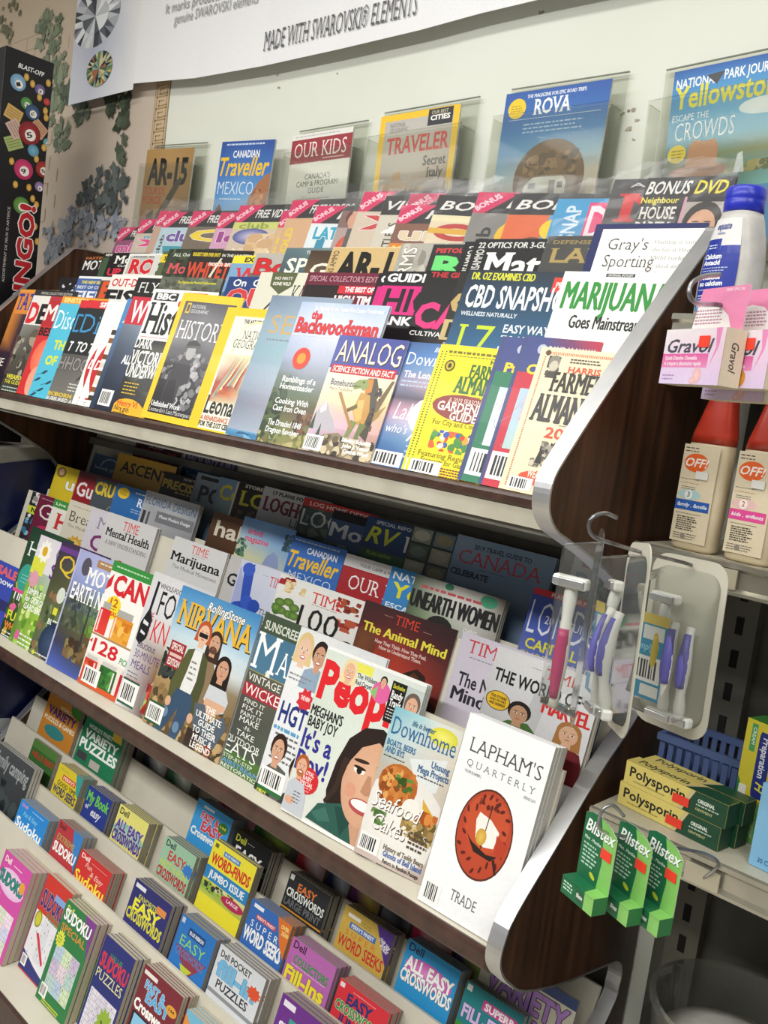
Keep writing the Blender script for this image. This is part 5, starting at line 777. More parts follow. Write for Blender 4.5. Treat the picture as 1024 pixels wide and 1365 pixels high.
def animal(a):
    a.X(0, 0, 1, 1.33, '3a2222 3c2020 2f1c1e/4a2222 5a2422 3c1e20/7a2c26 9c3a30 5a2826/8a3028 b5402f 77302a/6a261f 8f3226 5a2420/4a1e1a 55211d 3a1a18')
    a.E(0.10, 0.62, 0.14, 0.26, '6a3a26', '7a4a30'); a.L('33211c', (0.50, 1.33), (0.60, 0.80), (0.72, 0.68), (0.82, 0.74), (0.86, 0.95), (1, 1.1), (1, 1.33)); a.L('5a3424', (0.62, 0.86), (0.70, 0.74), (0.76, 0.78), (0.72, 1.0))
    a.T('TIME', 0.37, 0.20, 0.13, 'd8402f', w=0.26, st='s'); a.N(0.24, 0.12, 0.34, 1, 0.02, 'b58a80'); a.N(0.68, 0.17, 0.78, 1, 0.02, 'b58a80'); a.T('The Animal Mind', 0.05, 0.42, 0.13, 'e9dc4a', w=0.9, st='b'); a.T('How They Think. How They Feel.', 0.22, 0.53, 0.05, 'e6cfc4', w=0.56); a.T('How to Understand Them.', 0.28, 0.60, 0.05, 'e6cfc4', w=0.46)
book('m2', (488, 800), 0.212, 'dark red special edition with yellow animal title', animal, '5a2422', tr=(611, 841))
book('m2', (618, 841.6), 0.21, 'pale lilac special edition with black mindful words beside the dark red one', lambda a: [a.T('TIME', 0.08, 0.24, 0.17, 'c93a3c', w=0.36, st='s'), a.N(0.12, 0.29, 0.5, 1, 0.025, '8a8690', 0.5), a.T('The New', 0.07, 0.68, 0.17, '2c2a30', w=0.44, st='b'), a.T('Mindfulness', 0.05, 0.88, 0.17, '2c2a30', w=0.75, st='b')], 'cdc6d2')
def heroes(a):
    a.X(0, 0, 1, 1.3, 'd6d5d6 dfdedf e4e3e4/c9c8ca d9d8da e0dfe0/b9b8ba cfced0 d9d8da/a9a8aa bfbec0 cccbcd'); a.L('c2c1c3', (0.5, 0.02), (0.62, 0.02), (0.5, 1.3), (0.34, 1.3)); a.L('efeeef', (0.66, 0.3), (0.74, 0.3), (1.0, 1.1), (0.92, 1.1))
    # two plain figures: someone in a green jumper, a fair haired woman in dark red
    a.L('4a6a34', (0.10, 1.3), (0.16, 0.95), (0.28, 0.84), (0.46, 0.80), (0.62, 0.95), (0.70, 1.3)); a.B(0.14, 0.9, 0.66, 1.2, 40, 0.06, '4a6a34 587a40 3c582a'); a.face(0.36, 0.72, 0.10, skin='b98f70', hair='1f1a18', smile=False)
    a.L('6a1f26', (0.66, 1.3), (0.70, 0.98), (0.82, 0.88), (0.96, 0.92), (1, 1.05), (1, 1.3)); a.face(0.83, 0.74, 0.10, skin='d6ab8c', hair='a8743f', long=1.7, smile=False)
    a.T('TIME', 0.50, 0.2, 0.13, 'd23a36', w=0.3, st='s'); a.N(0.36, 0.12, 0.48, 1, 0.02, '8a8686'); a.T('THE WORLD OF', 0.04, 0.42, 0.155, '1c1b1d', w=0.82, st='b'); a.T('MARVEL', 0.55, 0.60, 0.17, 'd2322f', w=0.43, st='b'); a.E(0.14, 0.66, 0.12, 0.12, '1f1c18'); a.E(0.14, 0.66, 0.112, 0.112, 'e3b62c')
    for i, s in enumerate(('THE STORIES', 'AND MOVIES', 'AND LEGENDS')): a.T(s, 0.14, 0.63+0.045*i, 0.03, '2f2612', w=0.16, st='B', al='c')
book('m2', (664.5, 861), 0.21, 'silver special edition with black and red title above green jumper and fair haired woman', heroes, 'd6d5d6')

# ---- middle tier, front row
def gard(c, title, tc, pal, extra=None, top=None, tw=0.9, hgt=0.2):
    def art(a):
        a.X(0, 0, 1, 1.35, c); a.B(0, 0.55, 1, 1.33, 90, 0.055, pal)
        if extra: extra(a)
        if title: a.T(title, 0.08, 0.34, hgt, tc, w=tw, st='s')
    return art
book('m1', (12, 752), 0.2, 'royal blue magazine with red and white words at the very end of the middle tier', lambda a: [a.T('SALE', 0.4, 0.25, 0.16, 'e0646c', w=0.55, st='B'), a.T('now', 0.5, 0.42, 0.12, 'e6e6ee', w=0.4, st='b'), a.R(0.2, 0.7, 1, 0.9, '35356a')], '3f4fae', right=True)
book('m1', (43.6, 701), 0.205, 'dark green homes magazine with teal disc and a row of bright flowers', gard('1f3a2c 26442f 2f5038/2f4a34 3a583c 3f6040/35502f 456a3a 4a6f40/26361f 2f4526 3a5030', 'Happy', 'e6ebe6', '3f6a2c 5a8a3a 2a4a20 d0a42c c23f7a e06a9a', lambda a: [a.E(0.2, 0.60, 0.17, 0.17, '3a9a88'), a.N(0.1, 0.56, 0.3, 3, 0.04, '7ac2b4'), a.T('TIME', 0.03, 0.86, 0.10, 'f2ecee', w=0.4, st='B'), a.R(0, 0.74, 0.3, 0.78, 'd9528a'), a.T('FULL', 0.05, 1.1, 0.10, 'e3df3c', w=0.4, st='b'), a.T('WHY', 0.05, 1.2, 0.07, 'e58a3c', w=0.3, st='B'), a.N(0.05, 1.24, 0.5, 2, 0.04, 'd9e3e0')], hgt=0.17), '26442f')
book('m1', (55, 713), 0.205, 'bright green garden magazine with a daisy in a white corner box', gard('7a8a6a 8a9a78 8fa080/8f9f8a b0bcae a3b098/6a8a3f 9ac23f 8ab84a/5f7a3c 9ac04a 7fa03c', '', 'fff', '7aa83a 9ac84a 5f8f2c b4d86a d0e08a', lambda a: [a.R(0, 0, 1, 0.42, 'dcd6dc'), a.L('d6d84a', (0, 0.26), (0.3, 0.26), (0.3, 0.46), (0, 0.46)), a.star(0.2, 0.17, 0.15, 'f2f0e6', 9), a.E(0.2, 0.17, 0.06, 0.06, 'd9a92c'), a.T('G', 0.46, 0.25, 0.2, '7a6a94', w=0.2, st='s'), a.T('So', 0.44, 0.44, 0.17, '5f3a8a', w=0.32, st='b'), a.star(0.14, 0.52, 0.12, 'd99aa8', 8), a.T('SIMPLE TIPS', 0.08, 0.70, 0.07, 'f2f4f0', w=0.6, st='b'), a.T('for GORGEOUS', 0.08, 0.79, 0.07, 'f2f4f0', w=0.62, st='b'), a.T('GARDENS!', 0.1, 0.88, 0.07, 'f2f4f0', w=0.45, st='b'), a.E(0.15, 1.2, 0.05, 0.06, 'd9649a'), a.N(0.2, 1.16, 0.7, 3, 0.05, 'f0f2ea')]), '8aa06a')
book('m1', (83.4, 721), 0.205, 'dim garden magazine with yellow Q title and a dark blue urn', gard('3a2a4a 46304f 3f2c48/4a4a34 565a3c 4f5236/5f6a4a 6c7650 66704c/55604a 606a50 58624a', 'Quilt', 'd9b93a', '4a5a34 6a7a44 38452a 7f8a58 8a6a4a', lambda a: [a.R(0, 0.06, 1, 0.12, '6a3f8a'), a.N(0.3, 0.52, 0.8, 2, 0.05, 'c9d0c2'), a.E(0.3, 0.58, 0.08, 0.09, 'cfd6c8'), a.T('10', 0.24, 0.80, 0.07, 'd9d23c', w=0.4, st='B'), a.T('BUTTERFLY', 0.2, 0.92, 0.06, 'e9ece4', w=0.5, st='b'), a.E(0.36, 1.10, 0.22, 0.2, '26344f', '3f5270'), a.R(0.28, 0.88, 0.46, 0.94, '26344f'), a.L('d9d23c', (0.1, 1.24), (0.14, 1.28), (0.1, 1.32), (0.06, 1.28)), a.N(0.14, 1.26, 0.6, 3, 0.04, 'e3e6dc')]), '4a4a3c')
def mother(a):
    a.X(0, 0, 1, 1.35, 'a3a6d0 b0b4da a8acd4/9fa5d2 adb4dc a3abd6/8c94c4 8f9cc8 7d8fc0/6a708c 6f7d6a 5f7a58/55584c 5f7a4a 7fa04a/4a4a40 5a5a3a 6a7a3c/3a3f5a 4a4440 4c4a38/4a5aa0 46507a 3f4566/4f66b8 4a5cab 45539a')
    a.B(0.0, 0.5, 0.5, 0.85, 40, 0.06, '4f5a48 626a54 3f4638'); a.L('6a4a34', (0.55, 0.82), (0.72, 0.62), (0.9, 0.82), (0.88, 0.9), (0.57, 0.9)); a.B(0.25, 0.92, 0.8, 1.15, 40, 0.06, '5f4a30 7a6240 3f3020 8a7a4c'); a.B(0.5, 0.72, 1, 0.85, 20, 0.05, '6f9a3c 8ab84a 5a8030'); a.L('3a3a34', (0.5, 0.4), (0.52, 0.4), (0.54, 1.0), (0.5, 1.0))
    a.R(0, 0, 0.028, 1.35, 'b9b9d6'); a.E(0.22, 0.16, 0.09, 0.1, '55505c'); a.T('MOTHER', 0.28, 0.32, 0.17, 'f2f2f2', w=0.9, st='S', sh=('3a3a5a', 0.006)); a.T('EARTH NEWS', 0.07, 0.53, 0.17, 'f2f2f2', w=1.3*0.7, st='S', sh=('3a3a5a', 0.006)); a.T('MODERN HOMESTEAD', 0.05, 0.64, 0.08, '3f4a6a', w=0.9, st='s'); a.R(0.4, 0.04, 0.9, 0.12, 'a8825c'); a.N(0.45, 0.06, 0.85, 1, 0.05, 'e3d3bc')
book('m1', (107, 732.5), 0.207, 'lavender blue magazine with white serif title over a pond and cabin', mother, 'a3a6d0', n=1, short='lavender blue pond magazine')
def can(a):
    a.R(0, 0, 0.8, 0.11, '3a8f3f'); a.N(0.08, 0.045, 0.7, 1, 0.04, 'bfe0bc'); a.T('BEST', 0.82, 0.07, 0.05, 'e0633a', w=0.16, st='B'); a.L('cf2730', (0.0, 0.22), (0.08, 0.13), (0.08, 0.26), (0, 0.32)); a.T('CAN', 0.12, 0.32, 0.19, 'cf2730', w=0.62, st='B')
    a.E(0.22, 0.46, 0.14, 0.12, 'efd42c'); a.T('12', 0.22, 0.45, 0.08, 'b8542c', w=0.14, st='b', al='c'); a.N(0.12, 0.47, 0.32, 1, 0.03, '8a6a1c'); a.T('SALSAS', 0.22, 0.54, 0.04, 'c9402c', w=0.18, st='B', al='c')
    for u, d0, w, d1, c, c2, k in ((0.02, 0.50, 0.2, 0.76, 'd22c2e', 'e0463a', None), (0.30, 0.52, 0.34, 0.77, 'd9892a', 'e6a53c', 'e8a83a d98a24 c9761c f0bc5c'), (0.74, 0.56, 0.26, 0.76, '6a5230', '8a6c3c', '7a5c34 4a3a20 9a7a48')):
        a.R(u, d0, u+w, d1, c, c2); a.R(u+0.03, d0-0.07, u+w-0.03, d0, 'a9a6a0'); 
        if k: a.B(u+0.01, d0+0.03, u+w-0.01, d1-0.02, 22, 0.07, k)
        a.R(u+0.02, d0+0.02, u+0.045, d1-0.02, 'f0d6cc')
    a.X(0, 0.765, 1, 0.785, 'b8906a b8906a/a37a54 a37a54'); a.R(0, 0.785, 1, 1.36, 'efece6'); a.L('cf2730', (0.0, 0.86), (0.05, 0.82), (0.05, 0.87)); a.T('128', 0.08, 0.945, 0.13, 'cf2730', w=0.46, st='b'); a.T('PICKLES', 0.60, 0.945, 0.06, '3a8f3f', w=0.27, st='b')
def can2(a):
    can(a)
    H = a.H; a.R(0, H-0.33, 1, H, 'e8dfd6')
    for u, w, c, k in ((0.02, 0.24, 'd2432c', 'd2432c e06a3c b8301c'), (0.32, 0.30, '2f6a2c', '3f7a34 2a5a24 5a9a48'), (0.68, 0.3, 'c92a2c', 'c92a2c a81f24 d9504a')):
        a.R(u, H-0.27, u+w, H-0.03, c); a.B(u, H-0.26, u+w, H-0.05, 16, 0.05, k); a.R(u+0.02, H-0.31, u+w-0.02, H-0.27, 'c9c6c0'); a.R(u+w-0.06, H-0.25, u+w-0.035, H-0.06, 'e9e0da')
    a.R(0, H-0.05, 1, H, 'd25a2c'); a.bar(0.06, H-0.2, 0.30, 0.17)
book('m1', (152.4, 747.5), 0.205, 'white canning magazine with red title and glass jars of fruit', can2, 'efece6')
def forks(a):
    a.X(0, 0, 1, 1.35, 'd9d8da dcdbdd d6d5d8/d3d2d6 d9d8da d3d2d4/cfcfd2 cdc9c6 c9b9a8/d6d5d6 8a6a4a a3784f/d9d8d8 6a3a2c 8a3a30/dcdbdb 5a4030 8a4a34'); a.T('WHOLE-FOOD, PLANT-BASED', 0.16, 0.13, 0.045, '55555a', w=0.8); a.T('FORKS', 0.22, 0.38, 0.23, '1f1e20', w=0.66, st='n'); a.T('OVER', 0.20, 0.60, 0.05, 'c9323f', w=0.24, st='n', rot=1.57); a.T('KNIVES', 0.24, 0.62, 0.20, 'd0303c', w=0.62, st='n')
    a.L('1f1e20', (0.1, 0.08), (0.14, 0.08), (0.13, 0.36), (0.19, 0.44), (0.18, 0.62), (0.1, 0.70), (0.02, 0.66), (0.02, 0.5), (0.09, 0.36)); a.L('dcdbdd', (0.06, 0.46), (0.15, 0.48), (0.15, 0.51), (0.06, 0.50)); a.L('dcdbdd', (0.06, 0.56), (0.14, 0.58), (0.14, 0.60), (0.06, 0.59))
    a.T('DELICIOUS', 0.08, 0.72, 0.045, '5a4a6a', w=0.3); a.T('30-MINUTE', 0.07, 0.82, 0.075, '5f3f7a', w=0.42, st='n'); a.T('MEALS', 0.07, 0.92, 0.075, '5f3f7a', w=0.32, st='n'); a.N(0.05, 0.96, 0.26, 2, 0.035, '77757a')
    for i, s in enumerate(("SPRING'S", 'BEST', 'VEGGIES')): a.T(s, 0.05, 1.06+0.055*i, 0.045, 'd9646c', w=0.24, st='n')
    H = a.H; a.E(0.72, 0.98, 0.24, 0.1, 'b8b2ae'); a.L('8a847e', (0.42, 1.0), (0.96, 0.96), (1, H-0.1), (0.82, H), (0.5, H), (0.36, H-0.14)); a.B(0.42, 0.98, 0.98, H-0.04, 130, 0.055, 'b5322c 8a2428 d0603a 6a2f34 c98a3c 7a9a3c a3c05c 4a2a34 d9a05c 932c30'); a.B(0.5, 0.92, 0.98, 1.06, 16, 0.06, 'e0cba8 d0b088 a9c06c c9d89a'); a.B(0.5, H-0.28, 0.8, H-0.02, 14, 0.08, '8fae4c c9323c 7a9a3a b5282f')
    a.R(0.02, H-0.27, 0.3, H-0.25, '2f5a48'); a.bar(0.03, H-0.25, 0.28, 0.2); a.R(0.02, H-0.05, 0.3, H-0.03, '2f5a48')
book('m1', (206.6, 762), 0.207, 'pale grey food magazine with tall black and red title and a jar of layered salad', forks, 'd9d8da')
def band(a):
    H = a.H; a.X(0, 0, 1, H, '4a8ac0 4f90c4 4686bc/5a9aca 68a4d0 5c9aca/8ab4d2 9fc2da 8fb8d4/b9ced8 cfdde2 c2d4dc/c9ccc2 d6d9d2 c9d0d0/8a7c62 a08e6e 8a7a60/a8895c b5966a 86704c/8f744c 98804f 6a563a/75603f 6a5538 4c3e2c/5f4c34 4f3f2c 3a2f22')
    a.B(0.02, 0.58, 0.24, 0.86, 50, 0.04, '2a2f2c 38403a 1f2422'); a.B(0, 0.9, 1, H, 120, 0.05, 'a88a5c 8c7048 6f5838 bd9f70 55442e')
    a.T('NIRVANA', 0.05, 0.33, 0.21, 'e3b23c', w=0.93, st='S', sh=('3a2c14', 0.012))
    a.T('RollingStone', 0.38, 0.13, 0.075, 'f4f2ec', w=0.46, st='i', out=('3a3a3a', 0.004))
    a.R(0.07, 0.50, 0.27, 0.74, '9a2c30'); a.T('SPECIAL', 0.09, 0.58, 0.06, 'f2e6e0', w=0.16, st='S'); a.T('EDITION', 0.09, 0.72, 0.06, 'f2e6e0', w=0.16, st='S'); a.R(0.09, 0.61, 0.25, 0.64, 'd9b8b0')
    # standing figure in a green cardigan, one behind, one crouching
    a.L('8a7358', (0.50, 0.52), (0.62, 0.50), (0.68, 0.62), (0.64, 1.0), (0.52, 0.96)); a.face(0.585, 0.38, 0.075, skin='c99a7c', hair='3a2a20', long=2.2, beard='5a4030', smile=False)
    a.L('e3e2de', (0.34, 0.50), (0.50, 0.50), (0.52, 0.88), (0.34, 0.90)); a.N(0.38, 0.6, 0.48, 4, 0.05, '8a8884')
    a.L('565a34', (0.30, 0.52), (0.38, 0.49), (0.36, 0.70), (0.32, 0.95), (0.22, 1.0), (0.20, 0.85)); a.L('4c5030', (0.48, 0.49), (0.56, 0.54), (0.60, 0.75), (0.58, 1.04), (0.46, 1.02), (0.50, 0.75))
    a.L('38506a', (0.30, 0.88), (0.50, 0.88), (0.54, 1.0), (0.46, 1.42), (0.36, 1.42), (0.38, 1.04), (0.26, 1.34), (0.16, 1.32)); a.E(0.24, 1.12, 0.04, 0.05, '6a86a3'); a.E(0.42, 1.2, 0.04, 0.05, '6a86a3'); a.L('26303c', (0.36, 1.40), (0.46, 1.40), (0.45, 1.46), (0.35, 1.46))
    a.E(0.24, 1.02, 0.035, 0.045, 'd6a98a'); a.E(0.55, 1.07, 0.035, 0.045, 'd6a98a'); a.face(0.43, 0.34, 0.08, skin='e0b598', hair='b5552c', long=1.0, smile=False); a.R(0.375, 0.335, 0.485, 0.375, '1c1a1c')
    a.L('c9ccd0', (0.66, 0.72), (0.84, 0.68), (0.92, 0.80), (0.90, 0.90), (0.76, 0.96), (0.64, 0.86)); a.L('d6a98a', (0.66, 0.84), (0.90, 0.84), (0.90, 0.88), (0.74, 1.0), (0.66, 0.98)); a.L('55606c', (0.56, 0.92), (0.68, 0.90), (0.76, 1.04), (0.92, 0.92), (0.98, 1.0), (0.90, 1.22), (0.68, 1.22), (0.60, 1.1)); a.face(0.76, 0.56, 0.08, skin='c9977a', hair='241a16', long=2.0, smile=False); a.L('3a2c26', (0.56, 1.14), (0.72, 1.14), (0.70, 1.3), (0.56, 1.3)); a.E(0.84, 1.25, 0.05, 0.05, '8a3f26')
    for i, s in enumerate(('THE', 'ULTIMATE', 'GUIDE', 'TO THEIR', 'MUSIC &', 'LEGEND')): a.T(s, 0.76, -0.35+0.066*i, 0.05, 'f4f2ee', w=(0.12, 0.31, 0.2, 0.29, 0.24, 0.25)[i], st='S', al='c')
    a.R(0.02, H-0.22, 0.23, H-0.2, '2f5a3c'); a.bar(0.025, H-0.2, 0.21, 0.16); a.R(0.02, H-0.045, 0.23, H-0.025, '2f5a3c')
book('m1', (244, 781), 0.215, 'blue sky music special with yellow title and three long haired musicians', band, '5a9aca', tr=(351, 816), n=1, short='music special')
def martha(a):
    H = a.H; a.X(0, 0, 1, H, '4a5a48 4f5f4c 4a5a48/4a6a80 5a7f9a 557a94/b89f6a bda670 b59c68/8a8a5c 96905f 8c8858/55604c 4c5a48 586454/4a544c 44504a 4c564c/3f4a44 3f4c44 465048/4a6a34 527438 4c6c34/4f7034 587a38 4c6a30'); a.R(0, 0, 1, 0.16, '46543f'); a.T('SUNSCREEN SURVEY', 0.04, 0.13, 0.07, 'd9dfd0', w=0.86); a.R(0, 0.16, 1, 0.48, '4a7590'); a.T('M', 0.0, 0.46, 0.30, 'f2f4f4', w=0.32, st='s'); a.T('ARTHA', 0.34, 0.44, 0.19, 'f2f4f4', w=0.62, st='s'); a.L('e6e2d0', (0.22, 0.45), (0.27, 0.45), (0.32, 0.56), (0.24, 0.57))
    a.X(0, 0.49, 0.5, 1.15, '55544a 5c5b50/4a4a46 55564c/4c504a 525a4c'); a.T('VINTAGE', 0.02, 0.565, 0.06, 'eceade', w=0.44, st='n'); a.R(0.0, 0.585, 0.6, 0.69, 'a3303a'); a.T('WICKER', 0.02, 0.675, 0.08, 'f4e8e4', w=0.56, st='n')
    for i, s in enumerate(('FIND IT', 'FIX IT', 'PAINT IT')): a.T(s, 0.06, 0.745+0.052*i, 0.036, 'e9e9e0', w=0.28, st='n')
    a.L('7f8cc4', (0.50, 0.92), (0.60, 0.82), (0.82, 0.78), (1, 0.82), (1, 1.08), (0.72, 1.1), (0.56, 1.0)); a.L('dfe4ea', (0.53, 0.98), (0.68, 0.94), (0.74, 1.14), (0.70, 1.2), (0.58, 1.18)); 
    for i in range(5): a.L('b0bac4', (0.55, 1.02+0.035*i), (0.70, 1.0+0.035*i), (0.70, 1.006+0.035*i), (0.55, 1.026+0.035*i))
    a.L('e9ecee', (0.70, 1.1), (0.75, 1.1), (0.78, H), (0.73, H)); a.L('e9ecee', (0.60, 1.17), (0.64, 1.17), (0.60, H-0.02), (0.56, H-0.02))
    for i, (s, st, h) in enumerate((('MAKE', 'n', 0.065), ('-N-', 'n', 0.05), ('TAKE', 'n', 0.065), ('OUTDOOR', 'n', 0.075), ('EATS', 's', 0.14))): a.T(s, 0.2, (0.90, 0.95, 1.01, 1.08, 1.17)[i], h*0.68, 'eceee6', w=(0.26, 0.1, 0.25, 0.46, 0.44)[i], st=st, al='c')
    a.T('STEP-BY-STEP', 0.0, 1.215, 0.03, 'e3e9dc', w=0.4, st='n'); a.T('AIRSTREAM', 0.0, 1.258, 0.036, '6f9cd6', w=0.5, st='B'); a.T('RESTORATION', 0.0, 1.292, 0.028, 'eef0ea', w=0.56, st='n')
book('m1', (354.7, 815.6), 0.207, 'grey green home magazine with white title and a blue cushioned garden chair', martha, '4a544c')
def hg(a):
    H = a.H; a.X(0, 0, 1, H, 'e4e5e6 e6e7e8 e2e3e4/dfe0e2 e3e4e5 dfe0e1'); a.face(0.11, 0.16, 0.09, skin='e3bfa4', hair='dcc188', long=1.3); a.face(0.30, 0.17, 0.08, skin='c9977a', hair='2a1c16', shirt='8fa3b8'); a.R(0.40, 0.24, 0.56, 0.42, '26241c'); a.N(0.42, 0.27, 0.54, 4, 0.035, 'd9c23c'); a.face(0.48, 0.17, 0.07, skin='d9a98a', hair='5a3020', long=1.4); a.face(0.64, 0.20, 0.06, skin='d9a98a', hair='4a2a1c'); a.N(0.02, 0.36, 0.3, 2, 0.035, '8a8a8e')
    a.R(0.78, 0.06, 1, 0.12, 'a9c0b8'); a.star(0.28, 0.52, 0.10, 'cf3038', 8); a.T('THE NEW', 0.28, 0.52, 0.03, 'f4e0de', w=0.11, st='B', al='c'); a.T('HGTV', 0.04, 0.74, 0.15, '26357a', w=0.42, st='b'); a.N(0.02, 0.78, 0.42, 1, 0.045, '5a9cc4', 0.6); a.N(0.06, 0.83, 0.4, 5, 0.045, '6a6a6e')
    a.L('5a5c58', (0.0, 1.42), (0.02, 1.14), (0.14, 1.04), (0.30, 1.08), (0.34, 1.42)); a.L('3a3638', (0.30, 1.42), (0.34, 1.22), (0.48, 1.16), (0.60, 1.24), (0.62, 1.42)); a.face(0.15, 0.95, 0.085, skin='d0a083', hair='2f2018'); a.face(0.42, 1.04, 0.085, skin='c9977a', hair='241812', beard='6a4a38'); a.L('d6a98a', (0.36, 1.30), (0.48, 1.24), (0.5, 1.30), (0.40, 1.38))
    a.R(0.0, 1.25, 0.2, 1.42, '2f3a30'); a.T('NEW', 0.04, 1.30, 0.04, 'e3df3c', w=0.12, st='B'); a.N(0.02, 1.32, 0.18, 3, 0.03, 'b9c0b4'); a.X(0.30, 1.34, 1, H, 'b9c8cf c9d6da/8a948c a3ada3/6a8a4c 5f8044/5a8a3c 5a863a'); a.L('e0e2e0', (0.34, 1.42), (0.44, 1.34), (0.54, 1.42), (0.54, 1.48), (0.34, 1.48)); a.bar(0.03, H-0.2, 0.3, 0.15); a.R(0.03, H-0.05, 0.33, H-0.02, '2f6a3a')
book('m1', (402, 836), 0.205, 'white home makeover magazine with small portraits and two dark haired men in grey', hg, 'e4e5e6', n=1, short='white home makeover magazine')
def people(a):
    H = a.H; a.X(0, 0, 1, H, 'd3dbd0 dbe0d8 d6dcd6/ccd6c8 d6ddd2 d0d8d2/d6dccf dbe0d8 d3dad6/e0e2dc d9dad2 c9cfc8'); a.R(0, 0, 1, 0.02, 'eff0ec')
    a.T('People', 0.02, 0.385, 0.275, 'd8262c', w=0.93, st='B')
    a.R(0.28, 0.03, 0.5, 0.10, 'e3df5c'); a.face(0.28, 0.12, 0.065, skin='e0b090', hair='e6d2a0', long=1.5); a.T('The Wildest', 0.36, 0.14, 0.035, '3a3a3a', w=0.2); a.T('Red Carpet Ever', 0.36, 0.19, 0.035, '3a3a3a', w=0.24); a.E(0.62, 0.18, 0.09, 0.08, 'd9609a'); a.L('8ab86a', (0.52, 0.2), (0.58, 0.14), (0.58, 0.24)); a.face(0.62, 0.1, 0.03, hair='1f1a1a', smile=False)
    a.R(0.70, 0.06, 0.84, 0.36, '1c1c1a'); a.T('Exclusive', 0.715, 0.11, 0.03, 'd9d23c', w=0.11); a.T('Randy', 0.715, 0.18, 0.05, 'f4f2ee', w=0.11, st='S'); a.T('Travis', 0.715, 0.24, 0.05, 'f4f2ee', w=0.11, st='S'); a.N(0.715, 0.26, 0.825, 4, 0.022, 'c9c6c0'); a.X(0.84, 0.06, 1, 0.40, 'b9c4c0 c2ccc8/8f9a98 a9b2b0'); a.face(0.92, 0.19, 0.065, skin='d6a68a', hair='6a5a50'); a.L('7a3a3a', (0.84, 0.40), (0.88, 0.31), (0.97, 0.31), (1, 0.40))
    a.T("MEGHAN'S", 0.02, 0.53, 0.075, '1e1d20', w=0.33, st='b'); a.T('BABY JOY', 0.02, 0.62, 0.075, '1e1d20', w=0.31, st='b'); a.T("It's a", 0.01, 0.79, 0.14, '33318c', w=0.32, st='b'); a.T('Boy!', 0.01, 0.96, 0.145, '33318c', w=0.33, st='b')
    # smiling dark haired woman, large
    a.L('2b1f1b', (0.38, 1.0), (0.40, 0.78), (0.46, 0.58), (0.58, 0.46), (0.74, 0.42), (0.90, 0.48), (1, 0.60), (1, 1.15), (0.9, 1.15), (0.5, 1.1), (0.42, 1.12)); a.L('c99a7c', (0.62, 1.08), (0.92, 1.04), (0.97, H), (0.56, H)); a.L('2f5a50', (0.26, H-0.04), (0.34, 1.12), (0.56, 1.04), (0.66, 1.13), (0.74, H-0.02)); a.L('24483f', (0.5, 1.08), (0.6, 1.06), (0.68, 1.14), (0.62, 1.26)); a.L('3f6e62', (0.30, 1.2), (0.42, 1.12), (0.5, 1.2), (0.38, H-0.06))
    a.E(0.73, 0.82, 0.235, 0.33, 'd3a283', 'dfb292', n=28); a.L('2b1f1b', (0.48, 0.86), (0.47, 0.66), (0.58, 0.50), (0.76, 0.44), (0.96, 0.52), (1, 0.66), (0.96, 0.74), (0.86, 0.58), (0.74, 0.52), (0.60, 0.60), (0.53, 0.72)); a.L('3a2a22', (0.46, 0.72), (0.52, 0.72), (0.48, 0.98), (0.40, 1.1), (0.38, 1.08), (0.44, 0.95))
    for u in (0.63, 0.85): a.E(u, 0.765, 0.055, 0.024, 'f2ece6'); a.E(u, 0.765, 0.026, 0.026, '2a1a14'); a.E(u, 0.745, 0.06, 0.012, '2a1a14'); a.E(u, 0.695, 0.075, 0.014, '3a281e', rot=-0.1 if u < 0.7 else 0.1)
    a.L('bd8a6c', (0.72, 0.77), (0.755, 0.77), (0.79, 0.90), (0.74, 0.915), (0.69, 0.90)); a.E(0.74, 1.0, 0.125, 0.055, 'b5504f'); a.E(0.74, 0.99, 0.108, 0.036, 'f6f3ee'); a.E(0.60, 0.92, 0.05, 0.05, 'd99a80'); a.E(0.88, 0.92, 0.05, 0.05, 'd99a80')
    a.E(0.18, 1.01, 0.115, 0.10, 'cf2b30'); a.T('ROYAL', 0.18, 0.97, 0.03, 'f6e6e2', w=0.11, st='S', al='c'); a.T('BABY', 0.18, 1.01, 0.03, 'f6e6e2', w=0.1, st='S', al='c'); a.T('SPECIAL', 0.18, 1.05, 0.03, 'f6e6e2', w=0.14, st='S', al='c'); a.N(0.12, 1.06, 0.24, 2, 0.022, 'e9a8a4')
    a.L('c2c6cc', (0.0, H-0.02), (0.0, 1.08), (0.05, 1.03), (0.16, 1.05), (0.21, 1.14), (0.23, H-0.01)); a.face(0.09, 0.93, 0.062, skin='dca98c', hair='a8592c', beard='b8703f'); a.E(0.06, H-0.1, 0.05, 0.03, 'dca98c'); a.N(0.08, 1.12, 0.17, 4, 0.025, '6a6e78'); a.R(0.24, H-0.025, 1, H, 'efeee8')
book('m1', (437, 864), 0.203, 'celebrity weekly with big red title and a smiling dark haired woman', people, 'd3dbd0', tr=(572, 907), n=2, short='celebrity weekly', t=0.004)
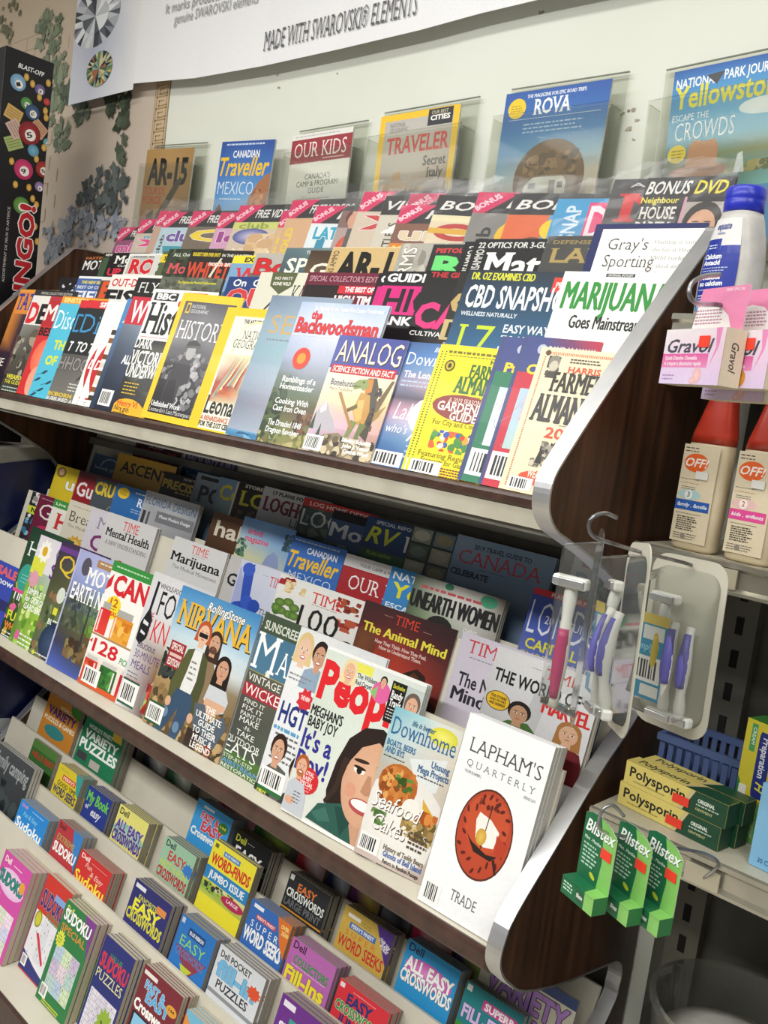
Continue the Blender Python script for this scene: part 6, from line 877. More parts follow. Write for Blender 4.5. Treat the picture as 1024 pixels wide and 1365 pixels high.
def seafood(a):
    H = a.H; a.X(0, 0, 1, H, '7ab4c4 9fcbd4 d9dfd6 e0e0d4/a9ccd2 c9d6d4 d6d4ca d9d2c2/b9b0a0 c9c0b0 d2cabc cfc4b4/c9b8a4 cfc4b8 d6cfc6 c9bdb0/d3c6ba d9d0c6 d6ccc2 c9bcb2/c4b0a8 c9b8b0 c2b0a8 b5a49c')
    a.E(0.76, 0.12, 0.2, 0.09, 'd9d43c', 'efe87a'); a.L('dfe4e2', (0.40, 0.42), (0.9, 0.30), (0.86, 0.62), (0.64, 0.72)); a.E(0.5, 1.0, 0.62, 0.42, 'e6e2dc', 'efece6'); a.E(0.34, 0.70, 0.28, 0.2, 'b5672c', 'd08a44'); a.B(0.08, 0.54, 0.60, 0.88, 60, 0.05, 'b5632a d08540 8f4a20 e0a55c a3541f c97a38'); a.B(0.28, 0.60, 0.55, 0.74, 16, 0.03, '4a6a2c 6a8a3c 37521f', 2); a.L('d9a93c', (0.72, 0.72), (0.96, 0.86), (0.98, 1.0), (0.80, 0.98)); a.B(0.52, 0.88, 0.99, 1.12, 60, 0.05, 'b89a5c 8a6f3c d0b888 a3845014 6a5a30'.replace('a3845014', 'a38450')); a.B(0.55, 0.82, 0.98, 0.94, 20, 0.06, 'c2682f d88a44 a8521f'); a.E(0.60, 0.86, 0.13, 0.1, 'f0ece2'); a.B(0.08, 0.98, 0.3, 1.12, 14, 0.03, '4a6a34 6a8a4c', 1.6)
    a.T('life is better', 0.3, 0.12, 0.05, '3f6a86', w=0.34, st='i'); a.T('Downhome', 0.04, 0.26, 0.17, '2a6496', w=0.92, st='s'); a.T('BOATS, BEERS', 0.03, 0.37, 0.055, '2f6a9a', w=0.42, st='S'); a.T('AND BYS', 0.03, 0.44, 0.055, '2f6a9a', w=0.28, st='S'); a.N(0.03, 0.47, 0.4, 1, 0.03, '4a4a4a'); a.T('Unsung', 0.70, 0.42, 0.06, '2f5f90', w=0.26, st='S'); a.T('Mega Projects', 0.54, 0.50, 0.065, '2f5f90', w=0.44, st='S'); a.N(0.56, 0.53, 0.96, 1, 0.035, '5a5a5a')
    a.T('Seafood', 0.05, 0.96, 0.15, 'f8f6f2', w=0.72, st='c', sh=('5a4432', 0.008)); a.T('Cakes', 0.14, 1.16, 0.15, 'f8f6f2', w=0.5, st='c', sh=('5a4432', 0.008)); a.N(0.68, 1.04, 0.96, 4, 0.045, '5a4a40', 0.5); a.T('History of Teddy Bears', 0.38, -0.15, 0.045, '6a5a44', w=0.58, st='S'); a.T('Ghosts of Bell Island', 0.40, -0.09, 0.05, '3a5fa8', w=0.56, st='S'); a.T('Return to Random Passage', 0.42, -0.03, 0.035, '3a3230', w=0.52, st='S'); a.bar(0.03, -0.22, 0.30, 0.17)
book('m1', (526, 945), 0.171, 'home cooking magazine with two fried fish cakes on a plate', seafood, 'c9d6d4', nom=1.45, tr=(618, 985))
def bowl(a):
    H = a.H; a.R(0, 0, 1, H, 'f1f1f2'); a.T("LAPHAM'S", 0.10, 0.265, 0.105, '4a4a4c', w=0.84, st='s'); a.T('Q U A R T E R L Y', 0.12, 0.37, 0.05, '6a6a6e', w=0.80, st='s'); a.T('VOLUME XII, NUMBER 2', 0.12, 0.42, 0.02, '77777a', w=0.2); a.T('SPRING 2019', 0.82, 0.42, 0.02, '77777a', w=0.13)
    a.E(0.52, 0.78, 0.315, 0.325, '5a2c1c', n=36); a.E(0.52, 0.78, 0.30, 0.31, 'b5442a', 'bf4d2e', n=36); a.E(0.52, 0.70, 0.25, 0.2, 'c2502f', n=28)
    for k in range(20): t = k*0.33; r = 0.22+0.05*(k % 3)/2; a.E(0.52+r*math.cos(t), 0.78+r*math.sin(t), 0.028, 0.013, '5f2015', rot=t+0.6)
    a.B(0.38, 0.5, 0.66, 0.62, 16, 0.02, '5f2015 7a2c1c'); a.L('f0ebe2', (0.40, 0.70), (0.42, 0.64), (0.56, 0.66), (0.68, 0.72), (0.66, 0.84), (0.55, 0.86), (0.44, 0.82)); a.L('2c1c16', (0.34, 0.82), (0.42, 0.86), (0.60, 0.90), (0.72, 0.88), (0.66, 0.93), (0.46, 0.92)); a.L('3a2218', (0.53, 0.56), (0.54, 0.56), (0.53, 0.88), (0.52, 0.88)); a.E(0.50, 0.80, 0.06, 0.06, 'c99a3a', 'e0bc5c'); a.L('b53f28', (0.66, 0.74), (0.8, 0.78), (0.76, 0.88), (0.68, 0.86)); a.L('2c1c16', (0.70, 0.9), (0.76, 1.0), (0.74, 1.0), (0.68, 0.92))
    a.T('TRADE', 0.50, -0.125, 0.075, '5a5a5e', w=0.30, st='s', al='c'); a.bar(0.04, -0.18, 0.2, 0.16)
book('m1', (627, 951), 0.178, 'thick white journal with a red painted bowl on its cover, beside the aluminium edge', bowl, 'f1f1f2', nom=1.43, tr=(759, 1007.6), n=3, t=0.0085, name='journal', cat='journal', short='thick white journal', mat=MATTE)

# ---- lower tier: puzzle books in pockets
def grid(a, u0, d0, u1, d1, cols):
    cs = cols.split(); a.k += 1; a.hold = True
    for i in range(9):
        for j in range(9): a.R(u0+(u1-u0)*i/9+0.002, d0+(d1-d0)*j/9+0.002, u0+(u1-u0)*(i+1)/9-0.002, d0+(d1-d0)*(j+1)/9-0.002, cs[(i//3+j//3*2) % len(cs)])
    a.k += 1; g = a.rng
    for c_ in g.sample(range(81), 26): a.T(str(g.randint(1, 9)), u0+(u1-u0)*(c_ % 9+0.5)/9, d0+(d1-d0)*(c_//9+0.8)/9, (d1-d0)*0.055, '55555a', al='c', cx=0.9)
    a.hold = False
puzzle('e', (150, 967), (188, 986), 'purple puzzle book sliver with yellow digits under the brown lip', lambda a: [a.T('263', 0.5, 0.36, 0.12, 'e3c93c', w=0.4, st='B')], '5a3a7a', h=0.2, t=0.03)
for i, (x0, x1, y, lab, c, tx, tc, d) in enumerate(((198, 228, 1008, 'dark puzzle book sliver with white letters under the brown lip', '2c2838', 'LOGIC', 'e6e6e0', 0.4), (232, 262, 1026, 'green puzzle book sliver with pale letters under the brown lip', '2f6a3f', 'MAGIC', 'e6e9dc', 0.4), (300, 350, 1060, 'crimson puzzle book sliver with white letters under the brown lip', 'c22a58', 'VARIETY', 'f2e3e8', 0.42), (352, 398, 1085, 'green puzzle book sliver saying variety style words under the brown lip', '3f7a3c', 'VARIETY', 'c9e06a', 0.4), (410, 446, 1120, 'red puzzle book sliver low under the brown lip', 'b52a34', 'CODES', 'f0dcdc', 0.4), (452, 480, 1140, 'navy puzzle book sliver low under the brown lip', '26305a', 'WORDS', 'dfe3ee', 0.4), (482, 520, 1160, 'violet puzzle book sliver with gold number under the brown lip', '6a2f6a', '100', 'e3c95c', 0.42), (524, 560, 1185, 'grey puzzle book sliver under the brown lip near the journal', '8a8a90', 'CROSS', '3a3a40', 0.4), (566, 618, 1205, 'pink red puzzle book sliver under the brown lip near the side panel', 'c22a54', 'PLUS', 'f2dfe6', 0.42), (622, 662, 1245, 'purple and green puzzle book sliver beside the aluminium edge', '5a3f8a', 'FUN', 'b9d86a', 0.42))):
    puzzle('e', (x0, y-18), (x1, y-18+(x1-x0)*0.6), lab, lambda a, tx=tx, tc=tc, d=d: [a.T(tx, 0.1, d, 0.16, tc, w=0.8, st='B'), a.R(0.1, d+0.08, 0.9, d+0.14, tc), a.X(0, 0.62, 1, 1.6, c+' '+tc+' '+c+'/'+c+' '+c+' '+tc)], c, h=0.2, t=0.03)
book('d', (650, 1262), 0.2, 'large print variety book with lilac letters seen through the side panel opening', lambda a: [a.R(0, 0, 1, 0.10, '3f4f7a'), a.T('VARIETY', 0.08, 0.34, 0.2, 'b58ad0', w=0.88, st='B', out=('3a2a4a', 0.008)), a.T('PUZZLES', 0.04, 0.60, 0.2, 'b58ad0', w=0.94, st='B', out=('3a2a4a', 0.008)), a.L('e9e6dc', (0, 1.2), (1, 1.2), (1, 1.3), (0, 1.3))], 'd6d0be', tr=(808, 1302), name='puzzle_book', cat='puzzle book', mat=MATTE, t=0.008, pages=NEWSPRINT, ds=0.8)
puzzle('d', (68, 921.5), (112, 945), 'orange variety puzzle book with purple letters in deep shade', lambda a: [a.T('WORLDS', 0.4, 0.34, 0.10, 'f2e0b0', w=0.4, st='b'), a.T('VARIETY', 0.10, 0.62, 0.24, '55306a', w=0.84, st='B'), a.T('PUZZLES & GAMES', 0.06, 0.82, 0.13, 'f3ead0', w=0.9, st='b'), a.E(0.45, 1.06, 0.3, 0.18, '3a8a8a'), a.L('4a8a34', (0.66, 0), (1, 0), (1, 0.36), (0.74, 0.3))], 'd08a34')
puzzle('d', (117, 952), (168, 984), 'green variety puzzle book with big white letters', lambda a: [a.N(0.1, 0.06, 0.6, 1, 0.05, 'cfe0d4'), a.T("WORLD'S FINEST", 0.12, 0.30, 0.10, 'dff0e0', w=0.62, st='b'), a.T('VARIETY', 0.08, 0.56, 0.20, 'f2f6f0', w=0.86, st='B'), a.T('PUZZLES', 0.04, 0.86, 0.24, 'f2f6f0', w=0.94, st='B'), a.L('d9b93c', (0.70, 0.04), (0.92, 0.04), (0.96, 0.26), (0.74, 0.26)), a.R(0.05, 0.95, 0.3, 1.15, '3f3f44'), a.R(0.4, 1.0, 0.65, 1.2, 'b9b4a8')], '1f7a52', n=2, short='green variety puzzle book')
puzzle('d', (265, 1065), (310, 1098), 'sky blue fast and easy puzzle book with red letters and a green disc', lambda a: [a.R(0.2, 0.08, 0.5, 0.14, 'e6edf2'), a.T('FAST &', 0.2, 0.40, 0.17, 'd23a4a', w=0.5, st='B', out=('f3e6e6', 0.008)), a.T('EASY', 0.28, 0.66, 0.22, 'd23a4a', w=0.6, st='B', out=('f3e6e6', 0.008)), a.T('Crosswords', 0.04, 0.86, 0.18, 'f2f6f8', w=0.9, st='B'), a.E(0.82, 0.34, 0.13, 0.13, '3f7a2f'), a.T('144', 0.82, 0.36, 0.07, 'e9e34c', w=0.16, st='b', al='c')], '3a9ad9', n=2, short='sky blue fast and easy puzzle book')
puzzle('d', (315, 1106), (361, 1143), 'black easy puzzle book with white word and green burst', lambda a: [a.T('Dell', 0.06, 0.24, 0.16, 'd9d94a', w=0.28, st='b'), a.N(0.38, 0.14, 0.6, 1, 0.05, 'b9b9b4'), a.T('EASY', 0.12, 0.62, 0.28, 'f4f4f0', w=0.72, st='b'), a.star(0.80, 0.62, 0.2, '3f9a4a', 11), a.T('100', 0.8, 0.64, 0.1, 'd9ecc9', w=0.2, st='b', al='c')], '1c1d1e', n=4, short='black easy puzzle book')
puzzle('d', (388, 1162), (440, 1199), 'black large print crosswords book with orange and white words', lambda a: [a.R(0.03, 0.05, 0.12, 0.18, 'd9d6cc'), a.T('EASY', 0.26, 0.34, 0.18, 'e07a3c', w=0.46, st='b'), a.T('CROSSWORDS', 0.04, 0.56, 0.19, 'f0f0ea', w=0.92, st='b'), a.T('LARGE PRINT', 0.04, 0.78, 0.17, '6f7074', w=0.9, st='b'), a.R(0, 0.84, 1, 0.88, 'd9922c')], '26282a', n=3, short='black large print crosswords book')
puzzle('d', (461, 1207), (526, 1246), 'gold word seeking book with blue ribbon and purple corner', lambda a: [a.R(0.10, 0.12, 0.36, 0.20, 'f0ede2'), a.N(0.4, 0.16, 0.62, 2, 0.05, '8a7a3c'), a.L('4a6cb0', (0.18, 0.28), (0.72, 0.28), (0.72, 0.42), (0.18, 0.42)), a.T("PERRY'S FINEST", 0.22, 0.39, 0.08, 'f0f0ea', w=0.46, st='b'), a.T('S U P E R', 0.14, 0.58, 0.12, 'd96a2c', w=0.62, st='n'), a.T('WORD SEEKS', 0.04, 0.88, 0.25, 'c9302c', w=0.92, st='b'), a.L('4f2f86', (0.66, 0.0), (1, 0.0), (1, 0.72)), a.T('OVER 2500', 0.76, 0.26, 0.08, 'f3f0ea', w=0.24, st='b', rot=-0.5), a.T('WORDS!', 0.80, 0.38, 0.08, 'f3f0ea', w=0.18, st='b', rot=-0.5)], 'c9a84a', n=2, short='gold word seeking book')
puzzle('d', (545, 1252), (615, 1297), 'bright blue all easy crosswords book with pink glow behind white words', lambda a: [a.E(0.5, 0.46, 0.44, 0.22, 'c95ab0', 'e08acb'), a.T('Dell', 0.05, 0.20, 0.15, '1f2f5a', w=0.28, st='b'), a.T('ALL EASY', 0.06, 0.54, 0.24, 'f6f4f2', w=0.9, st='B', out=('9a3a7a', 0.006)), a.T('CROSSWORDS', 0.03, 0.80, 0.23, 'f6f4f2', w=0.95, st='B', out=('1f4a6a', 0.006))], '2a92cc', n=2, short='bright blue all easy crosswords book')
puzzle('d', (623, 1308), (700, 1356), 'teal fill in puzzle book with pink capsule and white letters', lambda a: [a.R(0.03, 0.05, 0.12, 0.17, 'd9e0dc'), a.R(0.34, 0.16, 0.92, 0.36, 'c24a8a'), a.T('SUPERB', 0.38, 0.33, 0.13, 'f6e9f0', w=0.5, st='B'), a.T('FILL-IT-IN', 0.05, 0.68, 0.24, 'c9b4e0', w=0.9, st='B', out=('3a2a5a', 0.008)), a.R(0, 0.8, 1, 1.3, '3f8a3c')], '1f7a80', n=1, trim=False, short='teal fill in puzzle book')
puzzle('c', (46, 985), (79, 1003), 'dim green puzzle book with red words behind the yellow word search', lambda a: [a.T('HILLS BEST', 0.1, 0.52, 0.16, 'b8402c', w=0.9, st='B'), a.R(0, 0, 1, 0.26, '55803c')], '3f6a34')
puzzle('c', (80, 1017), (112, 1038), 'yellow word search book with red pill heading and teal corner', lambda a: [a.R(0.1, 0.1, 0.44, 0.17, 'c9b83c'), a.R(0.26, 0.24, 0.80, 0.40, 'd2502c'), a.T('PERRYS', 0.3, 0.37, 0.09, 'f3e0d0', w=0.46, st='b'), a.T('GOOD TIME', 0.14, 0.60, 0.14, '5a4a1c', w=0.76, st='b'), a.T('WORD SEEKS', 0.04, 0.86, 0.22, '3a3a5a', w=0.92, st='B'), a.L('3a9a94', (0.72, 0), (1, 0), (1, 0.6), (0.88, 0.5))], 'd9c42f', n=3, short='yellow word search book')
puzzle('c', (119.5, 1047), (150, 1070), 'navy easy puzzle book with bright green rounded words', lambda a: [a.T('My Book', 0.06, 0.42, 0.30, '6ac24a', w=0.88, st='B'), a.T('of', 0.08, 0.62, 0.14, 'd9d9e6', w=0.14, st='b'), a.T('easy', 0.36, 0.72, 0.22, 'e6e6ee', w=0.4, st='i')], '26398a', n=4, short='navy easy puzzle book')
puzzle('c', (160.7, 1072), (198, 1102), 'pale yellow all easy crosswords book with purple letters', lambda a: [a.E(0.5, 0.62, 0.5, 0.26, '7fb8a8', 'a9cdb0'), a.T('Dell', 0.06, 0.22, 0.16, '2a2a20', w=0.30, st='b'), a.T('ALL EASY', 0.05, 0.60, 0.25, '5a3f8a', w=0.9, st='B', out=('ded0ee', 0.006)), a.T('CROSSWORDS', 0.03, 0.90, 0.25, '4a2f78', w=0.95, st='B', out=('b9a8d0', 0.006))], 'e3dc7a', n=4, short='pale yellow all easy crosswords book')
puzzle('c', (222, 1115), (262, 1145), 'mint green fast and fun crosswords book with red words and a blue burst', lambda a: [a.T('Dell', 0.06, 0.20, 0.15, '24303a', w=0.30, st='b'), a.T('EASY', 0.22, 0.48, 0.22, 'c2383a', w=0.56, st='b'), a.star(0.88, 0.44, 0.18, '3a7ac4', 10), a.T('FAST N FUN', 0.06, 0.70, 0.16, 'c9cf4a', w=0.84, st='b'), a.T('CROSSWORDS', 0.02, 0.94, 0.22, 'b5323a', w=0.94, st='B')], '9ac2a4', n=3, short='mint green fast and fun crosswords book')
book('c', (274.3, 1127), 0.19, 'tall yellow and blue jumbo word finding book with a blue ribbon', lambda a: [a.R(0, 0.62, 1, 0.94, '2f86c2'), a.R(0.05, 0.06, 0.13, 0.16, '6a6a34'), a.L('3a7ac2', (0.28, 0.12), (0.66, 0.12), (0.66, 0.24), (0.28, 0.24)), a.T('BLUE RIBBON', 0.31, 0.21, 0.06, 'f0f4f6', w=0.32, st='b'), a.T('WORD-FINDS', 0.05, 0.54, 0.24, 'd2382c', w=0.9, st='B'), a.T('JUMBO ISSUE', 0.10, 0.86, 0.17, 'f2f4f4', w=0.82, st='b'), a.X(0, 0.94, 1, 1.3, 'd9d24a e0dca0/8ab04a d0c86a/c9cf5c b9c04a'), a.B(0.05, 0.96, 0.95, 1.2, 40, 0.05, '4a6a3c 2f3a2c d9d6c2 8aa84a'), a.E(0.75, 1.12, 0.26, 0.12, 'b52a54'), a.T('LARGE', 0.62, 1.14, 0.08, 'f0dce4', w=0.26, st='b')], 'efe23a', tr=(344, 1169), t=0.01, n=1, ds=0.40, trim=True, name='puzzle_book', cat='puzzle book', mat=MATTE, pages=NEWSPRINT, short='tall jumbo word finding book')
puzzle('c', (337, 1198), (388, 1242), 'blue word seeking book with orange corner and white letters', lambda a: [a.R(0.08, 0.06, 0.32, 0.14, 'e9ecee'), a.R(0.2, 0.24, 0.68, 0.34, 'c2383f'), a.T("PERRY'S FINEST", 0.22, 0.32, 0.06, 'f4e6e6', w=0.44, st='b'), a.T('S U P E R', 0.12, 0.54, 0.14, 'eaf0f4', w=0.68, st='n'), a.T('WORD SEEKS', 0.02, 0.86, 0.27, 'f6f6f4', w=0.94, st='B'), a.L('d9722c', (0.66, 0), (1, 0), (1, 0.75), (0.84, 0.5)), a.T('OVER', 0.78, 0.18, 0.08, 'f3e28a', w=0.18, st='b'), a.T('2500', 0.82, 0.30, 0.08, 'f3e28a', w=0.16, st='b')], '3569b5', n=4, short='blue word seeking book')
puzzle('c', (391, 1249), (448, 1294), 'violet pink fill in book with dotted green and yellow words', lambda a: [a.T('Dell', 0.06, 0.20, 0.16, '3a1f3a', w=0.28, st='b'), a.T('COLLECTORS', 0.14, 0.48, 0.16, '3f8a4a', w=0.78, st='B'), a.N(0.12, 0.52, 0.94, 1, 0.03, 'efe0ea'), a.T('Fill-Ins', 0.04, 0.88, 0.28, 'e9d93a', w=0.88, st='B', out=('6a2a5a', 0.008))], 'b565ac', n=5, short='violet pink fill in book')
puzzle('c', (454, 1304), (520, 1352), 'red jumbo crosswords book with navy and green words', lambda a: [a.R(0.03, 0.05, 0.12, 0.15, 'e6d6d6'), a.N(0.3, 0.1, 0.9, 1, 0.03, 'f0c9c9'), a.T('EASY', 0.22, 0.40, 0.22, '2c2f6a', w=0.5, st='B'), a.T('CROSSWORDS', 0.04, 0.62, 0.2, '3f8a4a', w=0.9, st='B', out=('e6dcc9', 0.006)), a.T('JUMBO', 0.16, 0.86, 0.2, '2c2f6a', w=0.6, st='B')], 'cf2f3a', n=5, short='red jumbo crosswords book')
book('b', (46, 1027), 0.21, 'grey camping magazine with dark photo in the shade of the lower tier', lambda a: [a.X(0, 0, 1, 1.3, '55585a 4c4f52 46494c/3a3f40 2f3436 2a2e30/2a2f30 24282a 1f2325'), a.T('family camping', 0.1, 0.24, 0.16, 'a3a8aa', w=0.84, st='b'), a.B(0.1, 0.35, 0.9, 1.1, 30, 0.12, '2a3030 343a3a 1f2425 40484a')], '6a6d6f', right=True, t=0.008, n=2, name='magazine', short='grey camping magazine')
puzzle('b', (29, 1065), (66, 1094), 'bright blue sudoku book with white blackletter word', lambda a: [a.T('Dell', 0.08, 0.18, 0.10, 'e38ac2', w=0.2, st='b'), a.N(0.45, 0.12, 0.9, 1, 0.05, 'cfe4f2'), a.T('Fun & Easy', 0.2, 0.42, 0.14, '7fc0e6', w=0.5, st='i'), a.T('Sudoku', 0.04, 0.84, 0.30, 'f6f8f8', w=0.9, st='S')], '2a86d0', n=4, short='bright blue sudoku book')
puzzle('b', (80, 1093), (112, 1117), 'red and blue extreme sudoku book behind the red fun one', lambda a: [a.L('3a7fc4', (0.6, 0), (1, 0), (1, 1.0), (0.75, 0.5)), a.T('Dell', 0.06, 0.2, 0.13, '3a2020', w=0.26, st='b'), a.T('EXTREME', 0.1, 0.52, 0.17, 'a89a5c', w=0.7, st='b'), a.T('SUDOKU', 0.06, 0.84, 0.25, 'f2f2ee', w=0.9, st='B')], 'b5383f', n=2, short='extreme sudoku book')
puzzle('b', (109, 1132), (150, 1164), 'red fun sudoku book with yellow word, thick stack behind it', lambda a: [a.T('Dell', 0.06, 0.2, 0.13, 'f4e9e4', w=0.26, st='b'), a.N(0.4, 0.16, 0.9, 1, 0.03, 'f0c4c0'), a.T('Fun', 0.24, 0.38, 0.14, 'e6b0a4', w=0.22, st='i'), a.T('& Easy', 0.44, 0.52, 0.14, 'e6b0a4', w=0.42, st='i'), a.T('Sudoku', 0.02, 0.90, 0.32, 'f0dc3c', w=0.96, st='S')], 'c9302f', n=4, short='red fun sudoku book')
puzzle('b', (181.6, 1171), (230, 1209), 'navy favourite crosswords book with yellow words', lambda a: [a.R(0.05, 0.08, 0.32, 0.18, 'dfe0e6'), a.T('FAVORITE', 0.2, 0.40, 0.12, 'c9c94a', w=0.5, st='b'), a.T('EASY', 0.12, 0.66, 0.24, 'e6df3a', w=0.72, st='B'), a.T('CROSSWORDS', 0.02, 0.92, 0.24, 'd2cb3a', w=0.94, st='B'), a.R(0.68, 0.22, 0.92, 0.38, 'd98a4a')], '2f2f6e', n=3, short='navy favourite crosswords book')
puzzle('b', (243.6, 1219), (288, 1257), 'blue ribbon easy puzzle book with a red wedge and yellow point', lambda a: [a.R(0.03, 0.05, 0.12, 0.17, 'b9c9d9'), a.L('1f3f7a', (0.28, 0.16), (0.76, 0.16), (0.76, 0.34), (0.28, 0.34)), a.T('BLUE RIBBON', 0.32, 0.30, 0.08, 'e3edf4', w=0.4, st='b'), a.T('EASY', 0.14, 0.62, 0.22, '8fc46a', w=0.7, st='n'), a.L('8a3a4a', (0.06, 0.66), (0.96, 0.66), (0.62, 1.1), (0.3, 0.92)), a.T('CROSSWORDS', 0.1, 0.84, 0.16, '5f7ab4', w=0.8, st='b'), a.L('b9c43c', (0.3, 0.98), (0.66, 0.98), (0.46, 1.22))], '2a72bc', n=2, short='blue ribbon easy puzzle book')
puzzle('b', (294.4, 1259), (355, 1307), 'silver white pocket fill in book with pale blue letters and red burst', lambda a: [a.T('Dell POCKET', 0.06, 0.22, 0.13, '2c2c30', w=0.66, st='b'), a.T('fill-in', 0.06, 0.60, 0.32, '6fb0d6', w=0.84, st='B', out=('3a5a7a', 0.006)), a.T('PUZZLES', 0.14, 0.84, 0.17, '34343a', w=0.68, st='b'), a.star(0.86, 0.42, 0.15, 'd2502c', 10), a.R(0, 0.92, 1, 1.0, '8a8c90')], 'cfd2d6', n=3, short='silver white pocket fill in book')
puzzle('b', (377, 1325), (432, 1368), 'purple puzzle book at the lower picture edge', lambda a: [a.R(0.08, 0.08, 0.36, 0.2, 'e6e0ea'), a.R(0.3, 0.34, 0.5, 0.44, '3a9a8a'), a.T('SUPER', 0.1, 0.7, 0.2, 'e6dff0', w=0.7, st='B')], '6a2f86', n=2, short='purple puzzle book at the lower edge')
def sud(title, tcol, gcols, sub=None, subc='fff', hd=0.36, head='Dell', hc='f3ead8', burst=None, gd=(0.62, 1.3)):
    def art(a):
        a.T(head, 0.08, 0.16, 0.09, hc, w=0.22, st='b'); a.N(0.4, 0.12, 0.75, 1, 0.03, hc, 0.5)
        grid(a, 0.12, gd[0], 0.9, gd[1], gcols); a.T(title, 0.06, hd, 0.17, tcol, w=0.86, st='B', out=('2a3030', 0.008))
        if sub: a.T(sub, 0.08, hd+0.17, 0.11, subc, w=0.8, st='b')
        if burst: a.star(burst[0], burst[1], 0.15, 'd9d84a', 13); a.N(burst[0]-0.08, burst[1]-0.05, burst[0]+0.08, 3, 0.045, '4a8a3a')
    return art
def pink(a):
    a.E(0.5, 0.40, 0.46, 0.20, 'e3b8dc', 'f2dcee', rot=0.05); sud('SUDOKU', '2f8a80', 'c9d8ea d6e3c9 efe0ea ead9d0 d0d8ec', hd=0.46, burst=(0.16, 0.72), gd=(0.78, 1.42))(a); a.E(0.85, 0.32, 0.09, 0.09, 'e0a03c'); a.R(0, 0, 0.02, 1.6, 'b8348a')
book('a', (43, 1166), 0.133, 'magenta sudoku book with teal word and pastel number grid', pink, 'cf4fa4', right=True, t=0.0125, n=3, nom=1.5, name='puzzle_book', cat='puzzle book', mat=MATTE, pages=CREAMPAGES, short='magenta sudoku book')
def redblue(a):
    a.R(0, 0.62, 1, 1.6, 'e6e4e6'); a.L('2f3578', (0, 1.3), (0.5, 1.42), (1, 1.5), (1, 1.6), (0, 1.6)); grid(a, 0.1, 0.66, 0.95, 1.34, 'e3e1e6 d6d6de'); a.T('SUDOKU', 0.05, 0.52, 0.26, '3a2f74', w=0.92, st='B', out=('e0b0a0', 0.006)); a.R(0.48, 0.2, 0.9, 0.3, '7fa3d6'); a.T('PUZZLES', 0.4, 0.64, 0.1, '3f8a5a', w=0.5, st='b'); a.E(0.16, 0.74, 0.13, 0.14, '8a8a24'); a.E(0.16, 0.74, 0.1, 0.11, 'c9c43c'); a.L('c93a44', (0.25, 0.95), (0.34, 0.92), (0.78, 1.28), (0.74, 1.33)); a.bar(0.03, -0.26, 0.2, 0.18)
puzzle('a', (65, 1165), (97, 1193), 'red and white sudoku book with navy base, behind the green special', redblue, 'c9382f', ds=1.0, nom=1.62, trim=False, n=1, short='red and white sudoku book', pages=CREAMPAGES)
def green(a):
    a.L('7a3f8a', (0.62, 0), (1, 0), (1, 0.6), (0.9, 0.34)); sud('SUDOKU', 'f4f6f2', 'b9c9de d3e0bd cdbcd6 e6d3dc bcd0cc', sub='SPECIAL', subc='c98a3c', hd=0.29, burst=(0.17, 0.60), gd=(0.66, 1.40), hc='dfe46a')(a); a.bar(0.06, -0.28, 0.22, 0.2); a.N(0.2, -0.08, 0.9, 2, 0.04, 'c9cf4a', 0.6)
puzzle('a', (90, 1199), (128, 1237), 'green sudoku special with white word and pastel grid', green, '2f7a44', ds=1.0, nom=1.62, trim=False, n=3, short='green sudoku special', pages=CREAMPAGES)
def navys(a):
    a.T('VALUE', 0.3, 0.26, 0.08, '3f8a5a', w=0.4, st='b'); a.T('SUDOKU', 0.06, 0.44, 0.20, 'c9384a', w=0.9, st='B'); a.T('PUZZLES', 0.06, 0.62, 0.14, 'e3d99a', w=0.86, st='n'); grid(a, 0.06, 0.78, 0.94, 1.5, 'dfd9e2 d6d0dc'); a.star(0.70, 1.12, 0.26, '8fae3a', 12); a.L('5a5a24', (0.62, 1.06), (0.80, 1.2), (0.78, 1.24), (0.6, 1.1))
puzzle('a', (142, 1246), (178, 1289), 'navy sudoku puzzles book with red word and green burst', navys, '2c3272', ds=1.0, nom=1.62, trim=False, n=3, short='navy sudoku puzzles book', pages=CREAMPAGES)
puzzle('a', (194, 1285), (244, 1332), 'maroon fast and easy crosswords book with pale blue words and orange disc', lambda a: [a.R(0.04, 0.10, 0.38, 0.19, 'e3dcd6'), a.T('FAST &', 0.14, 0.44, 0.17, '5aa8d6', w=0.52, st='B', out=('e6e9ec', 0.006)), a.T('EASY', 0.24, 0.68, 0.22, '5aa8d6', w=0.6, st='B', out=('e6e9ec', 0.006)), a.T('Crosswords', 0.02, 0.96, 0.22, 'f4f2ee', w=0.96, st='B'), a.R(0.05, 1.02, 0.6, 1.5, '1f1f24'), a.R(0.1, 1.06, 0.5, 1.5, '8ac2e0'), a.E(0.85, 0.44, 0.13, 0.11, 'd99a3a'), a.T('144', 0.85, 0.46, 0.06, '5a2a1c', w=0.14, st='b', al='c')], '772a34', n=4, short='maroon fast and easy crosswords book', pages=CREAMPAGES)
puzzle('a', (250, 1346), (300, 1392), 'light blue puzzle book low beside the maroon crosswords', lambda a: [a.L('d98a3c', (0, 0.1), (0.2, 0.3), (0, 0.6)), a.T('Easy', 0.2, 0.5, 0.2, 'f2f2ee', w=0.6, st='B')], '6fb0cc', n=3, short='light blue puzzle book', pages=CREAMPAGES)
S0 += 0.0008; S1 += 0.0008; S2 += 0.0008          # goods rest on the shelf faces

